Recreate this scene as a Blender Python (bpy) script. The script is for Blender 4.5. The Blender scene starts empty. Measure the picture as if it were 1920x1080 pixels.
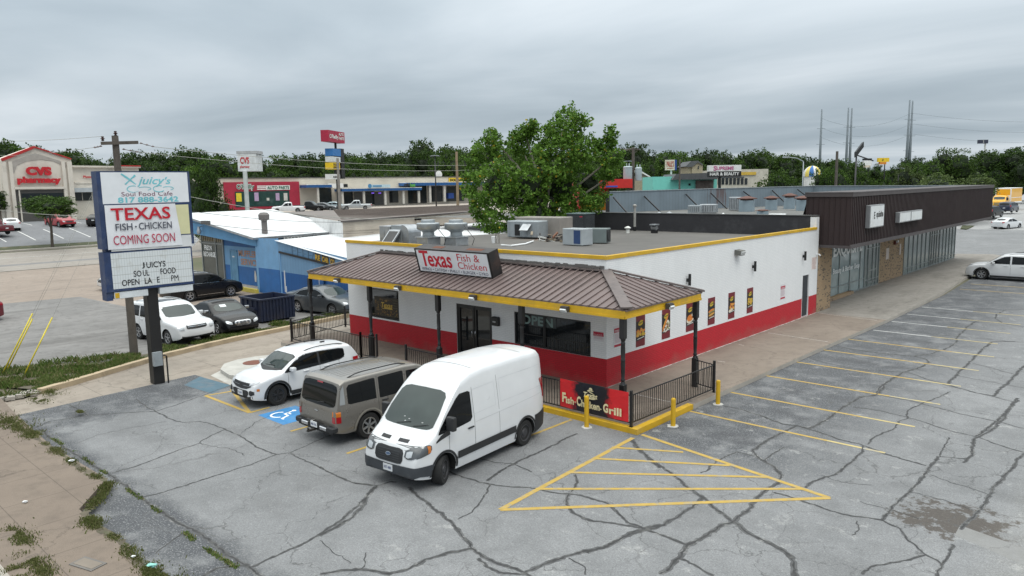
import bpy, bmesh, math, random
from mathutils import Vector, Matrix, noise
from mathutils.bvhtree import BVHTree
R=math.radians
random.seed(7)
C=bpy.context.scene.collection
# ---------------- camera ----------------
FPX=1389.8; YAW=.7465; PITCH=.1368; ROLL=-.0172; CAM=Vector((14.12,-19.84,6.744))
_f=Vector((-math.sin(YAW)*math.cos(PITCH),math.cos(YAW)*math.cos(PITCH),-math.sin(PITCH)))
_r=Vector((math.cos(YAW),math.sin(YAW),0)); _u=_r.cross(_f)
CR=_r*math.cos(ROLL)+_u*math.sin(ROLL); CU=-_r*math.sin(ROLL)+_u*math.cos(ROLL); CF=_f
cd=bpy.data.cameras.new('camera'); cam=bpy.data.objects.new('camera',cd); C.objects.link(cam)
cd.sensor_width=36; cd.lens=36*FPX/1920; cd.clip_end=4000; cd.clip_start=.1
m3=Matrix((CR,CU,-CF)).transposed(); cam.matrix_world=Matrix.Translation(CAM)@m3.to_4x4()
bpy.context.scene.camera=cam
def ray(px,py): return CF*FPX+CR*(px-960)-CU*(py-540)
def _on(px,py,ax,v):
    d=ray(px,py); return CAM+d*((v-CAM[ax])/d[ax])
def g(px,py,z=-.15): return _on(px,py,2,z)
def ox(px,py,x=0.): return _on(px,py,0,x)
def oy(px,py,y=0.): return _on(px,py,1,y)
def at(px,py,D): return CAM+ray(px,py)*(D/FPX)
# ---------------- render, world, sun ----------------
sc=bpy.context.scene
sc.view_settings.view_transform='Standard'; sc.view_settings.look='None'; sc.view_settings.exposure=.05; sc.view_settings.gamma=1
w=bpy.data.worlds.new('World'); sc.world=w; w.use_nodes=True
SUN_EL,SUN_AZ=R(58),R(115)   # azimuth measured clockwise from +Y
def world():
    nt=w.node_tree; N=nt.nodes; K=nt.links; N.clear()
    def n(t,**k):
        x=N.new(t)
        for a,b in k.items(): setattr(x,a,b)
        return x
    sky=n('ShaderNodeTexSky'); sky.sky_type='NISHITA'; sky.sun_disc=False; sky.sun_elevation=SUN_EL; sky.sun_rotation=SUN_AZ
    tc=n('ShaderNodeTexCoord'); sep=n('ShaderNodeSeparateXYZ'); K.new(tc.outputs['Generated'],sep.inputs[0])
    def M(op,a,b=None,c=None):
        x=n('ShaderNodeMath',operation=op)
        for i,q in enumerate((a,b,c)):
            if q is None: continue
            if isinstance(q,(int,float)): x.inputs[i].default_value=q
            else: K.new(q,x.inputs[i])
        return x.outputs[0]
    z=M('MAXIMUM',sep.outputs[2],0.)
    dz=M('ADD',z,.055)
    cx=M('DIVIDE',sep.outputs[0],dz); cy=M('DIVIDE',sep.outputs[1],dz)
    cb=n('ShaderNodeCombineXYZ'); K.new(cx,cb.inputs[0]); K.new(cy,cb.inputs[1])
    mp=n('ShaderNodeMapping'); K.new(cb.outputs[0],mp.inputs[0]); mp.inputs['Rotation'].default_value=(0,0,R(-45)); mp.inputs['Scale'].default_value=(.36,.62,1); mp.inputs['Location'].default_value=(3.1,1.7,0)
    n1=n('ShaderNodeTexNoise'); K.new(mp.outputs[0],n1.inputs['Vector']); n1.inputs['Scale'].default_value=.75; n1.inputs['Detail'].default_value=6; n1.inputs['Roughness'].default_value=.5; n1.inputs['Distortion'].default_value=.35
    n2=n('ShaderNodeTexNoise'); K.new(mp.outputs[0],n2.inputs['Vector']); n2.inputs['Scale'].default_value=.22; n2.inputs['Detail'].default_value=3
    a=M('MULTIPLY_ADD',n2.outputs[0],.9,-.1); s=M('MULTIPLY_ADD',n1.outputs[0],.9,M('SUBTRACT',a,.07))   # ~0.2..1.1
    # contrast of the clouds falls towards the zenith
    rmp=n('ShaderNodeValToRGB'); K.new(s,rmp.inputs[0]); e=rmp.color_ramp.elements
    e[0].position=.42; e[0].color=(.245,.303,.35,1); e[1].position=.95; e[1].color=(.585,.638,.68,1)
    q=e.new(.70); q.color=(.40,.462,.51,1)
    el=M('POWER',z,1.9); el=M('MULTIPLY',el,5.2); gain=M('ADD',el,.95)
    # a lower, darker band of cloud just above the horizon
    tint=n('ShaderNodeValToRGB'); K.new(z,tint.inputs[0]); te=tint.color_ramp.elements; te[0].position=.2; te[0].color=(1,1,1,1); te[1].position=.7; te[1].color=(1.,.90,.80,1)
    tm=n('ShaderNodeVectorMath',operation='MULTIPLY'); K.new(rmp.outputs[0],tm.inputs[0]); K.new(tint.outputs[0],tm.inputs[1])
    mul=n('ShaderNodeVectorMath',operation='SCALE'); K.new(tm.outputs[0],mul.inputs[0]); K.new(M('MULTIPLY',gain,11.4),mul.inputs['Scale'])
    add=n('ShaderNodeVectorMath',operation='MULTIPLY_ADD'); K.new(sky.outputs[0],add.inputs[0]); add.inputs[1].default_value=(.03,.03,.03); K.new(mul.outputs[0],add.inputs[2])
    bg=n('ShaderNodeBackground'); bg.inputs[1].default_value=.1; K.new(add.outputs[0],bg.inputs[0])
    out=n('ShaderNodeOutputWorld'); K.new(bg.outputs[0],out.inputs[0])
world()
sd=bpy.data.lights.new('sun','SUN'); sd.energy=.9; sd.angle=R(25); sd.color=(1,.97,.92)
so=bpy.data.objects.new('sun',sd); C.objects.link(so)
_sd=Vector((math.sin(SUN_AZ)*math.cos(SUN_EL),math.cos(SUN_AZ)*math.cos(SUN_EL),math.sin(SUN_EL)))
so.rotation_euler=_sd.to_track_quat('Z','Y').to_euler(); so.location=_sd*200
# ---------------- materials ----------------
MATS={}
def nodes(name):
    m=bpy.data.materials.new(name); m.use_nodes=True; nt=m.node_tree; b=nt.nodes['Principled BSDF']
    return m,nt,b
def link(nt,a,b): nt.links.new(a,b)
def tnoise(nt,vec,scale,detail=3,rough=.55):
    n=nt.nodes.new('ShaderNodeTexNoise'); n.inputs['Scale'].default_value=scale; n.inputs['Detail'].default_value=detail; n.inputs['Roughness'].default_value=rough
    if vec is not None: link(nt,vec,n.inputs['Vector'])
    return n
def mixc(nt,fac,a,b,mode='MIX'):
    n=nt.nodes.new('ShaderNodeMix'); n.data_type='RGBA'; n.blend_type=mode
    for i,v in ((0,fac),(6,a),(7,b)):
        if isinstance(v,(int,float)): n.inputs[i].default_value=v
        elif isinstance(v,tuple): n.inputs[i].default_value=(*v,1)
        else: link(nt,v,n.inputs[i])
    return n.outputs[2]
def ramp(nt,src,stops):
    n=nt.nodes.new('ShaderNodeValToRGB'); link(nt,src,n.inputs[0]); e=n.color_ramp.elements
    while len(e)<len(stops): e.new(.5)
    for i,(p,c) in enumerate(stops):
        e[i].position=p; e[i].color=(c,c,c,1) if isinstance(c,(int,float)) else (*c,1)
    return n.outputs[0]
def math_(nt,op,a,b=0.,c=None):
    n=nt.nodes.new('ShaderNodeMath'); n.operation=op
    for i,q in enumerate((a,b,c)):
        if q is None: continue
        if isinstance(q,(int,float)): n.inputs[i].default_value=q
        else: link(nt,q,n.inputs[i])
    return n.outputs[0]
def coords(nt,kind='Object'):
    t=nt.nodes.new('ShaderNodeTexCoord'); return t.outputs[kind]
def geopos(nt): return nt.nodes.new('ShaderNodeNewGeometry').outputs['Position']
def bump(nt,b,h,strength=.3,dist=.02):
    n=nt.nodes.new('ShaderNodeBump'); n.inputs['Strength'].default_value=strength; n.inputs['Distance'].default_value=dist
    link(nt,h,n.inputs['Height']); link(nt,n.outputs[0],b.inputs['Normal'])
def mat(name,col,rough=.6,metal=0.,var=.12,scale=2.,bmp=0.,bscale=30.,coat=0.,emit=None,stain=None,sfac=.0,spec=.5):
    if name in MATS: return MATS[name]
    m,nt,b=nodes(name); b.inputs['Roughness'].default_value=rough; b.inputs['Metallic'].default_value=metal
    b.inputs['Specular IOR Level'].default_value=spec
    p=coords(nt); n=tnoise(nt,p,scale,4)
    f=ramp(nt,n.outputs[0],[(.3,0.),(.7,1.)])
    c=mixc(nt,f,tuple(v*(1-var) for v in col),tuple(min(1,v*(1+var)) for v in col))
    if stain:
        n3=tnoise(nt,p,scale*.6,6,.7); f3=ramp(nt,n3.outputs[0],[(.52,0.),(.68,sfac)]); c=mixc(nt,f3,c,stain)
    link(nt,c,b.inputs['Base Color'])
    r2=tnoise(nt,p,scale*3,3); link(nt,math_(nt,'MULTIPLY_ADD',r2.outputs[0],.2,rough-.1),b.inputs['Roughness'])
    if bmp: n2=tnoise(nt,p,bscale,3); bump(nt,b,n2.outputs[0],bmp,.02)
    if coat: b.inputs['Coat Weight'].default_value=coat; b.inputs['Coat Roughness'].default_value=.05
    if emit: b.inputs['Emission Color'].default_value=(*col,1); b.inputs['Emission Strength'].default_value=emit
    MATS[name]=m; return m
def glassmat(name,col=(.012,.014,.016),rough=.04,spec=.5):
    if name in MATS: return MATS[name]
    m,nt,b=nodes(name); p=coords(nt); n=tnoise(nt,p,1.3,2)
    link(nt,mixc(nt,n.outputs[0],tuple(v*.6 for v in col),tuple(v*1.5 for v in col)),b.inputs['Base Color'])
    b.inputs['Roughness'].default_value=rough; b.inputs['Specular IOR Level'].default_value=spec
    MATS[name]=m; return m
def brickmat(name,cols,mortar,bw=.2,bh=.067,axis='x',bmp=.5,ms=.012,rough=.8,var=.5,painted=False):
    """bricks laid on a vertical wall; axis names the horizontal world axis"""
    if name in MATS: return MATS[name]
    m,nt,b=nodes(name); p=geopos(nt); s=nt.nodes.new('ShaderNodeSeparateXYZ'); link(nt,p,s.inputs[0]); c=nt.nodes.new('ShaderNodeCombineXYZ')
    hx=math_(nt,'ADD',s.outputs[0],s.outputs[1]) if axis=='xy' else s.outputs[0 if axis=='x' else 1]
    link(nt,hx,c.inputs[0]); link(nt,s.outputs[2],c.inputs[1])
    t=nt.nodes.new('ShaderNodeTexBrick'); link(nt,c.outputs[0],t.inputs['Vector']); t.inputs['Scale'].default_value=1; t.inputs['Brick Width'].default_value=bw; t.inputs['Row Height'].default_value=bh
    t.inputs['Mortar Size'].default_value=ms; t.inputs['Mortar Smooth'].default_value=.2; t.inputs['Bias'].default_value=0
    t.inputs['Color1'].default_value=(*cols[0],1); t.inputs['Color2'].default_value=(*cols[1],1); t.inputs['Mortar'].default_value=(*mortar,1)
    n=tnoise(nt,p,1.1,5,.65); f=ramp(nt,n.outputs[0],[(.3,1-.1*var),(.7,1.)])
    col=mixc(nt,1.,t.outputs['Color'],f,'MULTIPLY')
    ms_=nt.nodes.new('ShaderNodeMapping'); link(nt,p,ms_.inputs[0]); ms_.inputs['Scale'].default_value=(2.2,2.2,.22); stn=tnoise(nt,ms_.outputs[0],1.,5,.7); sz=math_(nt,'SUBTRACT',1.,math_(nt,'MULTIPLY',s.outputs[2],1.4)); low=ramp(nt,math_(nt,'ADD',sz,math_(nt,'MULTIPLY_ADD',n.outputs[0],1.6,-.9)),[(.45,0.),(1.,.35)])
    col=mixc(nt,1.,col,ramp(nt,stn.outputs[0],[(.45,1.),(.72,.955)]),'MULTIPLY'); col=mixc(nt,low,col,(.20,.15,.12))
    if not painted:
        v=nt.nodes.new('ShaderNodeTexVoronoi'); mp=nt.nodes.new('ShaderNodeMapping'); link(nt,c.outputs[0],mp.inputs[0]); mp.inputs['Scale'].default_value=(1/bw,1/bh,1); link(nt,mp.outputs[0],v.inputs['Vector']); v.inputs['Scale'].default_value=1.
        f2=ramp(nt,v.outputs['Color'],[(.70,0.),(.74,1.)]); f2m=math_(nt,'MULTIPLY',f2,math_(nt,'SUBTRACT',1.,t.outputs['Fac'])); col=mixc(nt,f2m,col,cols[2])
    link(nt,col,b.inputs['Base Color']); b.inputs['Roughness'].default_value=rough
    h=math_(nt,'SUBTRACT',1.,t.outputs['Fac']); bump(nt,b,h,bmp,.008)
    MATS[name]=m; return m
# ---------------- mesh builder ----------------
class MB:
    def __init__(s,origin=(0,0,0)): s.v=[]; s.f=[]; s.m=[]; s.sm=[]; s.o=Vector(origin)
    def add(s,vs,fs,mi=0,smooth=False):
        k=len(s.v); s.v+=[Vector(v) for v in vs]; s.f+=[tuple(i+k for i in f) for f in fs]; s.m+=[mi]*len(fs); s.sm+=[smooth]*len(fs); return s
    def poly(s,pts,mi=0): return s.add(pts,[tuple(range(len(pts)))],mi)
    def box(s,x0,x1,y0,y1,z0,z1,mi=0):
        return s.add([(x0,y0,z0),(x1,y0,z0),(x1,y1,z0),(x0,y1,z0),(x0,y0,z1),(x1,y0,z1),(x1,y1,z1),(x0,y1,z1)],[(0,3,2,1),(4,5,6,7),(0,1,5,4),(1,2,6,5),(2,3,7,6),(3,0,4,7)],mi)
    def bevbox(s,x0,x1,y0,y1,z0,z1,b=.02,mi=0,seg=1):
        bm=bmesh.new(); bmesh.ops.create_cube(bm,size=1)
        for v in bm.verts: v.co=Vector(((x0+x1)/2+v.co.x*(x1-x0),(y0+y1)/2+v.co.y*(y1-y0),(z0+z1)/2+v.co.z*(z1-z0)))
        bmesh.ops.bevel(bm,geom=bm.edges[:],offset=b,segments=seg,affect='EDGES',profile=.6); bm.verts.index_update()
        s.add([v.co.copy() for v in bm.verts],[tuple(v.index for v in f.verts) for f in bm.faces],mi); bm.free(); return s
    def obox(s,c,ax,ay,az,sx,sy,sz,mi=0):
        """box centred at c with unit axes"""
        c,ax,ay,az=map(Vector,(c,ax,ay,az)); V=[]
        for dz in (-.5,.5):
            for dx,dy in ((-.5,-.5),(.5,-.5),(.5,.5),(-.5,.5)): V.append(c+ax*sx*dx+ay*sy*dy+az*sz*dz)
        return s.add(V,[(0,3,2,1),(4,5,6,7),(0,1,5,4),(1,2,6,5),(2,3,7,6),(3,0,4,7)],mi)
    def beam(s,p,q,w,h=None,mi=0,up=(0,0,1)):
        p,q=Vector(p),Vector(q); h=h or w; a=(q-p); L=a.length
        if L<1e-6: return s
        a/=L; u=Vector(up)
        if abs(a.dot(u))>.98: u=Vector((1,0,0))
        b=a.cross(u).normalized(); c=b.cross(a)
        return s.obox((p+q)/2,a,b,c,L,w,h,mi)
    def tube(s,pts,r,n=8,mi=0,caps=True,smooth=True):
        pts=[Vector(p) for p in pts]; rs=r if isinstance(r,(list,tuple)) else [r]*len(pts); V=[];F=[]; pu=None
        for i,p in enumerate(pts):
            d=(pts[min(i+1,len(pts)-1)]-pts[max(i-1,0)]).normalized()
            if pu is None:
                pu=Vector((0,0,1)) if abs(d.z)<.9 else Vector((1,0,0))
            u=(pu-d*pu.dot(d)).normalized(); pu=u; v=d.cross(u)
            for k in range(n):
                a=2*math.pi*k/n; V.append(p+(u*math.cos(a)+v*math.sin(a))*rs[i])
        for i in range(len(pts)-1):
            for k in range(n): F.append((i*n+k,i*n+(k+1)%n,(i+1)*n+(k+1)%n,(i+1)*n+k))
        s.add(V,F,mi,smooth)
        if caps: s.add(V[:n][::-1],[tuple(range(n))],mi); s.add(V[-n:],[tuple(range(n))],mi)
        return s
    def lathe(s,prof,c=(0,0,0),n=20,mi=0,axis='z',smooth=True):
        V=[];F=[];c=Vector(c)
        for r,z in prof:
            for k in range(n):
                a=2*math.pi*k/n; x,y=r*math.cos(a),r*math.sin(a)
                V.append(c+(Vector((x,y,z)) if axis=='z' else Vector((x,z,y)) if axis=='y' else Vector((z,x,y))))
        for i in range(len(prof)-1):
            for k in range(n): F.append((i*n+k,i*n+(k+1)%n,(i+1)*n+(k+1)%n,(i+1)*n+k))
        return s.add(V,F,mi,smooth)
    def prism(s,pts,z0,z1,mi=0,side=None):
        n=len(pts); V=[(p[0],p[1],z0) for p in pts]+[(p[0],p[1],z1) for p in pts]
        s.add(V,[tuple(range(n))[::-1],tuple(range(n,2*n))],mi)
        return s.add(V,[(i,(i+1)%n,n+(i+1)%n,n+i) for i in range(n)],mi if side is None else side)
    def disc(s,c,r,z=None,n=16,mi=0,u=(1,0,0),v=(0,1,0),ry=None):
        c,u,v=Vector(c),Vector(u),Vector(v); ry=ry or r
        return s.poly([c+u*r*math.cos(2*math.pi*k/n)+v*ry*math.sin(2*math.pi*k/n) for k in range(n)],mi)
    def stroke(s,pts,w,nrm,mi=0):
        """flat ribbon along pts in the plane with normal nrm"""
        pts=[Vector(p) for p in pts]; nrm=Vector(nrm); ws=w if isinstance(w,(list,tuple)) else [w]*len(pts); V=[]
        for i,p in enumerate(pts):
            d=(pts[min(i+1,len(pts)-1)]-pts[max(i-1,0)]).normalized(); t=nrm.cross(d).normalized()*ws[i]/2
            V+=[p-t,p+t]
        return s.add(V,[(2*i,2*i+2,2*i+3,2*i+1) for i in range(len(pts)-1)],mi)
    def text(s,t,p0,u,v,w,h,mi=0,bold=0.,shear=0.,ext=0.):
        vs,fs=text_mesh(t,bold,shear); p0,u,v=Vector(p0),Vector(u).normalized(),Vector(v).normalized()
        x0=min(q[0] for q in vs);x1=max(q[0] for q in vs);y0=min(q[1] for q in vs);y1=max(q[1] for q in vs)
        if w is None: w=h/(y1-y0)*(x1-x0)
        P=[p0+u*((q[0]-x0)/(x1-x0)*w)+v*((q[1]-y0)/(y1-y0)*h) for q in vs]
        s.add(P,fs,mi)
        if ext:
            nn=u.cross(v); k=len(s.v)-len(P)
            cnt={}
            for f in fs:
                for i in range(len(f)):
                    e=(f[i],f[(i+1)%len(f)]); cnt[e]=1
            V=P+[q-nn*ext for q in P]; n=len(P); F=[(a,a+n,b+n,b) for (a,b) in cnt if (b,a) not in cnt]
            s.add(V,F,mi)
        return s
    def xf(s,M,k=0):
        for i in range(k,len(s.v)): s.v[i]=M@s.v[i]
        return s
    def build(s,name,mats,parent=None,angle=38,loc=None):
        me=bpy.data.meshes.new(name)
        me.from_pydata([v-s.o for v in s.v],[],s.f); me.update()
        if not isinstance(mats,(list,tuple)): mats=[mats]
        for q in mats: me.materials.append(q)
        me.polygons.foreach_set('material_index',s.m); me.polygons.foreach_set('use_smooth',s.sm)
        if any(s.sm):
            bm=bmesh.new(); bm.from_mesh(me); bmesh.ops.remove_doubles(bm,verts=bm.verts,dist=1e-5)
            ca=R(angle)
            for e in bm.edges:
                if len(e.link_faces)==2 and e.calc_face_angle(0)>ca: e.smooth=False
            bm.to_mesh(me); bm.free()
        o=bpy.data.objects.new(name,me); C.objects.link(o)
        if parent is not None: o.parent=parent
        else: o.location=s.o
        if loc: o.location=loc
        return o
_TX={}
def text_mesh(t,bold,shear):
    k=(t,bold,shear)
    if k in _TX: return _TX[k]
    cu=bpy.data.curves.new('t','FONT'); cu.body=t; cu.offset=bold; cu.shear=shear; cu.resolution_u=3; cu.fill_mode='FRONT'
    ob=bpy.data.objects.new('t',cu); me=ob.to_mesh()
    r=([tuple(v.co) for v in me.vertices],[tuple(p.vertices) for p in me.polygons]); ob.to_mesh_clear(); bpy.data.objects.remove(ob); bpy.data.curves.remove(cu)
    _TX[k]=r; return r
_zc=[0]
def tag(o,label=None,cat=None,group=None,kind=None):
    for k,v in (('label',label),('category',cat),('group',group),('kind',kind)):
        if v: o[k]=v
    return o
def thing(name,label,cat,loc=(0,0,0),rz=0,group=None):
    o=bpy.data.objects.new(name,None); o.empty_display_size=.3; C.objects.link(o); o.location=loc; o.rotation_euler=(0,0,rz)
    return tag(o,label,cat,group)
def wb(o): return MB(o.location)      # builder in world coordinates for a part of an unrotated thing
def kids(o): return [c for c in list(bpy.data.objects) if c.parent==o]
def copy_tree(o,parent=None,ch=None):
    if ch is None:
        ch={}
        for q in list(bpy.data.objects):
            if q.parent: ch.setdefault(q.parent,[]).append(q)
    c=o.copy(); C.objects.link(c); c.parent=parent
    for q in ch.get(o,[]): copy_tree(q,c,ch)
    return c
def interp(pts,x):
    if x<=pts[0][0]: return pts[0][1]
    for (a,b),(c,d) in zip(pts,pts[1:]):
        if x<=c: return b+(d-b)*(x-a)/(c-a) if c>a else d
    return pts[-1][1]
def sstep(a,b,x):
    t=max(0,min(1,(x-a)/(b-a))); return t*t*(3-2*t)
def hz(x,y):
    """height of the land: flat round the car park, rising beyond the far road and a little to the north"""
    return -.15+3.1*sstep(-66,-102,x)+1.0*sstep(97,123,y)*sstep(-75,-40,x)
def gz(px,py):
    """ground point seen at a pixel, on the rising land"""
    p=g(px,py); 
    for _ in range(25):
        p=p.lerp(g(px,py,hz(p.x,p.y)),.5)
    return p
# ---------------- shared materials ----------------
white_paint=mat('white_paint',(.78,.79,.80),.55)
black_metal=mat('black_metal',(.012,.012,.013),.4)
yellow_paint=mat('yellow_paint',(.56,.335,.012),.55,stain=(.35,.25,.08),sfac=.5)
galv=mat('galvanised',(.42,.44,.46),.38,metal=.75,var=.15,scale=3,stain=(.2,.2,.2),sfac=.4)
grey_metal=mat('grey_metal',(.30,.33,.35),.5,metal=.2,stain=(.16,.15,.14),sfac=.5)
rubber=mat('rubber',(.012,.012,.012),.8)
chrome=mat('chrome',(.65,.66,.68),.15,metal=1.,var=.03)
alloy=mat('alloy',(.45,.46,.48),.3,metal=.85,var=.05)
dark_plastic=mat('dark_plastic',(.018,.019,.021),.55)
glass_dark=glassmat('dark_glass')
glass_shop=glassmat('shop_glass',(.16,.19,.185),.08)
concrete=mat('concrete',(.36,.33,.29),.85,var=.1,scale=.8,stain=(.22,.2,.18),sfac=.5,bmp=.15,bscale=60)
kerb_beige=mat('kerb_beige',(.42,.33,.22),.85,scale=1.5,stain=(.2,.16,.11),sfac=.8,bmp=.3,bscale=25)
red_paint=mat('red_paint',(.40,.012,.022),.6)
wood=mat('weathered_wood',(.095,.082,.070),.85,scale=4,stain=(.04,.03,.025),sfac=.6,bmp=.3,bscale=20)
wire_m=mat('wire',(.02,.02,.02),.6)
def lotmat():
    m,nt,b=nodes('lot_surface'); p=geopos(nt); s=nt.nodes.new('ShaderNodeSeparateXYZ'); link(nt,p,s.inputs[0]); X,Yc=s.outputs[0],s.outputs[1]
    big=tnoise(nt,p,.22,5,.6); mid=tnoise(nt,p,1.3,5,.65); fine=tnoise(nt,p,26,3,.7); grit=tnoise(nt,p,90,2,.7)
    c=mixc(nt,ramp(nt,big.outputs[0],[(.3,0.),(.7,1.)]),(.172,.176,.181),(.235,.239,.244))
    c=mixc(nt,ramp(nt,mid.outputs[0],[(.42,0.),(.70,.75)]),c,(.15,.153,.157)); pat=tnoise(nt,p,.55,3,.5); c=mixc(nt,ramp(nt,pat.outputs[0],[(.56,0.),(.66,.45)]),c,(.135,.137,.14)); c=mixc(nt,ramp(nt,tnoise(nt,p,7.,4,.7).outputs[0],[(.58,0.),(.72,.5)]),c,(.30,.30,.296))
    # dark, worn sealcoat along the kerbs
    nx=math_(nt,'ADD',X,math_(nt,'MULTIPLY_ADD',mid.outputs[0],3.2,-1.6)); 
    a=ramp(nt,math_(nt,'MULTIPLY',nx,.1),[(.28,1.),(.62,.95),(.90,0.)])
    a2=ramp(nt,math_(nt,'MULTIPLY_ADD',Yc,.1,.9),[(.50,0.),(.62,1.)])
    a=math_(nt,'MULTIPLY',a,a2)
    side=ramp(nt,math_(nt,'MULTIPLY',X,.1),[(.22,0.),(.3,1.)]); a=math_(nt,'MULTIPLY',a,side)
    # south-west corner strip of old asphalt
    d1=math_(nt,'MULTIPLY_ADD',mid.outputs[0],1.6,-.8)
    s2=ramp(nt,math_(nt,'ADD',math_(nt,'MULTIPLY_ADD',X,-.12,-1.0),math_(nt,'MULTIPLY',d1,.3)),[(.20,0.),(.32,1.)])
    s3=ramp(nt,math_(nt,'ADD',math_(nt,'MULTIPLY_ADD',Yc,-.4,-5.1),math_(nt,'MULTIPLY',d1,.12)),[(.22,0.),(.38,1.)])
    a=math_(nt,'MAXIMUM',a,math_(nt,'MAXIMUM',s2,s3))
    br=tnoise(nt,p,.9,7,.72); worn=ramp(nt,br.outputs[0],[(.48,1.),(.63,.25)])
    a=math_(nt,'MULTIPLY',a,worn)
    c=mixc(nt,math_(nt,'MULTIPLY',a,.92),c,(.062,.066,.074)); eff=tnoise(nt,p,1.6,7,.75); c=mixc(nt,math_(nt,'MULTIPLY',side,ramp(nt,eff.outputs[0],[(.585,0.),(.68,.55)])),c,(.38,.38,.37))
    c=mixc(nt,math_(nt,'MULTIPLY',math_(nt,'MULTIPLY',a,1.),ramp(nt,fine.outputs[0],[(.55,0.),(.66,.6)])),c,(.36,.36,.355))
    # parked-car stains down the middle of the bays
    wv=math_(nt,'ABSOLUTE',math_(nt,'SUBTRACT',math_(nt,'FRACT',math_(nt,'MULTIPLY_ADD',Yc,1/2.73,.05)),.5)); bay=ramp(nt,wv,[(.0,.6),(.22,0.)])
    bay=math_(nt,'MULTIPLY',bay,math_(nt,'MULTIPLY',a,ramp(nt,tnoise(nt,p,.5,4,.6).outputs[0],[(.45,0.),(.6,1.)])))
    c=mixc(nt,bay,c,(.05,.05,.055))
    # brown stains by the drain
    dv=nt.nodes.new('ShaderNodeVectorMath'); dv.operation='DISTANCE'; link(nt,p,dv.inputs[0]); dv.inputs[1].default_value=(11.0,-3.3,-.15)
    st=math_(nt,'SUBTRACT',1.,math_(nt,'DIVIDE',dv.outputs['Value'],1.5)); st=math_(nt,'ADD',st,math_(nt,'MULTIPLY_ADD',tnoise(nt,p,1.9,6,.75).outputs[0],3.0,-1.62))
    c=mixc(nt,ramp(nt,st,[(.30,0.),(.45,.9)]),c,(.068,.057,.048))
    # yellowish lane at the east edge
    c=mixc(nt,math_(nt,'MULTIPLY',ramp(nt,math_(nt,'MULTIPLY_ADD',X,.1,-1.05),[(.1,0.),(.35,.8)]),mid.outputs[0]),c,(.33,.30,.24))
    # fine hairline cracks
    wp=nt.nodes.new('ShaderNodeVectorMath'); wp.operation='MULTIPLY_ADD'; link(nt,tnoise(nt,p,1.2,4,.6).outputs['Color'],wp.inputs[0]); wp.inputs[1].default_value=(1.1,1.1,0); link(nt,p,wp.inputs[2])
    v=nt.nodes.new('ShaderNodeTexVoronoi'); v.feature='DISTANCE_TO_EDGE'; v.inputs['Scale'].default_value=.42; link(nt,wp.outputs[0],v.inputs['Vector'])
    cr=ramp(nt,v.outputs['Distance'],[(.0,.8),(.008,0.)]); cr=math_(nt,'MULTIPLY',cr,ramp(nt,tnoise(nt,p,.35,2).outputs[0],[(.40,0.),(.5,1.)]))
    v2=nt.nodes.new('ShaderNodeTexVoronoi'); v2.feature='DISTANCE_TO_EDGE'; v2.inputs['Scale'].default_value=1.7; link(nt,wp.outputs[0],v2.inputs['Vector']); cr2=ramp(nt,v2.outputs['Distance'],[(.0,.6),(.02,0.)]); cr=math_(nt,'MAXIMUM',cr,math_(nt,'MULTIPLY',cr2,ramp(nt,tnoise(nt,p,.6,4,.6).outputs[0],[(.56,0.),(.64,1.)])))
    c=mixc(nt,cr,c,(.08,.08,.08))
    c=mixc(nt,1.,c,ramp(nt,grit.outputs[0],[(.3,.60),(.7,1.32)]),'MULTIPLY')
    c=mixc(nt,1.,c,ramp(nt,fine.outputs[0],[(.3,.78),(.7,1.16)]),'MULTIPLY')
    link(nt,c,b.inputs['Base Color']); b.inputs['Roughness'].default_value=.88
    bump(nt,b,grit.outputs[0],.35,.012); return m
def pavemat(name,c0,c1,dark,joint=None,grit=.18,off=(0,0),streak=None):
    m,nt,b=nodes(name); p=geopos(nt); big=tnoise(nt,p,.3,5,.65); mid=tnoise(nt,p,2.1,5,.7); gr=tnoise(nt,p,70,2,.7)
    c=mixc(nt,ramp(nt,big.outputs[0],[(.3,0.),(.7,1.)]),c0,c1); c=mixc(nt,ramp(nt,mid.outputs[0],[(.48,0.),(.75,.7)]),c,dark)
    if streak:
        mp=nt.nodes.new('ShaderNodeMapping'); link(nt,p,mp.inputs[0]); mp.inputs['Scale'].default_value=streak; t=tnoise(nt,mp.outputs[0],1.,5,.7); c=mixc(nt,ramp(nt,t.outputs[0],[(.5,0.),(.68,.6)]),c,dark)
    v=nt.nodes.new('ShaderNodeTexVoronoi'); v.feature='DISTANCE_TO_EDGE'; v.inputs['Scale'].default_value=.3
    wp=nt.nodes.new('ShaderNodeVectorMath'); wp.operation='MULTIPLY_ADD'; link(nt,mid.outputs['Color'],wp.inputs[0]); wp.inputs[1].default_value=(.9,.9,0); link(nt,p,wp.inputs[2]); link(nt,wp.outputs[0],v.inputs['Vector'])
    c=mixc(nt,ramp(nt,v.outputs['Distance'],[(.0,.5),(.006,0.)]),c,tuple(q*.3 for q in dark))
    if joint:
        s=nt.nodes.new('ShaderNodeSeparateXYZ'); link(nt,p,s.inputs[0])
        for i,d in enumerate(joint):
            if not d: continue
            f=math_(nt,'ABSOLUTE',math_(nt,'SUBTRACT',math_(nt,'FRACT',math_(nt,'MULTIPLY_ADD',s.outputs[i],1/d,off[i]+100)),.5)); c=mixc(nt,ramp(nt,f,[(.0,.7),(.012/d*1.2,0.)]),c,tuple(q*.4 for q in dark))
    c=mixc(nt,1.,c,ramp(nt,gr.outputs[0],[(.25,1-grit),(.75,1+grit)]),'MULTIPLY')
    link(nt,c,b.inputs['Base Color']); b.inputs['Roughness'].default_value=.88; bump(nt,b,gr.outputs[0],.25,.01); return m
lot_m=lotmat()
walk_m=pavemat('walk_concrete',(.185,.150,.120),(.235,.195,.16),(.135,.108,.088),streak=(.5,.2,1))
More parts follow.
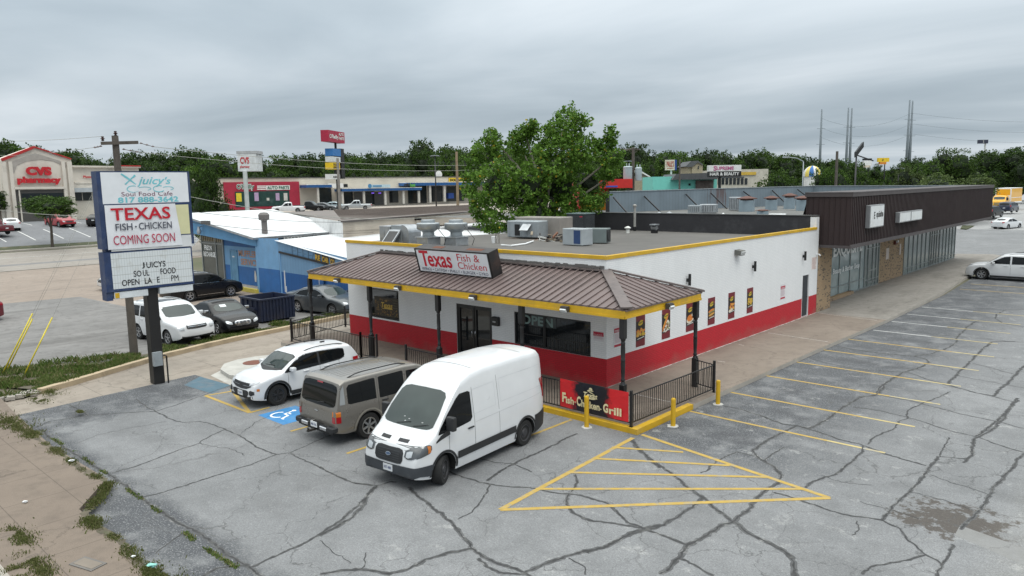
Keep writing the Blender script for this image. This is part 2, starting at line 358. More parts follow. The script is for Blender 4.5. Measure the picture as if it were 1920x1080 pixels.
walk2_m=pavemat('foreground_walk_concrete',(.155,.122,.097),(.198,.158,.125),(.112,.090,.072),joint=(1.62,1.25),grit=.3,off=(.3,.42))
mallwalk_m=pavemat('mall_walk_concrete',(.215,.198,.175),(.27,.25,.225),(.13,.118,.103),joint=(0,3.),streak=(.6,.15,1))
drive_m=pavemat('driveway_concrete',(.25,.215,.18),(.31,.27,.225),(.16,.132,.105),joint=(0,4.5),streak=(.9,.12,1))
shoplot_m=pavemat('shop_lot_concrete',(.235,.19,.155),(.285,.235,.195),(.17,.14,.12),joint=(6,0),streak=(1,.08,1))
oldasph_m=pavemat('old_asphalt',(.155,.15,.145),(.215,.207,.20),(.09,.085,.08),streak=(.7,.07,1))
road_m=pavemat('road_asphalt',(.17,.165,.165),(.21,.205,.2),(.14,.135,.135),streak=(1,.03,1))
roadc_m=pavemat('road_concrete',(.25,.225,.2),(.29,.265,.235),(.2,.18,.16),streak=(1,.03,1))
farlot_m=pavemat('far_lot_asphalt',(.15,.155,.165),(.19,.195,.205),(.12,.12,.125))
plazalot_m=pavemat('plaza_lot_concrete',(.32,.28,.24),(.36,.32,.28),(.25,.21,.18))
def groundmat():
    m,nt,b=nodes('ground_earth'); p=geopos(nt); n=tnoise(nt,p,.05,5,.6); n2=tnoise(nt,p,1.2,5,.7)
    c=mixc(nt,ramp(nt,n.outputs[0],[(.35,0.),(.65,1.)]),(.06,.085,.03),(.17,.15,.11)); c=mixc(nt,n2.outputs[0],c,(.09,.08,.05)); link(nt,c,b.inputs['Base Color']); b.inputs['Roughness'].default_value=.95; return m
stripe_y=mat('yellow_stripe',(.40,.27,.06),.75,scale=7,stain=(.27,.25,.20),sfac=.9)
stripe_faded=mat('faded_yellow_stripe',(.45,.36,.15),.75,scale=4,stain=(.28,.28,.27),sfac=.95)
stripe_w=mat('white_stripe',(.50,.50,.49),.7,scale=4,stain=(.25,.25,.25),sfac=.8)
blue_mark=mat('blue_marking',(.035,.19,.42),.7,scale=4,stain=(.2,.27,.33),sfac=.4)
blue_faded=mat('faded_blue_marking',(.07,.13,.17),.8,scale=3,stain=(.13,.15,.17),sfac=.9)
crack_m=mat('crack_sealant',(.035,.035,.036),.85,scale=7,stain=(.12,.12,.115),sfac=.8,var=.3)
# ---------------- ground ----------------
def struct(o): o['kind']='structure'; return o
def axis(pts):
    r=[]
    for a,b,st in pts:
        k=a
        while k<b: r.append(k); k+=st
    r.append(pts[-1][1]); return r
def sheet(name,xs,ys,dz,m,fn=hz):
    b=MB(); n=len(xs)
    b.add([(x,y,fn(x,y)+dz) for y in ys for x in xs],[(j*n+i,j*n+i+1,(j+1)*n+i+1,(j+1)*n+i) for j in range(len(ys)-1) for i in range(n-1)])
    return struct(b.build(name,m))
gx=axis([(-2500,-160,390),(-160,-60,2),(-60,60,10),(60,2500,406)]); gy=axis([(-1500,-100,350),(-100,90,10),(90,130,3),(130,400,10),(400,3000,433)])
sheet('ground',gx,gy,-.03,groundmat())
def flat(name,pts,z,m):
    b=MB(); b.poly([(p[0],p[1],z) for p in pts]); return struct(b.build(name,m))
parking_lot=flat('parking_lot',[(-12.75,-13.9),(-13.4,-7.9),(-10.9,-7.8),(-10.9,-3.03),(3.2,-3.03),(3.2,.1),(3.25,10),(3.4,19),(3.35,30),(2.9,40),(2.3,55),(1.2,57.6),(-60,57.6),(-60,97),(60,97),(60,-15.2),(.7,-15.1),(-3.2,-15.05),(-4.6,-14.0),(-8.3,-14.15)],-.15,lot_m)
b=MB(); b.poly([(g(1800,985).x,g(1800,985).y,-.1493),(g(1990,1052).x,g(1990,1052).y,-.1493),(g(1990,1090).x,g(1990,1090).y,-.1493),(g(1790,1003).x,g(1790,1003).y,-.1493)]); struct(b.build('drain_channel',pavemat('drain_concrete',(.20,.20,.198),(.235,.235,.23),(.17,.168,.16))))
flat('alley',[(-12.75,-13.9),(-15.,-13.8),(-14.75,-13.2),(-15.5,-11.5),(-17.3,-7.6),(-18.3,-3.8),(-19.6,4.9),(-14.58,4.9),(-14.58,0),(-10.9,0),(-10.9,-7.8),(-13.4,-7.9)],-.152,drive_m)
flat('auto_shop_lot',[(-64.6,-40),(-15.,-40),(-15.,-20),(-19,-14),(-21,-2),(-20.4,5.2),(-63,5.4),(-63,60),(-64.6,60)],-.16,shoplot_m)
flat('old_asphalt',[(-48,-22),(-41.6,-7.8),(-40.9,-3.3),(-33,-3.0),(-30.2,-4.),(-25.4,-1.9),(-22.3,4.9),(-18.9,4.9),(-18.6,-4.),(-17.6,-8),(-16,-14),(-17,-22)],-.156,oldasph_m)
flat('street',[(-200,-40),(100,-40),(100,-17.0),(-200,-17.0)],-.165,road_m)
xs=[-77+1.3*i for i in range(10)]+[-64.9]; ys=axis([(-300,300,20)])
sheet('road',xs[::9]+[-64.9] if 0 else [-78,-76.5,-75,-70,-64.9],ys,.0,roadc_m)
sheet('road_asphalt_lane',[-74.6,-71,-68.2],ys,.006,road_m)
sheet('far_parking_lot',axis([(-106,-81,2.5)]),axis([(-60,34,10)]),.005,farlot_m)
sheet('plaza_parking_lot',axis([(-131,-82,3)]),axis([(34,150,10)]),.005,plazalot_m)
sheet('north_parking_lot',axis([(-60,60,6)]),axis([(97,125,3),(125,400,25)]),.0,plazalot_m if 0 else pavemat('north_lot',(.27,.27,.27),(.32,.32,.32),(.2,.2,.2)))
sheet('far_verge',[-81,-80,-79],axis([(-60,34,10)]),.10,mat('verge_grass',(.05,.058,.026),.95,scale=1.5,stain=(.2,.16,.1),sfac=.5))
b=MB(); 
for (y0,y1) in ((-60,34),(36,150)):
    for yy in range(y0,y1,10): b.add([(-78.9,yy,hz(-78.9,yy)-.05),(-78.6,yy,hz(-78.6,yy)-.05),(-78.6,yy,hz(-78.6,yy)+.13),(-78.9,yy,hz(-78.9,yy)+.13),(-78.9,yy+10,hz(-78.9,yy)-.05),(-78.6,yy+10,hz(-78.6,yy)-.05),(-78.6,yy+10,hz(-78.6,yy)+.13),(-78.9,yy+10,hz(-78.9,yy)+.13)],[(0,1,2,3),(4,7,6,5),(2,6,7,3),(1,5,6,2)])
struct(b.build('road_kerb',concrete))
# lane marks and bay marks
b=MB()
def dash(b,p,q,w,z=.012,mi=0,fn=hz,n=4):
    p,q=Vector(p[:2]),Vector(q[:2]); P=[p.lerp(q,i/n) for i in range(n+1)]; d=(q-p).normalized(); t=Vector((-d.y,d.x))*w/2
    V=[]
    for r in P: V+=[(r.x-t.x,r.y-t.y,fn(r.x,r.y)+z),(r.x+t.x,r.y+t.y,fn(r.x,r.y)+z)]
    b.add(V,[(2*i,2*i+2,2*i+3,2*i+1) for i in range(n)],mi)
for k in range(12): dash(b,(-67.9,-6+k*3),(-67.9,-4.4+k*3),.2,mi=1)
dash(b,(-65.6,-30),(-65.6,1.),.12,mi=0); dash(b,(-74.7,-60),(-74.7,80),.15,mi=1)
for k in range(-12,12):
    dash(b,(-101.5,k*2.9),(-96.5,k*2.9+.01),.13,mi=1); dash(b,(-92,k*2.9),(-84.5,k*2.9+.01),.13,mi=1)
struct(b.build('road_markings',[stripe_faded,mat('far_white_stripe',(.62,.62,.6),.7)]))
# walks
def slab(name,pts,z0,z1,m,side=None): 
    b=MB(); b.prism(pts,z0,z1,0,1 if side else None); return struct(b.build(name,[m,side] if side else m))
slab('walkway',[(-15.6,-3.0),(-15.6,0),(-14.57,0),(-14.57,.2),(-.15,.2),(-.15,18.45),(-.0,18.45),(3.42,18.45),(3.25,10),(3.18,.1),(2.98,.1),(2.98,-2.83),(-10.9,-2.83),(-10.9,-3.)],-.3,0,walk_m,concrete)
slab('mall_walkway',[(-1.6,18.45),(-1.6,56.5),(1.0,57.5),(2.2,56),(2.62,44),(2.75,38),(3.25,30),(3.42,18.45)],-.3,-.004,mallwalk_m,concrete)
slab('sidewalk',[(-60,-16.85),(-60,-14.4),(-16.5,-14.3),(-15.2,-13.75),(-12.6,-13.95),(-8.3,-14.15),(-4.6,-14.02),(-3.2,-15.05),(.7,-15.1),(10,-15.2),(10,-16.85)],-.3,-.03,walk2_m)
b=MB(); b.box(-60,10,-17.02,-16.85,-.3,-.03); struct(b.build('street_kerb',concrete))
# yellow kerb round the entrance corner and the plain kerb beyond
b=MB(); P=[(3.18,.1),(3.18,-3.03),(-2.6,-3.03),(-2.6,-2.83),(2.98,-2.83),(2.98,.1)]
b.prism(P,-.2,.004); struct(b.build('yellow_kerb',yellow_paint))
b=MB(); b.prism([(-2.6,-3.03),(-10.9,-3.03),(-10.9,-2.83),(-2.6,-2.83)],-.2,.003); struct(b.build('entrance_kerb',concrete))
def ribbon(b,pts,w,z0,z1,mi=0,jit=0.):
    """kerb of width w along pts"""
    V=[];n=len(pts)
    for i,p in enumerate(pts):
        a=Vector(pts[max(i-1,0)][:2]); c=Vector(pts[min(i+1,n-1)][:2]); d=(c-a).normalized(); t=Vector((-d.y,d.x))*w/2; p=Vector(p[:2]); j=random.uniform(-jit,jit)
        V+=[(p.x-t.x,p.y-t.y,z0),(p.x+t.x,p.y+t.y,z0),(p.x+t.x+j,p.y+t.y,z1+j),(p.x-t.x+j,p.y-t.y,z1+j)]
    F=[]
    for i in range(n-1):
        for k in range(4): F.append((4*i+k,4*i+(k+1)%4,4*i+4+(k+1)%4,4*i+4+k))
    F+=[(0,1,2,3),(4*n-4,4*n-1,4*n-2,4*n-3)]; b.add(V,F,mi)
kl=[(-15.1,-12.6),(-15.5,-11.5),(-16.4,-9.6),(-17.3,-7.6),(-17.85,-5.7),(-18.3,-3.8),(-18.75,-1),(-19.2,2),(-19.6,4.9)]
KL=[]
for a,c in zip(kl,kl[1:]):
    for k in range(4): KL.append((a[0]+(c[0]-a[0])*k/4,a[1]+(c[1]-a[1])*k/4))
KL.append(kl[-1])
b=MB(); ribbon(b,KL,.26,-.25,.03,jit=.012); struct(b.build('alley_kerb',kerb_beige))
b=MB(); rr=random.Random(3)
for k in range(26):
    t=k/26; x=-15.0+rr.uniform(-.35,.25)-.1*t; y=-12.6-1.5*t+rr.uniform(-.1,.1); q=rr.uniform(.04,.13); b.obox((x,y,-.1+q*.3),(math.cos(k),math.sin(k),.1),(-math.sin(k),math.cos(k),0),(0,.1,1),q*1.8,q*1.3,q)
struct(b.build('broken_kerb',concrete))
# painted markings on the lot
Z1=-.146
b=MB()
def line(b,p,q,w,mi=0,z=Z1):
    p,q=Vector((p[0],p[1],z)),Vector((q[0],q[1],z)); d=(q-p).normalized(); t=Vector((-d.y,d.x,0))*w/2; n=10; V=[]; _zc[0]+=1; dzz=(_zc[0]%40)*.00006; p.z+=dzz; q.z+=dzz
    for i in range(n+1):
        r=p.lerp(q,i/n); j=random.uniform(-.006,.006); V+=[r-t*(1+j*3),r+t*(1-j*3)]
    b.add(V,[(2*i,2*i+2,2*i+3,2*i+1) for i in range(n)],mi)
for i,y in enumerate((-.16,2.53,5.3,7.98,10.7,13.45)): line(b,(3.22,y),(7.3,y-.0),.11,0); line(b,(7.3,y),(8.75,y),.1,1)
for y in (16.2,19.0,21.6,24.4): line(b,(3.5,y),(5.9,y),.1,2); line(b,(5.9,y),(8.4,y),.09,1)
for y in (33.0,36.0): line(b,(3.5,y),(10.4,y),.12,0)
line(b,(7.2,35.6),(10.8,38.2),.12,0); line(b,(8.4,33.2),(11.6,36.4),.12,0)
A1,A2,A3=g(1187,821),g(938,956),g(1556,934)
for p,q in ((A1,A2),(A2,A3),(g(1203,815),A3)): line(b,p,q,.13)
for p,q in (((1147,839),(1281,848)),((1115,860),(1368,873)),((1070,886),(1440,895)),((1005,917),(1508,917))): line(b,g(*p),g(*q),.11,z=Z1+.0015)
for x,y0,y1 in ((-1.83,-9.1,-4),(-4.6,-9.1,-4),(.95,-6,-3.1)): line(b,(x,y0),(x,y1),.1,0)
for p,q in (((385,742),(468,774)),((468,774),(434,730)),((385,742),(440,733)),((468,774),(505,764))): line(b,g(*p),g(*q),.12)
struct(b.build('lot_markings',[stripe_y,stripe_faded,stripe_w]))
# blue accessible bay symbol
b=MB(); ctr=Vector((-5.95,-8.28,-.147)); b.poly([(-6.78,-8.92,-.147),(-5.3,-8.92,-.147),(-5.3,-7.62,-.147),(-6.78,-7.62,-.147)])
def sy(pts,w): b.stroke([Vector((-6.2+q[0]*.42,-8.36+q[1]*.42,-.1455)) for q in pts],w*.44,(0,0,1),1)
# the symbol lies with its head towards the building
b.disc((-6.33,-7.94,-.1455),.075,mi=1,n=12); sy([(-.25,.75),(-.1,.1),(.45,.05),(.75,-.65)],.17); sy([(-.2,.42),(.3,.38)],.12); sy([(.75,-.65),(1.0,-.6)],.14)
sy([( -.2+.62*math.cos(a),-.25+.62*math.sin(a)) for a in [R(t) for t in range(125,345,15)]],.15)
struct(b.build('accessible_bay_marking',[blue_mark,mat('white_marking',(.75,.75,.74),.7,stain=(.45,.5,.55),sfac=.4)]))
b=MB(); b.poly([g(*q,-.1485) for q in ((345,722),(375,706),(432,722),(398,738))]); struct(b.build('faded_bay_marking',blue_faded))
# cracks traced over the slabs
def fr(x0,y0,s,pts,w=.06): return ([(x0+a/s,y0+c/s) for a,c in pts],w)
CR_=[]
a=(0,660,2.571)
for pts,wd in (([(150,372),(240,335),(410,308),(560,297),(740,288)],.07),([(740,288),(850,255),(960,215),(1060,178),(1120,160)],.06),([(655,228),(700,258),(745,283),(820,325),(880,340),(960,335),(1030,350),(1085,372)],.06),
 ([(1085,372),(1150,400),(1190,425),(1240,455),(1330,495)],.06),([(1330,495),(1400,488),(1500,440),(1620,390)],.05),([(1400,490),(1500,535),(1600,590),(1700,630),(1800,640)],.06),
 ([(1085,372),(1020,400),(960,440),(860,470),(750,515),(640,555),(540,585)],.06),([(1330,495),(1200,545),(1060,590),(900,640),(760,680),(690,695)],.06),
 ([(190,372),(260,420),(360,490),(440,540),(520,590),(600,640),(680,705),(760,765),(840,815),(920,855),(1000,910),(1080,965),(1160,1020),(1240,1070),(1300,1110)],.13),
 ([(1215,1035),(1300,995),(1430,940),(1540,880),(1640,810),(1730,740),(1800,650)],.1),([(980,1080),(1040,1045),(1130,1030),(1215,1035)],.1),
 ([(330,255),(370,270),(425,305)],.1),([(375,260),(390,237)],.09),([(890,865),(830,910),(760,970)],.05),([(965,438),(1050,455),(1130,475),(1170,500)],.025),([(370,440),(470,400),(600,370),(800,335)],.02),([(1150,400),(1230,340),(1330,300),(1450,270)],.03)): CR_.append(fr(*a,pts,wd))
a=(600,780,3.)
for pts,wd in (([(0,285),(90,340),(200,380),(320,392)],.06),([(320,392),(260,450),(230,520),(160,585),(0,675)],.13),([(320,392),(400,370),(430,372)],.07),
 ([(500,400),(560,460),(640,520),(730,590),(790,660),(860,745),(950,800),(1060,850),(1150,885)],.11),([(0,892),(120,875),(220,868),(300,875),(390,890),(500,855),(600,810),(720,775),(860,745)],.12),
 ([(720,310),(800,345),(950,385),(1080,400),(1210,408)],.08),([(950,385),(920,460),(850,540),(780,580)],.05),([(940,365),(1050,290),(1150,240),(1280,175),(1380,130),(1450,100)],.09),([(900,240),(990,262),(1080,270),(1190,315)],.05),
 ([(1210,408),(1300,425),(1400,435),(1520,460),(1620,490),(1680,540),(1730,600),(1830,635)],.09),([(1400,435),(1390,490),(1430,550),(1520,585),(1620,600),(1830,635)],.1),([(1430,330),(1450,375),(1410,430)],.07),
 ([(1150,885),(1260,840),(1400,790),(1530,755),(1660,715),(1750,660),(1830,635),(1920,610)],.13),([(890,800),(940,850),(1010,880),(1150,890)],.08),([(1750,120),(1790,180),(1850,235),(1920,290)],.12),([(1150,885),(1180,900),(1160,930)],.12),
 ([(0,700),(70,750),(180,815)],.02),([(245,770),(240,820),(215,865)],.03),([(1400,800),(1480,850),(1480,890)],.04)): CR_.append(fr(*a,pts,wd))
a=(1100,720,2.341)
for pts,wd in (([(200,240),(230,290),(300,345),(370,390),(440,450),(520,500),(580,560),(640,605)],.12),([(640,605),(700,560),(740,500),(790,465),(850,430),(855,400),(820,360),(740,315),(730,290),(790,250),(870,210),(920,183)],.13),
 ([(920,183),(980,195),(1060,155),(1120,105),(1190,60),(1280,45),(1310,0)],.14),([(600,95),(700,120),(780,145),(860,175),(920,183),(1000,205),(1100,240),(1200,265),(1300,300),(1400,335),(1490,358)],.09),
 ([(1170,100),(1300,120),(1400,145),(1500,175),(1620,210),(1715,232),(1800,265),(1920,300)],.07),([(1290,50),(1400,70),(1500,95),(1640,130),(1800,165),(1920,195)],.06),([(1560,0),(1690,35),(1790,55),(1880,80)],.06),
 ([(640,605),(560,640),(490,685),(440,710),(410,765),(330,835)],.14),([(640,605),(700,650),(790,690),(860,730),(910,780),(910,843)],.14),([(410,765),(480,800),(560,838)],.08),([(0,740),(80,715),(190,660),(260,640),(340,620),(430,560),(520,500)],.13),([(260,640),(350,670),(440,710)],.09),
 ([(820,475),(920,500),(1040,545),(1160,578),(1290,597)],.08),([(1290,597),(1340,545),(1420,470),(1490,385),(1550,320)],.1),([(1550,320),(1560,290),(1590,235)],.05),([(1560,318),(1640,327),(1680,325)],.06),([(1290,597),(1380,635),(1420,690),(1480,740),(1560,790)],.06),
 ([(1650,345),(1690,310),(1705,240),(1790,195),(1840,130),(1890,70)],.11),([(1920,305),(1880,350),(1810,440),(1750,520),(1700,585),(1650,640)],.1),([(1610,705),(1560,780),(1530,843)],.07),
 ([(1215,270),(1215,300),(1150,355),(1090,395),(980,435),(960,455)],.09),([(1230,265),(1260,230),(1340,200),(1370,165),(1400,150),(1410,115),(1500,75),(1600,35)],.06),([(1210,835),(1260,800),(1370,780),(1480,750)],.06),([(500,390),(540,370),(590,330),(660,295),(735,315)],.06),([(780,330),(830,300),(870,280)],.05),
 ([(1030,400),(1120,430),(1250,445)],.025),([(1200,515),(1320,550),(1460,590)],.025),([(1420,475),(1540,505),(1700,555)],.025),([(1505,400),(1630,440),(1765,485)],.025),([(1190,600),(1200,640),(1170,665)],.03)): CR_.append(fr(*a,pts,wd))
a=(1300,500,3.097)
for pts,wd in (([(660,525),(750,555),(900,585),(1050,605),(1200,610),(1260,618),(1350,650),(1500,690),(1650,735),(1750,750)],.07),([(960,755),(1060,745),(1080,700),(1150,650),(1220,615),(1300,590),(1375,555),(1340,535),(1280,520)],.13),
 ([(820,460),(950,485),(1100,505),(1280,520),(1380,505),(1460,480),(1530,440),(1530,415),(1590,350),(1655,310)],.11),([(1480,680),(1540,610),(1620,540),(1690,470),(1740,435),(1870,435)],.13),([(1740,755),(1800,700),(1850,650),(1920,575)],.12),
 ([(1750,300),(1760,275),(1820,250),(1920,250)],.1),([(1750,300),(1800,330),(1920,350)],.07),([(1200,360),(1400,395),(1600,410),(1800,430),(1920,440)],.06),([(1620,560),(1740,590),(1880,630)],.05),([(1520,630),(1700,665),(1920,705)],.04),([(1380,575),(1480,585),(1540,610)],.04),([(1640,985),(1740,915),(1800,860),(1860,790),(1890,765)],.11)): CR_.append(fr(*a,pts,wd))
b=MB(); rr=random.Random(11)
for ci,(pts,wd) in enumerate(CR_):
    P=[g(*q,-.1495+ci*.00002) for q in pts]; Q=[]
    for p,q in zip(P,P[1:]):
        n=max(2,int((q-p).length/.07)); d=(q-p); t=Vector((-d.y,d.x,0)).normalized()
        for k in range(n): Q.append(p.lerp(q,k/n))
    Q.append(P[-1]); off=0; ws=[]
    for i in range(len(Q)):
        off=off*.8+rr.gauss(0,.012 if wd>.04 else .02); d=(Q[min(i+1,len(Q)-1)]-Q[max(i-1,0)]); t=Vector((-d.y,d.x,0)).normalized(); Q[i]=Q[i]+t*off
        ws.append(wd*rr.uniform(.65,1.2))
    b.stroke(Q,ws,(0,0,1),0)
    Q2=[q+Vector((rr.gauss(0,.006),rr.gauss(0,.006),.0025)) for q in Q]; b.stroke(Q2,[w_*rr.uniform(.15,.5)+.006 for w_ in ws],(0,0,1),1)
ck=b.build('crack_lines',[mat('crack_sealant_worn',(.075,.076,.078),.85,scale=5,stain=(.22,.22,.215),sfac=.9,var=.35),crack_m],parking_lot)
# ---------------- restaurant ----------------
pb_w=brickmat('painted_brick_white_x',[(.80,.805,.81),(.77,.775,.78)],(.70,.71,.725),axis='x',painted=True,bmp=.22,rough=.6); pb_wy=brickmat('painted_brick_white_y',[(.80,.805,.81),(.77,.775,.78)],(.70,.71,.725),axis='y',painted=True,bmp=.22,rough=.6)
pb_r=brickmat('painted_brick_red_x',[(.53,.009,.024),(.47,.007,.018)],(.38,.006,.014),axis='x',painted=True,bmp=.45,rough=.55); pb_ry=brickmat('painted_brick_red_y',[(.53,.009,.024),(.48,.008,.020)],(.40,.007,.016),axis='y',painted=True,bmp=.45,rough=.55)
roof_brown=mat('brown_roof_metal',(.135,.10,.095),.5,metal=.0,var=.12,scale=1.2,stain=(.14,.11,.10),sfac=.5)
def roofmat():
    m,nt,b=nodes('roof_felt'); p=geopos(nt); n=tnoise(nt,p,.35,5,.65); n2=tnoise(nt,p,2.5,5,.7); gr=tnoise(nt,p,60,2,.7)
    c=mixc(nt,ramp(nt,n.outputs[0],[(.35,0.),(.65,1.)]),(.095,.09,.083),(.13,.122,.113)); c=mixc(nt,ramp(nt,n2.outputs[0],[(.5,0.),(.75,.6)]),c,(.09,.085,.08))
    s=nt.nodes.new('ShaderNodeSeparateXYZ'); link(nt,p,s.inputs[0]); f=math_(nt,'ABSOLUTE',math_(nt,'SUBTRACT',math_(nt,'FRACT',math_(nt,'MULTIPLY',s.outputs[1],1.02)),.5)); c=mixc(nt,ramp(nt,f,[(0.,.35),(.02,0.)]),c,(.07,.07,.07))
    d=nt.nodes.new('ShaderNodeVectorMath'); d.operation='DISTANCE'; link(nt,p,d.inputs[0]); d.inputs[1].default_value=(-9.5,9.,4.1); f2=math_(nt,'ADD',math_(nt,'SUBTRACT',1.,math_(nt,'DIVIDE',d.outputs['Value'],4.5)),math_(nt,'MULTIPLY_ADD',n2.outputs[0],2.,-1.1)); c=mixc(nt,ramp(nt,f2,[(.3,0.),(.6,.5)]),c,(.2,.15,.11))
    c=mixc(nt,1.,c,ramp(nt,gr.outputs[0],[(.3,.85),(.7,1.12)]),'MULTIPLY'); link(nt,c,b.inputs['Base Color']); b.inputs['Roughness'].default_value=.9; return m
WL=-14.57; DL=18.5; HR=.965
def wall_holes(b,org,u,n,W,H,holes,mi_low,mi_high,split,depth=.12,reveal=None):
    """wall rectangle W x H from org along u and z with holes (u0,u1,z0,z1), paint changing at height split"""
    u=Vector(u);n=Vector(n);org=Vector(org); us=sorted({0,W,*[h[0] for h in holes],*[h[1] for h in holes]}); zs=sorted({0,H,*([split] if split else []),*[h[2] for h in holes],*[h[3] for h in holes]})
    P=lambda a,z:org+u*a+Vector((0,0,z))
    for a0,a1 in zip(us,us[1:]):
        for z0,z1 in zip(zs,zs[1:]):
            ca,cz=(a0+a1)/2,(z0+z1)/2
            if any(h[0]<ca<h[1] and h[2]<cz<h[3] for h in holes): continue
            b.poly([P(a0,z0),P(a1,z0),P(a1,z1),P(a0,z1)],mi_low if split and cz<split else mi_high)
    for h in holes:
        mi=mi_high if reveal is None else reveal; i=-n*depth
        for a,c in (((h[0],h[2]),(h[1],h[2])),((h[1],h[2]),(h[1],h[3])),((h[1],h[3]),(h[0],h[3])),((h[0],h[3]),(h[0],h[2]))):
            b.poly([P(*a),P(*c),P(*c)+i,P(*a)+i],mi)
rest=thing('restaurant','white brick restaurant painted red along the bottom, brown metal canopy roof and yellow trim','restaurant',(-7.3,9.2,0))
b=wb(rest); 
FW=[(WL*-1-13.1,14.57-10.9,1.03,2.35),(14.57-7.27,14.57-5.31,.02,2.17),(14.57-4.15,14.57-.65,.95,2.16)]
wall_holes(b,(WL,0,0),(1,0,0),(0,-1,0),14.57,4.3,FW,2,0,HR,.12)
wall_holes(b,(0,0,0),(0,1,0),(1,0,0),DL,4.3,[(16.57,17.42,.02,2.14)],3,1,HR,.14)
b.poly([(WL,DL,0),(WL,0,0),(WL,0,4.3),(WL,DL,3.96)],1); b.poly([(0,DL,0),(WL,DL,0),(WL,DL,4.3),(0,DL,4.3)],0)
b.box(-.32,-.003,DL-.34,DL-.002,4.3,4.93,1)
b.build('wall',[pb_w,pb_wy,pb_r,pb_ry],rest)
def rz(y): return 4.30-.35*y/DL
b=wb(rest); b.poly([(WL-.03,.1,rz(0)),(-.1,.1,rz(0)),(-.1,DL-.3,rz(DL)),(WL-.03,DL-.3,rz(DL))]); b.build('roof',roofmat(),rest)
b=wb(rest); b.box(WL-.03,.035,-.035,.13,4.30,4.42); b.box(-.13,.035,.13,DL-.33,4.30,4.42); 
b.build('roof_trim',[yellow_paint],rest)
b=wb(rest); b.box(WL+.05,-.32,DL-.32,DL-.02,3.8,4.98); b.build('parapet',mat('black_roof_coating',(.028,.027,.031),.7,scale=.9,stain=(.07,.07,.075),sfac=.7,bmp=.3,bscale=12),rest)
b=wb(rest); b.box(WL+.0,-.0,DL-.36,DL+.03,4.98,5.02); b.build('parapet_cap',mat('grey_cap',(.10,.10,.10),.5),rest)
# windows
def window_x(x0,x1,z0,z1,y,mulls,parent,w=.06):
    f=wb(rest); f.box(x0,x1,y,y+.07,z0,z0+w); f.box(x0,x1,y,y+.07,z1-w,z1); f.box(x0,x0+w,y,y+.07,z0+w,z1-w); f.box(x1-w,x1,y,y+.07,z0+w,z1-w)
    for q in mulls: f.box(q-w/2,q+w/2,y,y+.07,z0+w,z1-w)
    return f
win=window_x(-4.15,-.65,.95,2.16,.03,[-2.75,-2.7],rest).build('window',black_metal,rest)
def glx(x0,x1,z0,z1,y,m=glass_dark,par=None,name='pane'):
    q=wb(rest); q.poly([(x0,y,z0),(x1,y,z0),(x1,y,z1),(x0,y,z1)]); return q.build(name,m,par)
glx(-4.1,-.7,1.0,2.1,.075,par=win)
b=wb(rest); b.poly([(-3.35,.066,1.72),(-2.2,.066,1.72),(-2.2,.066,2.12),(-3.35,.066,2.12)]); b.build('open_sign_panel',glassmat('sign_film',(.05,.06,.06),.2),win)
b=wb(rest); b.text('OPEN',(-3.85,.060,1.74),(1,0,0),(0,0,1),1.5,.34,0,bold=.03); b.build('lettering',mat('window_lettering',(.16,.24,.23),.5),win)
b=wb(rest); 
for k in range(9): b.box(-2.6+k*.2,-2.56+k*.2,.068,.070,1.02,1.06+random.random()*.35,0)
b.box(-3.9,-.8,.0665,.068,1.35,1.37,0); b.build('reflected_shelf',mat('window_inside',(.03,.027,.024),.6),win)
win=window_x(-13.1,-10.9,1.03,2.35,.03,[],rest).build('window',black_metal,rest)
glx(-13.04,-10.96,1.09,2.29,.08,par=win)
rr=random.Random(5); b=wb(rest); b.poly([(-12.7,.06,1.13),(-10.98,.06,1.13),(-10.98,.06,1.98),(-12.7,.06,1.98)],0)
for k in range(150):
    x=rr.uniform(-12.65,-11.05); z=rr.uniform(1.2,1.9); 
    if -12.2<x<-11.35 and 1.42<z<1.82: continue
    if x>-11.4 and z>1.5: continue
    b.disc((x,.057-.0002*k*.05,z),rr.uniform(.02,.05),n=7,mi=rr.choice((1,1,2,3)),u=(1,0,0),v=(0,0,1),ry=rr.uniform(.015,.04))
for k,tx in enumerate(('CATFISH','WINGS','PHILLY','BURGER')): b.text(tx,(-11.38,.05,1.86-.11*k),(1,0,0),(0,0,1),.34,.05,4,bold=.02)
b.text('Texas',(-12.2,.05,1.5),(1,0,0),(0,0,1),.8,.26,5,bold=.03,shear=.25); b.stroke([(-12.15,.049,1.46),(-11.8,.049,1.49),(-11.4,.049,1.48)],[.01,.04,.03],(0,-1,0),5); b.disc((-11.85,.05,1.83),.1,mi=2,u=(1,0,0),v=(0,0,1),ry=.05)
b.text('Fish and Chicken Grill',(-12.3,.05,1.15),(1,0,0),(0,0,1),1.2,.06,4)
b.build('window_poster',[mat('poster_dark',(.03,.022,.012),.5),mat('poster_amber',(.16,.09,.02),.5),mat('poster_gold',(.22,.13,.03),.5),mat('poster_brown',(.09,.04,.015),.5),mat('poster_tan',(.12,.10,.06),.5),mat('poster_yellow',(.55,.36,.06),.5)],win)
# double door
dd=window_x(-7.27,-5.31,.02,2.17,.02,[],rest,.07).build('door',black_metal,rest)
for x0,x1 in ((-7.2,-6.31),(-6.27,-5.38)):
    f=window_x(x0,x1,.04,2.1,.035,[],rest,.085); f.build('door_leaf',black_metal,dd); glx(x0+.085,x1-.085,.12,2.01,.08,par=dd)
for x in (-6.38,-6.2): 
    b=wb(rest); b.tube([(x,.0,.9),(x,-.03,.93),(x,-.03,1.15),(x,.0,1.18)],.012,6); b.build('door_handle',chrome,dd)
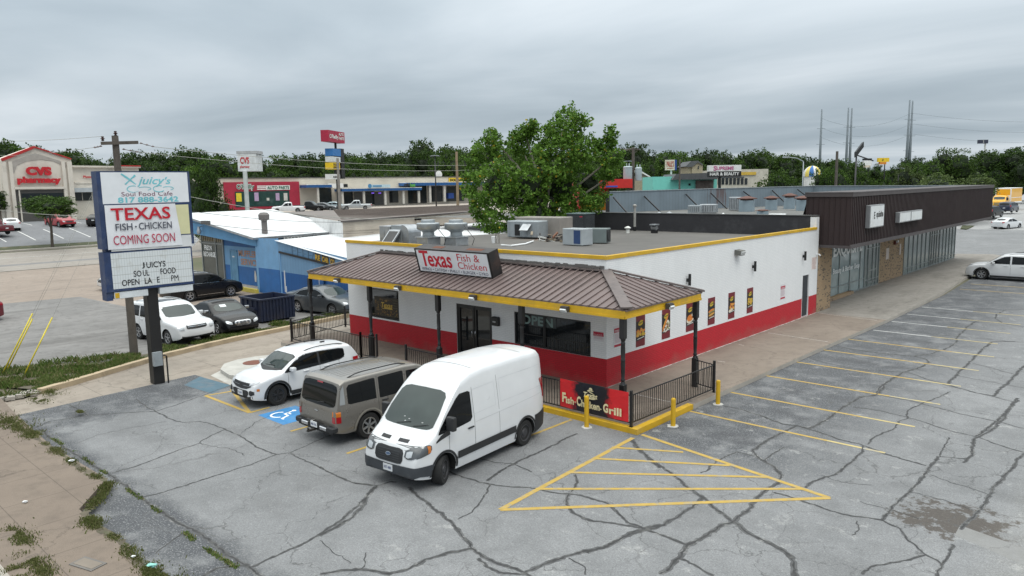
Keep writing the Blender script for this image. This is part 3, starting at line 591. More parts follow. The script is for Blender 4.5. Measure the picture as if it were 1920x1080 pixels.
# side door
sdm=mat('dark_door_paint',(.022,.026,.032),.5)
b=wb(rest); b.box(-.09,-.05,16.60,17.38,.03,2.10); sd_=b.build('door',sdm,rest)
b=wb(rest); b.box(-.05,-.035,16.63,16.67,.95,1.1); b.tube([(-.045,17.3,.98),(.02,17.3,.98),(.02,17.2,.98)],.012,6); b.build('door_handle',chrome,sd_)
b=wb(rest); b.box(-.10,.006,17.38,17.42,.02,2.13); b.box(-.10,.006,16.57,16.60,.02,2.13); b.box(-.1,.006,16.6,17.38,2.10,2.14); b.build('door_frame',mat('white_frame',(.68,.69,.70),.5),sd_)
# ---- canopy: roof slopes with ribs, fascia, posts
can=thing('entrance_canopy','brown ribbed metal canopy with yellow fascia on turned black posts around the entrance','canopy',(-5.8,-1.2,0),group=None)
EZ=3.2; E0=(-14.0,-2.45,EZ); E1=(2.42,-2.42,EZ); E2=(2.36,2.05,EZ); A0=(-11.96,-.02,3.97); A1_=(.0,-.02,3.90); EL=(-14.0,-.02,EZ)
def slope(b,pts): b.poly(pts)
b=wb(can)
for off in (0,-.05):
    for P in ([E0,E1,A1_,A0],[E1,E2,(.02,.1,3.9),A1_],[EL,E0,A0]): b.poly([(x,y,z+off) for x,y,z in P])
for p,q in ((E0,E1),(E1,E2),(EL,E0)): b.poly([p,q,(q[0],q[1],q[2]-.05),(p[0],p[1],p[2]-.05)])
def rib(p,q): b.beam((p[0],p[1],p[2]+.015),(q[0],q[1],q[2]+.015),.035,.035)
x=-13.85
while x<2.35:
    ye=-2.44; yt=-.03; zt=3.94
    if x<-11.96: t=(x+14.0)/2.04; yt=-2.45+2.43*t; zt=EZ+.77*t
    elif x>0: t=(2.42-x)/2.42; yt=-2.42+2.4*t; zt=EZ+.7*t
    rib((x,ye-.03,EZ-.008),(x,yt,zt)); x+=.305
y=-2.3
while y<2.0:
    if y<0: t=(y+2.42)/2.42; xt,zt=2.42-2.42*t,EZ+.7*t
    else: t=(2.05-y)/2.0; xt,zt=2.36-2.36*t,EZ+.7*t
    rib((2.42,y,EZ-.008),(xt,y,zt)); y+=.305
b.build('roof',roof_brown,can)
b=wb(can); b.beam((E1[0],E1[1],EZ+.06),(A1_[0],A1_[1],A1_[2]+.06),.34,.05); b.beam((E0[0]-.02,E0[1],EZ+.04),(A0[0],A0[1],A0[2]+.05),.26,.05); b.beam((E2[0]+.05,E2[1]+.05,EZ+.03),(.02,.1,3.97),.2,.06)
b.beam((-11.96,-.05,4.0),(0,-.05,3.95),.2,.05); b.build('ridge_cap',mat('ridge_flashing',(.14,.115,.11),.5,metal=.2,scale=4,stain=(.07,.06,.06),sfac=.6),can)
rr=random.Random(2); b=wb(can)
for k in range(70):
    x=-11.9+k*.17; b.obox((x,-.03,4.03+rr.uniform(-.015,.02)),(1,0,0),(0,1,0),(0,.2,1),.18,.04,.07+rr.random()*.05)
b.build('roof_sealant',mat('sealant',(.085,.078,.075),.9,scale=8),can)
b=wb(can)
b.box(-13.97,2.37,-2.43,-2.39,2.93,3.155); b.box(2.30,2.36,-2.38,2.0,2.93,3.155); b.box(-13.97,-13.93,-2.38,-.05,2.93,3.155)
b.box(-13.95,2.36,-2.45,-2.43,2.93,3.0); b.box(2.36,2.38,-2.43,2.0,2.93,3.0)
b.build('fascia',yellow_paint,can)
b=wb(can); b.poly([(-13.9,-2.38,2.95),(2.3,-2.38,2.95),(2.3,2.0,2.95),(0.01,2.0,2.95),(.01,-.01,2.95),(-13.9,-.01,2.95)]); b.build('soffit',mat('soffit_white',(.55,.55,.53),.7),can)
post_prof=[(.085,0),(.085,.0)]
def post(x,y):
    b=wb(can)
    b.bevbox(x-.085,x+.085,y-.085,y+.085,0,.98,.012); b.bevbox(x-.085,x+.085,y-.085,y+.085,2.33,2.94,.012)
    pr=[(.085,.97),(.075,1.0),(.052,1.06),(.066,1.09),(.066,1.12),(.05,1.15),(.06,1.35),(.068,1.6),(.06,1.65),(.07,1.67),(.07,1.70),(.06,1.72),(.068,1.95),(.06,2.15),(.066,2.18),(.066,2.2),(.052,2.24),(.075,2.3),(.085,2.34)]
    b.lathe(pr,(x,y,0),12); b.build('post',black_metal,can)
xs_=[oy(583.5,560,-2.3).x,oy(696,600,-2.3).x,oy(823,600,-2.3).x,oy(979,600,-2.3).x]
for x in xs_: post(x,-2.32)
post(2.22,-2.3); post(2.2,1.95)
def floodlight(parent,p,nrm,s=1.):
    """small wall-pack lamp; nrm is the horizontal outward direction"""
    n_=Vector(nrm); u=Vector((-n_.y,n_.x,0)); p=Vector(p); o=thing('wall_light',None,None,p) if parent is None else None
    b=MB(p) if parent is None else wb(parent)
    b.obox(p+n_*.06*s,u,n_,(0,0,1),.26*s,.12*s,.17*s,0)
    b.obox(p+n_*.13*s+Vector((0,0,.03*s)),u,n_,(0,0,1),.24*s,.05*s,.08*s,0)
    lo=b.build('lamp',mat('bronze_lamp',(.05,.045,.04),.5),parent or o)
    b=MB(p) if parent is None else wb(parent); b.obox(p+n_*.14*s-Vector((0,0,.04*s)),u,(n_*.8-Vector((0,0,.6))).normalized(),(n_*.6+Vector((0,0,.8))).normalized(),.22*s,.06*s,.11*s,0)
    b.build('lens',mat('lamp_lens',(.55,.57,.58),.25),lo if parent is not None else o); return o
pos_=[("at the far left end of the canopy's yellow fascia",(oy(635,521,-2.45).x,-2.46,3.03),(0,-1,0)),("on the yellow fascia left of the double door",(oy(749,535,-2.45).x,-2.46,3.03),(0,-1,0)),("on the yellow fascia above the double door",(oy(890,552,-2.45).x,-2.46,3.03),(0,-1,0)),
 ("on the yellow fascia above the dark OPEN window",(oy(1062,576,-2.45).x,-2.46,3.03),(0,-1,0)),("on the yellow fascia round the corner, above the food posters",(2.40,ox(1252,571,2.4).y,3.03),(1,0,0))]
for t,p,nn in pos_:
    o=floodlight(None,p,nn); tag(o,'small bronze flood lamp '+t,'lamp','flood lamps along the canopy fascia')
# canopy sign (leans forward over the canopy)
bl=oy(787,509,-1.35); br_=oy(925,522,-1.35); tl_=ox(778,465,bl.x); tr_=ox(913,475,br_.x)
b0=bl; U=Vector((1,0,0)); Vv=Vector((0,(tl_.y+tr_.y)/2-bl.y,(tl_.z+tr_.z)/2-bl.z)); Hs=Vv.length; Vv/=Hs; Nn=U.cross(Vv); Ws=br_.x-bl.x
print('sign',bl,br_,tl_,tr_,Hs,Ws)
sg=thing('canopy_sign','white lightbox reading Texas Fish & Chicken, leaning on the brown canopy roof','sign',(bl.x+Ws/2,bl.y,3.5))
b=wb(sg); c0=b0+U*Ws/2+Vv*Hs/2-Nn*.26; b.obox(c0,U,Vv,Nn,Ws,Hs,.5,0); b.build('cabinet',mat('sign_cabinet_black',(.02,.018,.018),.5,stain=(.09,.05,.04),sfac=.5),sg)
b=wb(sg); f0=b0+Nn*.0; P=lambda a,c,d=.0:b0+U*(a*Ws)+Vv*(c*Hs)+Nn*d
b.poly([P(.02,.05,.006-.01+.004),P(.98,.05,0.004),P(.98,.95,.004),P(.02,.95,.004)],0); b.build('face',mat('sign_white',(.72,.73,.76),.4,var=.04),sg)
for k in ((.02,.05,.98,.05),(.98,.05,.98,.95),(.98,.95,.02,.95),(.02,.95,.02,.05)): pass
sred=mat('sign_red',(.52,.01,.03),.45); snavy=mat('sign_navy',(.02,.03,.09),.45)
def seg_text(b,t,a,c,w,h,mi,**k): b.text(t,P(a,c,.008),U,Vv,w*Ws,h*Hs,mi,**k)
b=wb(sg); seg_text(b,'T',.055,.27,.13,.66,0,bold=.02); seg_text(b,'exas',.165,.27,.335,.47,0,bold=.02); seg_text(b,'Fish &',.585,.60,.29,.29,0); seg_text(b,'Chicken',.575,.285,.37,.275,0)
seg_text(b,'WINGS • CATFISH • PHILLY • BURGER • GYRO',.05,.095,.90,.12,1); b.build('lettering',[sred,snavy],sg)
b=wb(sg)
for a,c,d,e in ((0,0,1,.045),(0,.955,1,1),(0,.045,.018,.955),(.982,.045,1,.955)): b.poly([P(a,c,.012),P(d,c,.012),P(d,e,.012),P(a,e,.012)])
b.build('frame',black_metal,sg)
for a,c in ((.22,.36),(.68,.88)): 
    b=wb(sg); q=[P(a,1,0)-Nn*.15,P(c,1,0)-Nn*.15,P(c,1,0)-Nn*.36,P(a,1,0)-Nn*.36]; b.poly([p+Vv*.004 for p in q]); b.build('rust_patch',mat('rust_brown',(.13,.05,.03),.9),sg)
for a in (.1,.5,.95): b=wb(sg); b.beam(P(a,.02,-.1),P(a,-.25,-.12),.06); b.build('bracket',black_metal,sg)
# box by the door, notices, posters, wall lights
b=MB((-5.02,-.06,1.54)); b.bevbox(-5.2,-4.86,-.14,-.003,1.53,1.87,.02); b.box(-5.13,-4.98,-.146,-.14,1.66,1.71,1); o=b.build('letter_box',[black_metal,galv]); tag(o,'black letter box on the white wall right of the double door','letter box')
nred=mat('notice_red',(.45,.02,.05),.5); nwhite=mat('notice_white',(.68,.66,.68),.5,var=.05); npink=mat('notice_print',(.50,.36,.40),.6,var=.1,scale=30)
def ntc(name,plane,a0,a1,z0,z1,label,head,bottom=None,body=True,cat='notice',group=None):
    """flat notice on the front (plane 'y') or the side wall (plane 'x')"""
    Q=(lambda a,z,d:(a,-d,z)) if plane=='y' else (lambda a,z,d:(d,a,z)); u=(1,0,0) if plane=='y' else (0,1,0)
    org=Q((a0+a1)/2,z0,0); b=MB(org)
    R_=lambda p,q,r,s_,d,mi:b.poly([Q(p,r,d),Q(q,r,d),Q(q,s_,d),Q(p,s_,d)],mi)
    b.box(*( (a0,a1,-.008,-.001) if plane=='y' else (.001,.008,a0,a1)),z0,z1,1)
    H=z1-z0;W=a1-a0; R_(a0+.01,a1-.01,z1-H*head[1],z1-H*head[0],.010,0)
    if head[2]: b.text(head[2],Q(a0+W*.12,z1-H*(head[1]*.55+head[0]*.45)-.015,.012),u,(0,0,1),W*.76,H*.05,1,bold=.02)
    if head[3]: b.text(head[3],Q(a0+W*.12,z1-H*(head[1]*.9+head[0]*.1),.012),u,(0,0,1),W*.76,H*.05,1,bold=.02)
    if bottom: R_(a0+.01,a1-.01,z0+.01,z0+H*bottom,.010,0)
    n=int(H/.035); 
    for k in range(2,n):
        z=z0+H*(bottom or .03)+k*.03
        if z>z1-H*head[1]-.03: break
        R_(a0+W*.08,a0+W*random.uniform(.75,.94),z,z+.012,.0105,2)
    o=b.build(name,[nred,nwhite,npink]); return tag(o,label,cat,group)
ntc('notice','y',-.54,-.1,1.55,1.87,'small red and white notice on the front wall beside the corner','notice' and (.05,.5,'NO','TRESPASSING'))
ntc('parking_notice','x',.42,.92,1.28,2.02,'tall pink and white towing notice with red bands, nearest the corner on the side wall',(.12,.32,'PARKING','TOWING'),.12,group='towing notices on the side wall')
ntc('parking_notice','x',13.96,14.5,1.24,1.94,'tall pink and white towing notice between the last food poster and the side door',(.12,.32,'PARKING','TOWING'),.12,group='towing notices on the side wall')
b=MB((0,18.0,2.3)); b.box(.001,.01,17.66,18.38,2.28,2.92,0)
for k in range(14): b.box(.01,.0112,17.72,18.30-random.random()*.15,2.32+k*.042,2.34+k*.042,1)
tag(b.build('notice',[mat('notice_faded',(.72,.68,.66),.6),mat('notice_faint_red',(.5,.30,.27),.6)]),'faded square notice high on the white wall above the side door','notice')
b=MB((0,18.28,3.0)); b.box(.001,.05,18.2,18.3,3.0,3.1); b.tube([(.05,18.25,3.06),(.15,18.25,3.05)],.015); b.tube([(.13,18.28,3.04),(.24,18.16,3.0)],.035,10); tag(b.build('security_camera',white_paint),'small white security camera at the far end of the side wall','camera')
pm=[mat('poster_maroon',(.16,.012,.02),.45,var=.15),mat('poster_black',(.015,.012,.012),.45),mat('poster_mustard',(.55,.38,.03),.5),mat('food_orange',(.62,.19,.03),.5,var=.3,scale=20),mat('food_gold',(.60,.33,.06),.5,var=.35,scale=20),mat('food_brown',(.22,.09,.03),.6,var=.4,scale=25),mat('food_cream',(.66,.60,.48),.5,var=.1,scale=15),mat('food_green',(.20,.24,.07),.6,var=.4,scale=20),mat('poster_line',(.6,.58,.55),.5)]
def poster(k,y0,y1,z0,z1,food,label):
    b=MB((0,(y0+y1)/2,z0)); W=y1-y0;H=z1-z0; rr=random.Random(k+20)
    b.box(.001,.010,y0,y1,z0,z1,0); Q=lambda a,c,d=0:(.0115+d,y0+a*W,z0+c*H)
    b.poly([Q(.0,.19),Q(1,.25),Q(1,.62),Q(.9,.78),Q(.0,.84)],1)
    b.disc(Q(.48,.75,.0008),W*.27,mi=2,u=(0,1,0),v=(0,.25,1),ry=H*.075,n=10); b.disc(Q(.6,.82,.0009),W*.16,mi=2,u=(0,1,0),v=(0,0,1),ry=H*.03,n=8)
    b.text('Texas',Q(.2,.72,.0014),(0,1,.18),(0,0,1),W*.6,H*.055,1,bold=.03)
    def blob(a,c,ra,rc,mi,t=0.,d=.001,n=12): b.disc(Q(a,c,d),ra*W,mi=mi,u=(0,math.cos(t),math.sin(t)),v=(0,-math.sin(t),math.cos(t)),ry=rc*H,n=n)
    if food=='wings':
        for j in range(26): blob(rr.uniform(.1,.9),rr.uniform(.36,.55),rr.uniform(.10,.2),rr.uniform(.025,.05),rr.choice((4,4,3,2)),rr.uniform(-1,1),.001+j*.0001,7)
    elif food=='sandwich':
        blob(.55,.42,.45,.15,6,.9); 
        for j in range(24): blob(rr.uniform(.25,.95),rr.uniform(.3,.52),.1,.03,rr.choice((7,5,1,6)),rr.uniform(-1,1),.0014+j*.00005,6)
        blob(.38,.52,.62,.045,3,.95,.003); blob(.3,.55,.5,.02,4,.95,.0035)
    elif food=='basket':
        blob(.5,.42,.48,.13,6,.2); blob(.5,.47,.40,.12,3,.1,.0015); blob(.85,.58,.18,.05,6,.4,.002)
    elif food=='burger':
        blob(.5,.52,.45,.055,3,.15,.0014); blob(.52,.47,.46,.03,7,.15,.0018); blob(.5,.43,.44,.03,5,.15,.0022); blob(.5,.38,.46,.035,4,.15,.0026); blob(.5,.29,.35,.04,5,.1,.0012)
    elif food=='nuggets':
        blob(.45,.34,.42,.06,6,.2,.0012)
        for j in range(16): blob(rr.uniform(.2,.85),rr.uniform(.38,.58),.15,.04,rr.choice((3,4,3)),rr.uniform(-1,1),.0014+j*.0001,8)
    else:
        for j in range(24): blob(rr.uniform(.15,.85),rr.uniform(.34,.58),.14,.035,rr.choice((2,4,2)),rr.uniform(-1,1),.001+j*.0001,7)
    b.poly([Q(.12,.235,.004),Q(.9,.275,.004),Q(.9,.305,.004),Q(.12,.265,.004)],8)
    tag(b.build('food_poster',pm),label,'poster','food posters on the side wall')
for k,(y0,y1,fd,lb) in enumerate(((1.76,2.33,'wings','maroon poster of yellow fries and fried wings, first from the front corner'),(3.47,4.04,'sandwich','maroon poster of a long orange filled sandwich in a white tray'),(5.22,5.80,'basket','maroon poster of an orange dish in a round white bowl, behind the right canopy post'),
    (6.94,7.52,'burger','maroon poster of a tall burger, just past the canopy'),(8.69,9.27,'nuggets','maroon poster of golden brown fried pieces on a pale tray'),(10.44,11.02,'fries','maroon poster of pale yellow fried pieces, farthest from the street'))): poster(k,y0,y1,1.06,2.16,fd,lb)
for y,lb in ((5.24,'just behind the brown canopy tip'),(10.91,'in the middle of the wall, below the grey flood lamp'),(16.52,'nearest the dark side door')):
    b=MB((0,y,3.1)); b.lathe([(0,-.22),(.055,-.22),(.055,.22),(0,.22)],(.12,y,3.1),12); b.box(.001,.08,y-.05,y+.05,3.02,3.14); tag(b.build('wall_sconce',black_metal),'black wall light '+lb,'wall light','black wall lights on the side wall')
b=MB((0,9.3,3.75)); b.obox((.14,9.35,3.82),(0,1,0),(1,0,-.15),(.15,0,1),.42,.28,.2,0); b.obox((.29,9.35,3.8),(0,1,0),(1,0,-.4),(.4,0,1),.36,.04,.13,1); tag(b.build('flood_lamp',[mat('lamp_grey',(.12,.12,.11),.6),mat('lamp_lens',(.5,.5,.5),.3)]),'large grey flood lamp near the top of the white side wall','lamp')
# ---- fence round the porch
def fence_run(name,pts,label,H=.95,tall=(),zb=.0):
    o=thing(name,label,'fence',(*pts[0][:2],zb))
    for (p,q) in zip(pts,pts[1:]):
        p,q=Vector((*p,0)),Vector((*q,0)); L=(q-p).length
        for h in (.12,H-.04): b=wb(o); b.beam(p+Vector((0,0,h)),q+Vector((0,0,h)),.028,.03); b.build('rail',black_metal,o)
        b=wb(o); n=int(L/.105)
        for k in range(1,n): r=p.lerp(q,k/n); b.box(r.x-.008,r.x+.008,r.y-.008,r.y+.008,.12,H-.04)
        x=b.build('balusters',black_metal,o)
    for p in pts: b=wb(o); b.bevbox(p[0]-.035,p[0]+.035,p[1]-.035,p[1]+.035,0,H+.1,.006); b.box(p[0]-.055,p[0]+.055,p[1]-.055,p[1]+.055,0,.012); b.build('fence_post',black_metal,o)
    return o
fence_run('railing',[(-6.9,-2.92),(-2.4,-2.92),(2.92,-2.92),(3.02,1.72),(2.25,1.95)],'black steel railing with thin bars around the front right corner of the porch')
fence_run('railing',[(-10.2,-2.55),(-15.35,-2.6),(-16.4,1.0),(-14.62,1.0)],'black steel railing at the left end of the porch behind the parked white crossover')
# the second short run between the left post and door
fence_run('railing',[(-9.35,-2.4),(-10.2,-2.55)],'short black railing joined to the second canopy post from the left')
# banner
b=MB((1.65,-2.98,.1)); W0,W1=.42,2.86
def bmat():
    m,nt,bb=nodes('banner_print'); p=geopos(nt); s=nt.nodes.new('ShaderNodeSeparateXYZ'); link(nt,p,s.inputs[0]); n=tnoise(nt,p,2.3,5,.7)
    f=math_(nt,'ADD',math_(nt,'ABSOLUTE',math_(nt,'SUBTRACT',s.outputs[0],1.58)),math_(nt,'MULTIPLY_ADD',n.outputs[0],.9,-.45)); c=mixc(nt,ramp(nt,f,[(.50,0.),(.72,1.)]),(.012,.013,.02),(.60,.02,.025))
    link(nt,c,bb.inputs['Base Color']); bb.inputs['Roughness'].default_value=.4; bump(nt,bb,tnoise(nt,p,1.8,3).outputs[0],.6,.1); return m
n=24
for j in range(n):
    a0=W0+(W1-W0)*j/n; a1=W0+(W1-W0)*(j+1)/n; f=lambda a:-2.975+.012*math.sin(a*5)+.006*math.sin(a*13)
    b.add([(a0,f(a0),.14),(a1,f(a1),.14),(a1,f(a1),1.0),(a0,f(a0),1.0)],[(0,1,2,3)],0,True)
ban=b.build('banner',bmat()); tag(ban,'red and black banner reading Fish Chicken Grill tied to the black railing','banner')
cream=mat('banner_cream',(.70,.62,.38),.5); b=MB((1.65,-2.98,.1)); yy=-3.005
def bt(t,x0,z0,w,h,**k): b.text(t,(x0,yy,z0),(1,0,-.0),(0,0,1),w,h,0,**k)
bt('F',.52,.30,.14,.30,bold=.045); bt('ish',.66,.28,.30,.22,bold=.03); b.disc((1.01,yy,.38),.022,u=(1,0,0),v=(0,0,1)); bt('C',1.07,.28,.15,.30,bold=.045); bt('hicken',1.24,.28,.66,.22,bold=.03); b.disc((1.94,yy,.34),.022,u=(1,0,0),v=(0,0,1)); bt('G',2.02,.27,.18,.27,bold=.045); bt('rill',2.23,.26,.42,.23,bold=.03)
bt('Texas',1.32,.60,.50,.16,bold=.03,shear=.3); b.stroke([(1.36,yy,.54),(1.5,yy,.585),(1.7,yy,.59),(1.82,yy,.62)],[.01,.05,.04,.01],(0,-1,0)); b.stroke([(1.46,yy,.80),(1.55,yy,.83),(1.68,yy,.82)],[.03,.06,.01],(0,-1,0)); b.disc((1.58,yy,.87),.06,u=(1,0,0),v=(0,0,1),ry=.04); b.stroke([(1.5,yy,.79),(1.6,yy,.76),(1.72,yy,.72)],[.02,.03,.01],(0,-1,0))
b.build('lettering',cream,ban)
b=MB()
for k in range(90):
    y=.05+k*.205; b.poly([(.004,y,.003),(random.uniform(.02,.07),y,.003),(random.uniform(.02,.07),y+.2,.003),(.004,y+.2,.003)])
for p_,q_ in (((1533,587),(1645,601)),((1440,624),(1552,641)),((1385,646),(1395,648)),((1190,739),(1258,754)),((1345,677),(1360,679))): line(b,g(*p_,0),g(*q_,0),.035,0,.0035)
struct(b.build('whitewash_marks',mat('whitewash',(.55,.52,.50),.8,scale=6,stain=(.3,.25,.2),sfac=.7)))
# bollards
for (px,py),lb in (((1100,801),'yellow steel bollard in front of the red banner'),((1262,799),'yellow steel bollard in front of the side railing'),((1346,758),'yellow steel bollard at the far end of the side railing')):
    p=g(px,py); o=thing('bollard',lb,'bollard',(p.x,p.y,-.15),group='yellow bollards round the porch corner'); bh={1100:.93,1262:.83,1346:.78}[px]
    b=wb(o); b.lathe([(.0,bh),(.05,bh-.005),(.065,bh-.03),(.068,bh-.06),(.068,0)],(p.x,p.y,-.15),16); b.build('post',yellow_paint,o)
    b=wb(o); rr=random.Random(int(px)); ring=[(math.cos(R(a))*rr.uniform(.13,.2),math.sin(R(a))*rr.uniform(.13,.2)) for a in range(0,360,24)]; b.prism([(p.x+q[0],p.y+q[1]) for q in ring],-.149,-.135); b.build('footing',mat('footing_concrete',(.45,.45,.43),.9),o)
# ---------------- vehicles ----------------
def paint(name,col,metal=0.,rough=.32): return mat(name,col,rough,metal=metal,var=.04,scale=1.5,coat=.6)
pw=paint('car_white',(.62,.63,.645)); pk=mat('car_black',(.006,.006,.007),.3,var=.04,coat=.25,spec=.3); pgold=paint('car_pewter',(.215,.20,.18),metal=.45,rough=.3); pgrey=paint('car_grey',(.085,.092,.098),metal=.5); psil=paint('car_silver',(.42,.44,.45),metal=.5); pblue=paint('car_navy',(.015,.02,.045)); pred=paint('car_maroon',(.12,.008,.015)); pyel=paint('truck_yellow',(.75,.38,.01),rough=.45); psb=paint('car_pale_blue',(.33,.42,.45),metal=.4)
g_car=glassmat('car_glass',(.006,.007,.008),.03,.28); g_wind=glassmat('car_windscreen',(.032,.045,.043),.03,.5); lamp_red=mat('tail_lamp_red',(.33,.01,.015),.15,coat=1.); lamp_clear=mat('head_lamp_clear',(.50,.52,.54),.12,metal=.3,coat=1.); lamp_amber=mat('lamp_amber',(.55,.16,.02),.2,coat=1.); plate_m=mat('number_plate',(.62,.64,.66),.4); underm=mat('underbody',(.01,.01,.01),.9); seam_m=mat('seam_shadow',(.03,.03,.032),.7); tex=mat('plate_ink',(.03,.05,.16),.5)
class Car:
    def __init__(s,L,W,H,top,wb,fo,Rw=.35,clear=.2,belt=.95,tum=.16,r=.10,crown=.05,a=.55,k=.16,dx=.05,rise=.12,e=.09,sillin=.035):
        s.L,s.W,s.H,s.top,s.Rw,s.belt,s.tum,s.r=L,W,H,top,Rw,belt,tum,r; s.clear=clear; s.xf=L/2-fo; s.xr=s.xf-wb; s.a,s.k,s.dx,s.crown,s.rise,s.e,s.sillin=a,k,dx,crown,rise,e,sillin
        s.mesh()
    def w(s,x):
        t=max(0,(abs(x)-(s.L/2-s.a))/s.a); return s.W/2*(1-s.k*t**2.2)
    def prof(s,z):
        if z<=s.belt: return interp([(s.clear,1-s.sillin*1.6),(s.clear+.14,1-s.sillin*.4),(s.clear+.32,1.),(s.belt-.15,.992),(s.belt,.972)],z)
        t=(z-s.belt)/(s.H-s.belt); return .972-s.tum*(.85*t+.15*t*t)
    def mesh(s):
        L=s.L; xs=[-L/2+s.e+s.dx*i for i in range(int((L-2*s.e)/s.dx)+1)]+[L/2-s.e]
        A=s.Rw+.065
        for c in (s.xf,s.xr):
            xs+=[c-A,c+A,c-A+.004,c+A-.004,c-A*.93,c+A*.93,c-A*.8,c+A*.8]
        xs+=[p[0] for p in s.top if abs(p[0])<L/2-s.e]; xs=sorted(set(round(x,4) for x in xs if abs(x)<=L/2-s.e+1e-6))
        St=[(x,0.) for x in xs]; ph=[R(t) for t in (25,50,68,80)]
        St=[(-L/2+s.e*(1-math.sin(t)),s.e*(1-math.cos(t))) for t in ph[::-1]]+St+[(L/2-s.e*(1-math.sin(t)),s.e*(1-math.cos(t))) for t in ph]
        V=[];n=None;F=[];mi=[]; Ns=9
        for x,ins in St:
            zt=interp(s.top,x)-ins*.6; zl=s.clear+s.rise*max(0,(abs(x)-(L/2-s.a))/s.a)**1.5+ins*.5
            for c in (s.xf,s.xr):
                d=abs(x-c)
                if d<A: zl=max(zl,min(zt-.1,s.Rw+math.sqrt(max(0,A*A-d*d))))
            W=s.w(x)-ins*.7; r=min(s.r,(zt-zl)*.4); half=[(0,zl),(W*.8,zl)]
            z1=zt-r
            for i in range(Ns): 
                z=zl+(z1-zl)*i/(Ns-1); half.append((W*s.prof(z),z))
            wt=W*s.prof(z1)
            for q in (30,60,90): half.append((wt-r*(1-math.cos(R(q))),z1+r*math.sin(R(q))))
            w2=wt-r; cr=s.crown*min(1,w2/.7)
            for f in (.75,.5,.25,0): half.append((w2*f,zt+cr*(1-f*f)))
            ring=half+[(-y,z) for y,z in half[-2:0:-1]]
            n=len(ring); V+=[(x,y,z) for y,z in ring]
        m=len(St)
        for i in range(m-1):
            for k in range(n):
                F.append((i*n+k,i*n+(k+1)%n,(i+1)*n+(k+1)%n,(i+1)*n+k)); mi.append(1 if k<2 or k>=n-2 or k==n-2 else 0)
        F+=[tuple(range(n))[::-1],tuple(range((m-1)*n,m*n))]; mi+=[0,0]
        s.V,s.F,s.mi=V,F,mi; s.bvh=BVHTree.FromPolygons([Vector(v) for v in V],F)
    def body(s,name,paint_,parent):
        b=MB(); b.add(s.V,s.F,0,True); b.m=list(s.mi); return b.build(name,[paint_,underm],parent,angle=32)
    def hit(s,o,d,off):
        h=s.bvh.ray_cast(Vector(o),Vector(d))
        if h[0] is None: return None
        n=h[1]
        if n.dot(Vector(d))>0: n=-n
        return h[0]+n*off
    def grid(s,b,rows,mi):
        """rows: lists of points or None"""
        n=len(rows[0]); base=len(b.v); ok=[[p is not None for p in r] for r in rows]
        vs=[(p or Vector((0,0,0))) for r in rows for p in r]; fs=[(i*n+j,i*n+j+1,(i+1)*n+j+1,(i+1)*n+j) for i in range(len(rows)-1) for j in range(n-1) if ok[i][j] and ok[i][j+1] and ok[i+1][j] and ok[i+1][j+1]]
        b.add(vs,fs,mi,True)
    def side(s,b,st,sd=1,off=.006,mi=0,step=.08,rows=6):
        xs=[]; 
        for p,q in zip(st,st[1:]):
            k=max(1,int(abs(q[0]-p[0])/step)); xs+=[p[0]+(q[0]-p[0])*i/k for i in range(k)]
        xs.append(st[-1][0]); lo=[(p[0],p[1]) for p in st]; hi=[(p[0],p[2]) for p in st]
        s.grid(b,[[s.hit((x,sd*3,interp(lo,x)+(interp(hi,x)-interp(lo,x))*j/rows),(0,-sd,0),off) for j in range(rows+1)] for x in xs],mi)
    def end(s,b,st,sd=1,off=.006,mi=0,step=.08,rows=8):
        ys=[]
        for p,q in zip(st,st[1:]):
            k=max(1,int(abs(q[0]-p[0])/step)); ys+=[p[0]+(q[0]-p[0])*i/k for i in range(k)]
        ys.append(st[-1][0]); lo=[(p[0],p[1]) for p in st]; hi=[(p[0],p[2]) for p in st]
        s.grid(b,[[s.hit((sd*5,y,interp(lo,y)+(interp(hi,y)-interp(lo,y))*j/rows),(-sd,0,0),off) for j in range(rows+1)] for y in ys],mi)
    def region(s,b,pred,off=.008,mi=0):
        """a skin over the body faces whose centre satisfies pred"""
        nrm={}; F=[]
        V=[Vector(v) for v in s.V]
        for f in s.F:
            if len(f)>4: c=sum((V[i] for i in f),Vector())/len(f); ok=False
            else: c=sum((V[i] for i in f),Vector())/len(f); ok=pred(c)
            if ok: F.append(f)
        mid=Vector((0,0,s.H*.5))
        for f in F:
            n=(V[f[1]]-V[f[0]]).cross(V[f[2]]-V[f[1]])
            if n.length<1e-9: n=(V[f[2]]-V[f[1]]).cross(V[f[3]]-V[f[2]])
            c=sum((V[i] for i in f),Vector())/len(f)
            if n.dot(c-Vector((c.x*.6,0,s.H*.5)))<0: n=-n
            if n.length>0:
                n.normalize()
                for i in f: nrm[i]=nrm.get(i,Vector())+n
        idx={i:k for k,i in enumerate(nrm)}
        b.add([V[i]+nrm[i].normalized()*off for i in nrm],[tuple(idx[i] for i in f) for f in F if all(i in idx for i in f)],mi,True)
    def topp(s,b,st,off=.006,mi=0,rows=4):
        s.grid(b,[[s.hit((x,y0+(y1-y0)*j/rows,5),(0,0,-1),off) for j in range(rows+1)] for x,y0,y1 in st],mi)
    def arch(s,b,xc,sd,r0,r1,off=.008,mi=0,a0=-5,a1=185):
        s.grid(b,[[s.hit((xc+(r0+(r1-r0)*j/2)*math.cos(R(a)),sd*3,s.Rw+(r0+(r1-r0)*j/2)*math.sin(R(a))),(0,-sd,0),off) for j in range(3)] for a in range(a0,a1+1,10)],mi)
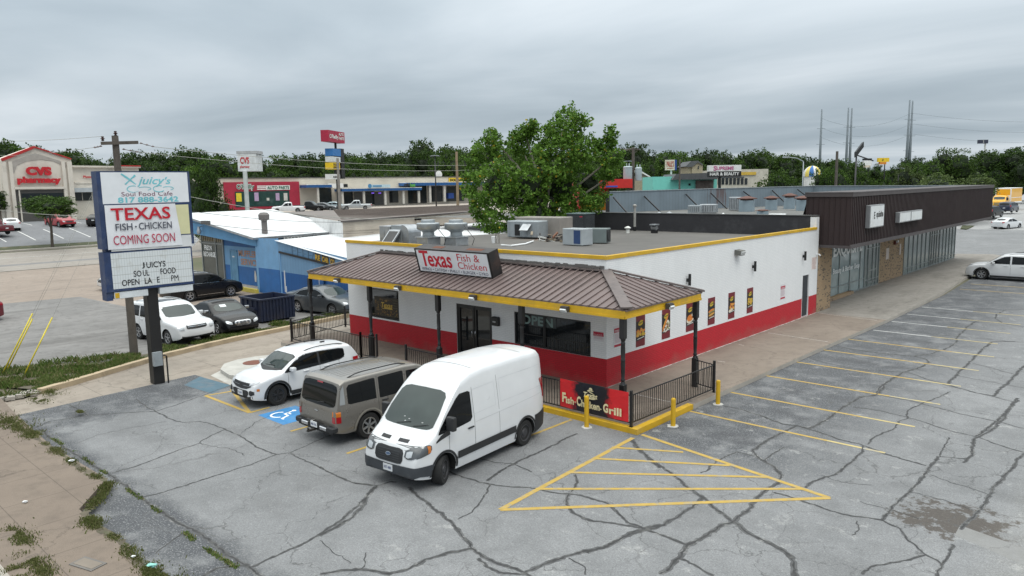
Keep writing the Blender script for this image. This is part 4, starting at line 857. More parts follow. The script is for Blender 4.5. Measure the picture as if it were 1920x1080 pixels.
def wheel(par,x,y,R_,w,sd,rimm,spokes=5,style=0,steer=0.,n=28):
    """wheel is a part; its rim is a sub-part"""
    b=MB(); rr_=R_*.66
    b.lathe([(rr_,-w/2),(R_*.93,-w/2),(R_,-w/2+.035),(R_,w/2-.035),(R_*.93,w/2),(rr_,w/2),(rr_*.96,w/2-.02),(0,w/2-.05)],(0,0,0),n,axis='y')
    t=b.build('wheel',rubber,par); t.location=(x,y,R_); t.rotation_euler=(0,0,steer)
    f=MB(); o=sd*(w/2-.012); q=lambda v:sd*v
    f.lathe([(rr_,o),(rr_*.97,o+q(.012)),(rr_*.88,o+q(.006)),(rr_*.86,o-q(.03))],(0,0,0),n,0,'y')
    f.lathe([(.0,o+q(.004)),(.05,o+q(.002)),(.06,o-q(.012)),(.06,o-q(.04))],(0,0,0),12,0,'y')
    f.lathe([(rr_*.9,o-q(.045)),(0,o-q(.05))],(0,0,0),n,1,'y')
    for k in range(spokes):
        a=2*math.pi*k/spokes+.3; c,s_=math.cos(a),math.sin(a)
        if style==0: f.obox((c*rr_*.5,o-q(.012),s_*rr_*.5),(c,0,s_),(-s_,0,c),(0,1,0),rr_*.86,.055,.03,0)
        elif style==1:
            for da in (-.16,.16): c2,s2=math.cos(a+da),math.sin(a+da); f.obox((c2*rr_*.5,o-q(.012),s2*rr_*.5),(c2,0,s2),(-s2,0,c2),(0,1,0),rr_*.86,.032,.03,0)
        else: f.disc((c*rr_*.62,o-q(.04),s_*rr_*.62),.035,mi=1,u=(1,0,0),v=(0,0,1))
    if style==2: f.lathe([(rr_*.88,o-q(.04)),(rr_*.75,o-q(.02)),(.1,o-q(.02)),(.09,o),(0,o+q(.01))],(0,0,0),n,0,'y')
    f.build('rim',[rimm,underm],t); return t
def mirror_(c,par,x,z,sd,m,sz=(.16,.2,.14)):
    p=c.hit((x,sd*3,z),(0,-sd,0),0) or Vector((x,sd*c.W/2,z)); b=MB(); b.beam(p-Vector((0,sd*.05,0)),p+Vector((-.01,sd*.09,.02)),.07,.04)
    cx,cy,cz=p.x-.02,p.y+sd*.15,p.z+.05; b.bevbox(cx-sz[0]/2,cx+sz[0]/2,cy-sz[1]/2,cy+sz[1]/2,cz-sz[2]/2,cz+sz[2]/2,.035,seg=2); b.build('mirror',m,par)
def plate(par,x,z,txt_,sd,c):
    p=c.hit((sd*5,0,z),(-sd,0,0),.0) or Vector((x,0,z)); x=p.x+sd*.02; b=MB(); b.box(min(x,x+sd*.012),max(x,x+sd*.012),-.155,.155,z-.08,z+.08)
    b.text(txt_,(x+sd*.014,-.12*sd,z-.035),(0,sd,0),(0,0,1),.24,.07,1,bold=.02); b.build('number_plate',[plate_m,tex],par)
def vehicle(name,label,cat,c,loc,rz,paint_,sw=(),wind=None,rear=None,head=(),tail=(),grille=None,low=(),rimm=alloy,style=0,spokes=5,Ww=.24,steer=0,mir=None,handles=(),seams=(),extra=None,group=None,mirm=None,hm=lamp_clear,gm=dark_plastic,winm=None,full=True,clad=None,bodyname='body'):
    t=thing(name,label,cat,loc,rz,group); c.body(bodyname,paint_,t)
    for sd in (1,-1):
        for st in sw: b=MB(); c.side(b,st,sd); b.build('side_window',g_car,t)
        for x,stt in ((c.xf,steer),(c.xr,0)): wheel(t,x,sd*(c.w(0)-Ww/2-.03),c.Rw,Ww,sd,rimm,spokes,style,stt,n=28 if full else 12)
        if clad:
            b=MB()
            for xc in (c.xf,c.xr): c.arch(b,xc,sd,c.Rw+.072,c.Rw+.08+clad[0],.012); b.build('wheel_flare',dark_plastic,t); b=MB()
            c.side(b,clad[1],sd,.008); b.build('cladding',dark_plastic,t)
        for st in seams: b=MB(); c.side(b,st,sd,.0015,rows=10,step=.3); b.build('door_seam',seam_m,t)
        for x,z in handles:
            p=c.hit((x,sd*3,z),(0,-sd,0),.0); b=MB(); b.bevbox(x-.11,x+.11,min(p.y,p.y+sd*.035),max(p.y,p.y+sd*.035),z-.018,z+.018,.008); b.build('door_handle',mirm or paint_,t)
        if mir: mirror_(c,t,mir[0],mir[1],sd,mirm or paint_,mir[2] if len(mir)>2 else (.16,.2,.14))
        for st in head: b=MB(); c.end(b,[(sd*y,a,d) for y,a,d in st] if sd>0 else [(-y,a,d) for y,a,d in st][::-1],1,.016,step=.03,rows=12); b.build('headlight',hm,t)
        for k,st in enumerate(tail): b=MB(); c.end(b,[(sd*y,a,d) for y,a,d in st] if sd>0 else [(-y,a,d) for y,a,d in st][::-1],-1,.01,step=.04); b.build('tail_light',lamp_red,t)
    if wind: b=MB(); c.end(b,wind,1,.006); b.build('windscreen',winm or g_wind,t)
    if rear: b=MB(); c.end(b,rear,-1,.006); b.build('rear_window',g_car,t)
    if grille: b=MB(); c.end(b,grille,1,.010,step=.06); b.build('grille',gm,t)
    for sd,st,nm,m in low: b=MB(); c.end(b,st,sd,.012,step=.08); b.build(nm,m,t)
    if extra: extra(t,c)
    return t
def sym(st): 
    """mirror half stations (y>=0 ascending) to the full width"""
    return [(-y,a,d) for y,a,d in st[::-1]]+[(y,a,d) for y,a,d in st if y>0]
def rails(t,c,x0,x1,y,h,m=dark_plastic):
    for sd in (1,-1):
        b=MB(); P=[]
        for k in range(9):
            x=x0+(x1-x0)*k/8; p=c.hit((x,sd*y,5),(0,0,-1),0); P.append(p+Vector((0,0,h*(0 if k in (0,8) else .75 if k in (1,7) else 1))))
        b.tube(P,.018,8); b.build('roof_rail',m,t)
# --- white high-roof cargo van
van=Car(5.29,2.02,2.52,[(-2.645,2.20),(-2.60,2.38),(-2.45,2.47),(-1.6,2.52),(0,2.52),(.55,2.47),(.95,2.34),(1.22,2.14),(1.45,1.93),(1.75,1.62),(2.02,1.31),(2.12,1.25),(2.38,1.10),(2.52,.99),(2.60,.86),(2.645,.62)],3.30,.90,Rw=.355,clear=.24,belt=1.35,tum=.15,r=.17,crown=.05,a=.7,k=.17,e=.07)
def van_x(t,c):
    b=MB(); c.end(b,sym([(0,.30,.60),(.55,.31,.62),(.80,.37,.63),(.90,.40,.63),(.93,.42,.62)]),1,.018,rows=8,step=.04); c.side(b,[(2.10,.36,.62),(2.3,.37,.63),(2.625,.42,.63)],1,.0185,step=.04); c.side(b,[(2.10,.36,.62),(2.3,.37,.63),(2.625,.42,.63)],-1,.0185,step=.04); b.build('front_bumper',mat('bumper_grey',(.035,.04,.047),.6,var=.2,scale=4,stain=(.09,.09,.09),sfac=.4),t)
    for sd in (1,-1):
        b=MB(); c.side(b,[(-1.10,.52,.70),(1.27,.50,.68)],sd,.02,rows=3); b.build('side_moulding',dark_plastic,t)
        b=MB(); c.region(b,lambda q:q.x<c.xr-.42 and q.z<.74 and q.y*sd>c.w(q.x)*.7,.012); b.build('rear_corner_trim',dark_plastic,t)
        b=MB(); c.side(b,[(-2.45,1.55,1.56),(-2.3,1.30,1.31),(-1.0,1.25,1.262),(.55,1.22,1.232)],sd,.003,rows=2); b.build('crease_shade',mat('crease_shadow',(.45,.46,.47),.5),t)  # grey strip paints the shade along the side crease
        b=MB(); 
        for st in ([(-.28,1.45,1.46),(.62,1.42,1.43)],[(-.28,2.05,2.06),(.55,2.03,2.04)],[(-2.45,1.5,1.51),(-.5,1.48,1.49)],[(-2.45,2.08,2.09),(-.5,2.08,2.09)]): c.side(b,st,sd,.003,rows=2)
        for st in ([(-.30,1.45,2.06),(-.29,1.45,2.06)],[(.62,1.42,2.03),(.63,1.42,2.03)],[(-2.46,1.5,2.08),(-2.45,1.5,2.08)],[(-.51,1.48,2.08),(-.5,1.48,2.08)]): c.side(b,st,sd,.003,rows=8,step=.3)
        b.build('panel_edge_shade',mat('crease_shadow2',(.50,.51,.53),.5),t)  # grey lines paint the shaded edges of the side pressings
        b=MB(); c.end(b,[(.30*sd+q,1.10,1.16) for q in ((-.16,-.05,.05,.16) )],1,.004); b.m=[0]*len(b.m); b.build('hood_vent',dark_plastic,t)
        b=MB(); c.side(b,[(1.52,1.17,1.32),(1.85,1.12,1.22),(2.02,1.08,1.12)],sd,.007); b.build('door_corner_trim',dark_plastic,t)
        b=MB(); c.side(b,[(2.19,.93,1.07),(2.27,.90,1.08)],sd,.014); b.build('indicator',lamp_amber,t)
        b=MB(); c.side(b,[(2.16,.98,1.07),(2.22,.90,1.10),(2.40,.86,1.08),(2.55,.83,1.04)],sd,.0085,step=.04); b.build('headlight',mat('headlamp_smoked',(.075,.08,.085),.1,metal=.3,coat=1.),t)
    for sd in (1,-1):
        b=MB(); c.side(b,[(-2.61,1.1,1.72),(-2.52,1.15,1.70)],sd,.012); b.build('tail_light',lamp_red,t)
        b=MB(); c.end(b,[(sd*y,a,d) for y,a,d in ((.58,.84,.94),(.66,.83,.97),(.75,.86,.98))][::sd],1,.024,step=.03); b.build('lamp_reflector',lamp_clear,t)
    for x in (.32,-1.75): b=MB(); c.topp(b,[(x-.02,-.8,.8),(x+.01,-.8,.8)],.004,rows=12); b.build('roof_groove',mat('groove_grey',(.28,.28,.29),.6),t)
    b=MB(); 
    for k in range(6): c.end(b,sym([(0,.655+k*.052,.665+k*.052),(.36,.66+k*.05,.67+k*.05)]),1,.018,rows=1)
    b.build('grille_bar',mat('grille_bar_grey',(.05,.055,.06),.4),t)
    p=c.hit((5,0,.83),(-1,0,0),.03); b=MB(); b.disc(p,.085,mi=0,u=(0,1,0),v=(-.4,0,1),ry=.04,n=20); b.disc(p+Vector((.003,0,0)),.074,mi=1,u=(0,1,0),v=(-.4,0,1),ry=.031,n=20); b.text('Ford',p+Vector((.006,-.05,-.016)),(0,1,0),(-.4,0,1),.1,.032,0,shear=.3); b.build('badge',[chrome,mat('badge_navy',(.05,.08,.14),.3)],t)
    for y in (.25,-.3): 
        P=[c.hit((5,y+q,1.36+.06*abs(q)*3),(-1,0,0),.02) for q in (0,.2,.42)]; b=MB(); b.tube(P,.009,6); b.build('wiper',dark_plastic,t)
    for y,z in ((-.1,1.42),(.0,1.47),(-.18,1.5),(.45,1.45),(.62,1.42)): b=MB(); c.end(b,[(y,z,z+.018),(y+.05,z+.006,z+.022)],1,.010,rows=1); b.build('paper_on_dashboard',mat('paper_white',(.38,.39,.39),.6),t)
    plate(t,2.8,.50,'KRT 4080',1,c)
_v=vehicle('cargo_van','white high-roof cargo van with grey bumpers, parked nearest the camera','van',van,(.55,-7.20,-.15),math.atan2(-3.32,.30),pw,
 sw=[[(.66,1.38,2.0),(.74,1.30,2.04),(1.05,1.27,2.04),(1.2,1.26,1.95),(1.55,1.26,1.66),(1.85,1.25,1.37),(1.92,1.25,1.28)]],wind=sym([(0,1.34,2.13),(.5,1.34,2.12),(.68,1.35,2.08),(.76,1.37,2.0),(.83,1.41,1.66)]),
 head=[[(.52,.84,.97),(.62,.80,1.01),(.75,.81,1.05),(.90,.86,1.08)]],tail=[[(.86,1.15,1.7),(.90,1.15,1.7)]],grille=sym([(0,.64,.98),(.30,.64,.99),(.42,.66,.97),(.47,.74,.90)]),
 rimm=mat('steel_rim',(.06,.06,.065),.5,metal=.4),style=2,spokes=8,steer=R(24),mir=(1.62,1.42,(.14,.24,.34)),mirm=dark_plastic,handles=[(.75,1.14)],hm=mat('headlamp_smoked',(.075,.08,.085),.1,metal=.3,coat=1.),
 seams=[[(.58,.45,2.1),(.592,.45,2.1)],[(-.42,.48,2.2),(-.41,.48,2.2)],[(1.55,.70,1.25),(1.562,.70,1.25)]],clad=(.055,[(1.27,.5,.55),(1.30,.5,.55)]),extra=van_x)
# --- pewter SUV seen from behind
tah=Car(5.05,1.98,1.88,[(-2.525,.80),(-2.50,1.02),(-2.46,1.15),(-2.36,1.60),(-2.30,1.78),(-2.15,1.85),(-1.5,1.875),(0,1.88),(.45,1.85),(.68,1.78),(1.15,1.35),(1.33,1.19),(1.5,1.15),(2.2,1.09),(2.42,1.0),(2.525,.75)],2.95,.98,Rw=.385,clear=.34,belt=1.15,tum=.095,r=.07,crown=.03,a=.4,k=.08,rise=.08,e=.05)
def tah_x(t,c):
    rails(t,c,-1.9,.2,.68,.07)
    b=MB(); c.end(b,sym([(0,.42,.62),(.6,.42,.62),(.86,.43,.62)]),-1,.09,rows=3); c.end(b,sym([(0,.615,.625),(.86,.615,.625)]),-1,.05,rows=2); b.build('rear_bumper',dark_plastic,t)
    for sd in (1,-1):
        b=MB(); b.bevbox(-2.66,-2.50,*sorted((sd*.30,sd*.62)),.45,.56,.02); b.bevbox(-2.65,-2.45,*sorted((sd*.64,sd*.95)),.44,.60,.03,1); b.build('bumper_step',[chrome,dark_plastic],t)
        b=MB(); c.end(b,[(sd*y,a,d) for y,a,d in ((.78,.88,1.02),(.94,.88,1.02))][::sd],-1,.014,rows=3); c.side(b,[(-2.49,.88,1.02),(-2.36,.88,1.02)],sd,.012); b.build('indicator',lamp_amber,t)
        b=MB(); c.side(b,[(-2.49,.70,.875),(-2.36,.70,.875)],sd,.012); b.build('tail_light',lamp_red,t)
        b=MB(); c.side(b,[(-2.36,1.2,1.25),(-2.30,1.2,1.6),(-2.2,1.2,1.74)],sd,.010); b.build('pillar_trim',psil,t)
        b=MB(); c.arch(b,c.xr,sd,c.Rw+.06,c.Rw+.15,.016,a0=0,a1=180); b.build('wheel_flare',mat('flare_pewter',(.24,.225,.195),.45),t); b=MB(); c.arch(b,c.xf,sd,c.Rw+.06,c.Rw+.15,.016,a0=0,a1=180); b.build('wheel_flare',mat('flare_pewter',(.24,.225,.195),.45),t)
    b=MB()
    for k in range(7): y=-.45+k*.15; c.topp(b,[(x,y-.008,y+.008) for x in (-2.0,-1.5,-1,-.5,0,.2)],.005,rows=1)
    b.build('roof_rib',mat('roof_rib_dark',(.06,.055,.05),.5),t)
    b=MB(); c.end(b,[(-.14,1.71,1.75),(.14,1.71,1.75)],-1,.02,rows=2); b.build('brake_light',lamp_red,t)
    b=MB(); P=[c.hit((-5,y,z),(1,0,0),.03) for y,z in ((-.02,1.17),(-.2,1.20),(-.35,1.21))]; b.tube(P,.012,6); b.build('wiper',dark_plastic,t)
    b=MB(); p=c.hit((-5,.0,.93),(1,0,0),.012); b.poly([p+Vector((0,y,z)) for y,z in ((-.09,-.015),(-.03,-.015),(-.03,-.03),(.03,-.03),(.03,-.015),(.09,-.015),(.09,.015),(.03,.015),(.03,.03),(-.03,.03),(-.03,.015),(-.09,.015))]); b.build('badge',chrome,t)
    b=MB(); b.box(-2.85,-2.5,-.04,.04,.36,.42); b.lathe([(0,.06),(.03,.05),(.032,.02),(.02,0)],(-2.82,0,.42),10); b.build('tow_hitch',mat('hitch',(.05,.045,.04),.6,metal=.5),t)
    b=MB(); b.box(-2.64,-2.625,-.155,.155,.46,.62); b.text('MKN 7186',(-2.642,.12,.505),(0,-1,0),(0,0,1),.24,.07,1,bold=.02); b.build('number_plate',[plate_m,tex],t)
_t=vehicle('parked_suv','pewter grey four-door SUV parked nose-in with its tailgate to the camera, between two white vehicles','SUV',tah,(-3.27,-6.62,-.15),R(90)-.0,pgold,
 sw=[[(-2.1,1.20,1.64),(-2.02,1.17,1.72),(-1.18,1.15,1.75),(-1.12,1.15,1.73)],[(-1.0,1.14,1.73),(-.95,1.13,1.75),(-.12,1.13,1.76),(-.08,1.13,1.73)],[(.04,1.13,1.73),(.1,1.16,1.73),(.45,1.16,1.72),(.75,1.16,1.60),(1.12,1.17,1.30),(1.22,1.18,1.22)]],
 wind=sym([(0,1.24,1.74),(.6,1.25,1.72),(.72,1.30,1.66)]),rear=sym([(0,1.10,1.75),(.60,1.11,1.74),(.78,1.14,1.70),(.84,1.20,1.60)]),head=[[(.6,.8,1.0),(.9,.8,1.0)]],tail=[[(.78,.70,.875),(.94,.70,.875)]],
 grille=sym([(0,.72,1.0),(.55,.74,.98)]),rimm=alloy,style=0,spokes=6,Ww=.27,mir=(.95,1.2),mirm=dark_plastic,handles=[(-.82,1.05),(.2,1.05)],seams=[[(-1.06,.75,1.78),(-1.05,.75,1.78)],[(-.02,.5,1.78),(-.01,.5,1.78)],[(1.1,.5,1.1),(1.11,.5,1.1)]],extra=tah_x)
# --- white crossover, front left
trl=Car(4.41,1.80,1.65,[(-2.205,.80),(-2.16,1.0),(-2.08,1.13),(-1.90,1.38),(-1.80,1.50),(-1.70,1.585),(-1.3,1.62),(-.5,1.65),(.1,1.63),(.4,1.56),(.75,1.36),(1.05,1.14),(1.15,1.09),(1.6,1.03),(1.95,.94),(2.12,.82),(2.205,.60)],2.64,.87,Rw=.36,clear=.24,belt=1.06,tum=.17,r=.11,crown=.045,a=.65,k=.20,rise=.10,e=.07)
def trl_x(t,c):
    for sd in (1,-1):
        b=MB(); c.side(b,[(-1.40,1.20,1.50),(-1.2,1.13,1.535),(-.38,1.09,1.57),(.2,1.07,1.56),(.5,1.06,1.46),(.85,1.06,1.24),(1.03,1.06,1.10)],sd,.004); b.build('pillar_trim',dark_plastic,t)
    b=MB(); c.end(b,sym([(0,1.11,1.56),(.5,1.12,1.55),(.70,1.15,1.50)]),1,.004); b.build('windscreen_surround',dark_plastic,t)
    rails(t,c,-1.5,.1,.60,.05)
    b=MB(); c.end(b,sym([(0,.24,.34),(.4,.25,.36),(.55,.30,.42)]),1,.02,rows=3); b.build('skid_plate',mat('skid_silver',(.38,.38,.39),.4,metal=.4),t)
    for sd in (1,-1):
        b=MB(); c.end(b,[(sd*y,a,d) for y,a,d in ((.56,.50,.62),(.66,.47,.65),(.76,.52,.62))][::sd],1,.016,step=.03); b.build('fog_lamp',dark_plastic,t)
        b=MB(); c.side(b,[(2.02-.05,.62,.70),(2.06,.62,.70)],sd,.01); b.build('side_marker',lamp_amber,t)
        b=MB(); c.side(b,[(-2.02,1.0,1.12),(-1.75,1.02,1.13)],sd,.012); b.build('tail_light',lamp_red,t)
    b=MB(); c.end(b,sym([(0,.36,.60),(.35,.38,.62),(.5,.50,.60)]),1,.012,rows=4); b.build('lower_grille',dark_plastic,t)
    b=MB(); c.end(b,sym([(0,.735,.75),(.6,.76,.775)]),1,.02,rows=1); p=c.hit((5,0,.74),(-1,0,0),.03); b.poly([p+Vector((0,y,z)) for y,z in ((-.09,-.015),(-.03,-.015),(-.03,-.03),(.03,-.03),(.03,-.015),(.09,-.015),(.09,.015),(.03,.015),(.03,.03),(-.03,.03),(-.03,.015),(-.09,.015))],1); b.build('grille_bar',[mat('dull_chrome',(.3,.3,.31),.3,metal=.8),mat('badge_black',(.03,.03,.03),.3)],t)
    b=MB(); b.tube([c.hit((5,-.35,1.19),(-1,0,0),.02),c.hit((5,.2,1.22),(-1,0,0),.02)],.008,6); b.build('wiper',dark_plastic,t); plate(t,2.2,.50,'TSZ 0291',1,c)
    b=MB(); b.bevbox(-1.15,-.95,-.02,.02,1.67,1.72,.01); b.build('antenna',dark_plastic,t)
_c=vehicle('parked_crossover','white crossover with black wheels and roof rails facing the camera, left of the pewter SUV','car',trl,(-8.08,-6.68,-.15),R(-90),pw,
 sw=[[(-1.42,1.26,1.46),(-1.25,1.18,1.50),(-.42,1.12,1.54),(-.38,1.12,1.52)],[(-.30,1.11,1.53),(-.25,1.10,1.55),(.2,1.09,1.53),(.5,1.09,1.42),(.85,1.09,1.20),(.98,1.09,1.12)]],
 wind=sym([(0,1.15,1.545),(.5,1.16,1.535),(.67,1.19,1.47)]),rear=sym([(0,1.12,1.5),(.6,1.14,1.45)]),head=[[(.50,.78,.84),(.66,.82,.88),(.80,.88,.93)]],tail=[[(.5,.95,1.1),(.72,.97,1.1)]],
 grille=sym([(0,.64,.84),(.35,.66,.85),(.58,.74,.85)]),rimm=mat('black_alloy',(.05,.05,.052),.35,metal=.5),style=1,spokes=5,Ww=.22,mir=(.82,1.12),handles=[(-.62,1.02),(.22,1.0)],
 seams=[[(-.35,.45,1.12),(-.34,.45,1.12)],[(.92,.5,1.06),(.93,.5,1.06)],[(-1.15,.8,1.15),(-1.14,.8,1.15)]],clad=(.07,[(-.86,.26,.42),(.90,.26,.42)]),low=[(1,sym([(0,.22,.42),(.5,.24,.42),(.72,.3,.46)]),'front_bumper',dark_plastic)],extra=trl_x)
_v.scale=(.965,.965,.985); _t.scale=(.96,.97,.955); _c.scale=(.95,.97,.95)
# --- the auto shop's cars
hon=Car(4.78,1.95,1.78,[(-2.39,.8),(-2.36,1.05),(-2.27,1.3),(-2.1,1.65),(-1.95,1.74),(-1,1.78),(0,1.78),(.35,1.72),(.6,1.6),(1.12,1.18),(1.25,1.12),(1.95,1.05),(2.2,.98),(2.34,.85),(2.39,.6)],2.70,.93,Rw=.36,clear=.27,belt=1.10,tum=.13,r=.12,a=.55,k=.15,e=.07,dx=.07)
def hon_x(t,c):
    rails(t,c,-1.8,0,.66,.05,psil); b=MB(); c.topp(b,[(-.75,-.42,.42),(-.4,-.42,.42),(0,-.42,.42)],.006); b.build('sunroof',g_car,t)
    b=MB(); 
    for z in (.80,.86,.92): c.end(b,sym([(0,z,z+.02),(.42,z,z+.02)]),1,.02,rows=1)
    p=c.hit((5,0,.86),(-1,0,0),.04); b.text('H',p+Vector((0,-.05,-.05)),(0,1,0),(0,0,1),.1,.1,0,bold=.03); b.build('grille_bar',chrome,t)
vehicle('parked_suv','white SUV with a silver-barred grille, nose to the grass strip, behind the wooden pole','SUV',hon,(-21.15,-5.5,-.15),R(5),pw,
 sw=[[(-1.95,1.2,1.5),(-1.8,1.15,1.62),(-1.05,1.14,1.63)],[(-.95,1.14,1.63),(-.15,1.13,1.64)],[(-.05,1.13,1.64),(.35,1.13,1.60),(.7,1.13,1.42),(1.0,1.14,1.2)]],wind=sym([(0,1.2,1.66),(.6,1.22,1.64),(.72,1.27,1.55)]),rear=sym([(0,1.2,1.65),(.65,1.25,1.6)]),
 head=[[(.60,.74,.90),(.72,.74,.93),(.84,.78,.93)]],tail=[[(.75,.9,1.2),(.88,.9,1.2)]],grille=sym([(0,.76,.96),(.42,.78,.95),(.48,.82,.92)]),low=[(1,sym([(0,.30,.44),(.6,.33,.46),(.75,.4,.5)]),'lower_grille',dark_plastic)],mir=(.85,1.18),handles=[(-.75,1.02),(.12,1.02)],seams=[[(-1.0,.5,1.12),(-.99,.5,1.12)],[(-.1,.4,1.12),(-.09,.4,1.12)]],extra=hon_x,style=0,spokes=5)
conv=Car(4.87,1.84,1.47,[(-2.43,.75),(-2.40,.92),(-2.2,1.02),(-1.7,1.04),(-1.35,1.15),(-.8,1.38),(-.3,1.45),(.1,1.44),(.4,1.35),(1.0,1.03),(1.12,.98),(1.8,.92),(2.15,.82),(2.36,.68),(2.43,.5)],2.77,.98,Rw=.34,clear=.17,belt=.95,tum=.2,r=.12,a=.65,k=.18,e=.07,dx=.07)
def conv_x(t,c):
    b=MB(); c.topp(b,[(x,-yy,yy) for x,yy in ((-1.45,.4),(-1.3,.52),(-.8,.56),(-.2,.58),(.2,.58),(.32,.56))],.008,rows=8); b.build('fabric_top',mat('fabric_black',(.012,.012,.013),.85),t)
    b=MB(); c.end(b,sym([(0,.50,.74),(.25,.50,.74),(.36,.54,.72),(.40,.60,.68)]),1,.010); b.build('grille_surround',chrome,t)
    b=MB(); c.end(b,[(-.35,1.22,1.32),(-.05,1.22,1.32)],1,.012,rows=2); b.build('price_sheet',plate_m,t)
vehicle('parked_convertible','black convertible sedan with a fabric top, chrome grille and paper in its windscreen','car',conv,(-21.6,-2.75,-.15),R(-3),pk,sw=[[(-1.2,1.0,1.06),(-.8,1.0,1.24),(-.1,.99,1.32),(.2,.99,1.30),(.6,.99,1.12),(.8,.99,1.02)]],wind=sym([(0,1.04,1.36),(.5,1.06,1.33),(.66,1.1,1.24)]),rear=sym([(0,1.08,1.3),(.4,1.1,1.28)]),
 head=[[(.52,.58,.68),(.66,.60,.74),(.78,.66,.76)]],tail=[[(.6,.75,.9),(.8,.75,.9)]],grille=sym([(0,.53,.71),(.22,.53,.71),(.33,.57,.69)]),gm=mat('mesh_grille',(.12,.12,.13),.3,metal=.7),mir=(.65,1.03),mirm=chrome,handles=[(-.2,.86)],seams=[[(-.55,.35,.95),(-.54,.35,.95)],[(.85,.35,.93),(.86,.35,.93)]],rimm=chrome,style=1,extra=conv_x)
mdx=Car(4.85,1.97,1.72,[(-2.42,.8),(-2.38,1.05),(-2.25,1.3),(-2.05,1.6),(-1.9,1.67),(-1,1.72),(0,1.71),(.4,1.64),(.65,1.52),(1.15,1.14),(1.3,1.08),(2.0,.98),(2.3,.85),(2.42,.6)],2.75,.95,Rw=.37,clear=.22,belt=1.05,tum=.15,r=.12,a=.6,k=.17,e=.07,dx=.08)
def mdx_x(t,c):
    rails(t,c,-1.8,.1,.66,.06,chrome)
    for sd in (1,-1):
        b=MB(); c.side(b,[(-1.75,1.10,1.115),(1.1,1.07,1.085)],sd,.012,rows=1); c.side(b,[(-.95,.36,.38),(1.05,.36,.38)],sd,.015,rows=1); b.build('chrome_strip',chrome,t)
vehicle('parked_suv','black SUV with chrome window line, parked facing the blue workshop','SUV',mdx,(-33.1,1.55,-.15),R(92),pk,sw=[[(-1.75,1.2,1.5),(-1.5,1.13,1.56),(-1.0,1.12,1.58)],[(-.92,1.12,1.58),(-.12,1.1,1.6)],[(-.03,1.1,1.6),(.3,1.1,1.56),(.7,1.1,1.36),(1.0,1.1,1.15)]],wind=sym([(0,1.15,1.6),(.6,1.17,1.58)]),rear=sym([(0,1.2,1.58),(.62,1.22,1.52)]),head=[[(.6,.75,.9),(.85,.78,.92)]],tail=[[(.6,.9,1.1),(.88,.9,1.1)]],mir=(.9,1.12),handles=[(-.7,.98),(.15,.97)],style=0,spokes=5,extra=mdx_x)
acc=Car(4.93,1.85,1.48,[(-2.46,.75),(-2.43,.98),(-2.3,1.08),(-1.75,1.12),(-1.6,1.16),(-.95,1.42),(-.4,1.48),(.1,1.47),(.45,1.38),(1.05,1.06),(1.2,1.0),(1.9,.92),(2.2,.83),(2.4,.68),(2.46,.5)],2.80,.99,Rw=.335,clear=.17,belt=.98,tum=.19,r=.12,a=.65,k=.17,e=.07,dx=.07)
def acc_x(t,c):
    for sd in (1,-1):
        b=MB(); c.side(b,[(-1.5,1.0,1.012),(.95,.975,.987)],sd,.012,rows=1); c.side(b,[(-1.5,1.0,1.02),(-1.1,1.26,1.275),(-.4,1.385,1.40),(.1,1.38,1.395),(.5,1.27,1.285),(.95,1.0,1.01)],sd,.011,rows=1); b.build('chrome_strip',chrome,t)
    b=MB(); c.topp(b,[(-.65,-.38,.38),(-.2,-.38,.38)],.006); b.build('sunroof',g_car,t)
SEDW=[[(-1.45,1.03,1.06),(-1.1,1.02,1.24),(-.55,1.01,1.36),(-.45,1.01,1.36)],[(-.37,1.01,1.37),(.1,1.0,1.37),(.5,1.0,1.24),(.88,1.0,1.04)]]
vehicle('parked_sedan','dark grey four-door sedan with chrome window trim between the blue workshop and the canopy','car',acc,(-21.85,3.45,-.15),R(9),pgrey,sw=SEDW,wind=sym([(0,1.06,1.40),(.5,1.08,1.37),(.68,1.13,1.27)]),rear=sym([(0,1.16,1.38),(.5,1.18,1.34)]),head=[[(.55,.66,.78),(.78,.70,.82)]],tail=[[(.5,.85,1.0),(.8,.85,1.0)]],grille=sym([(0,.62,.74),(.4,.64,.74)]),gm=chrome,mir=(.72,1.03),handles=[(-1.05,.93),(-.05,.92)],seams=[[(-.42,.35,.98),(-.41,.35,.98)],[(.9,.35,.95),(.91,.35,.95)]],extra=acc_x,style=1)
trv=Car(5.2,1.99,1.78,[(-2.6,.8),(-2.56,1.1),(-2.4,1.4),(-2.2,1.65),(-2.05,1.72),(-1,1.78),(0,1.77),(.45,1.68),(.7,1.56),(1.25,1.17),(1.4,1.1),(2.1,1.02),(2.4,.92),(2.55,.75),(2.6,.55)],3.02,1.0,Rw=.38,clear=.22,belt=1.08,tum=.15,r=.12,a=.6,k=.17,e=.07,dx=.08)
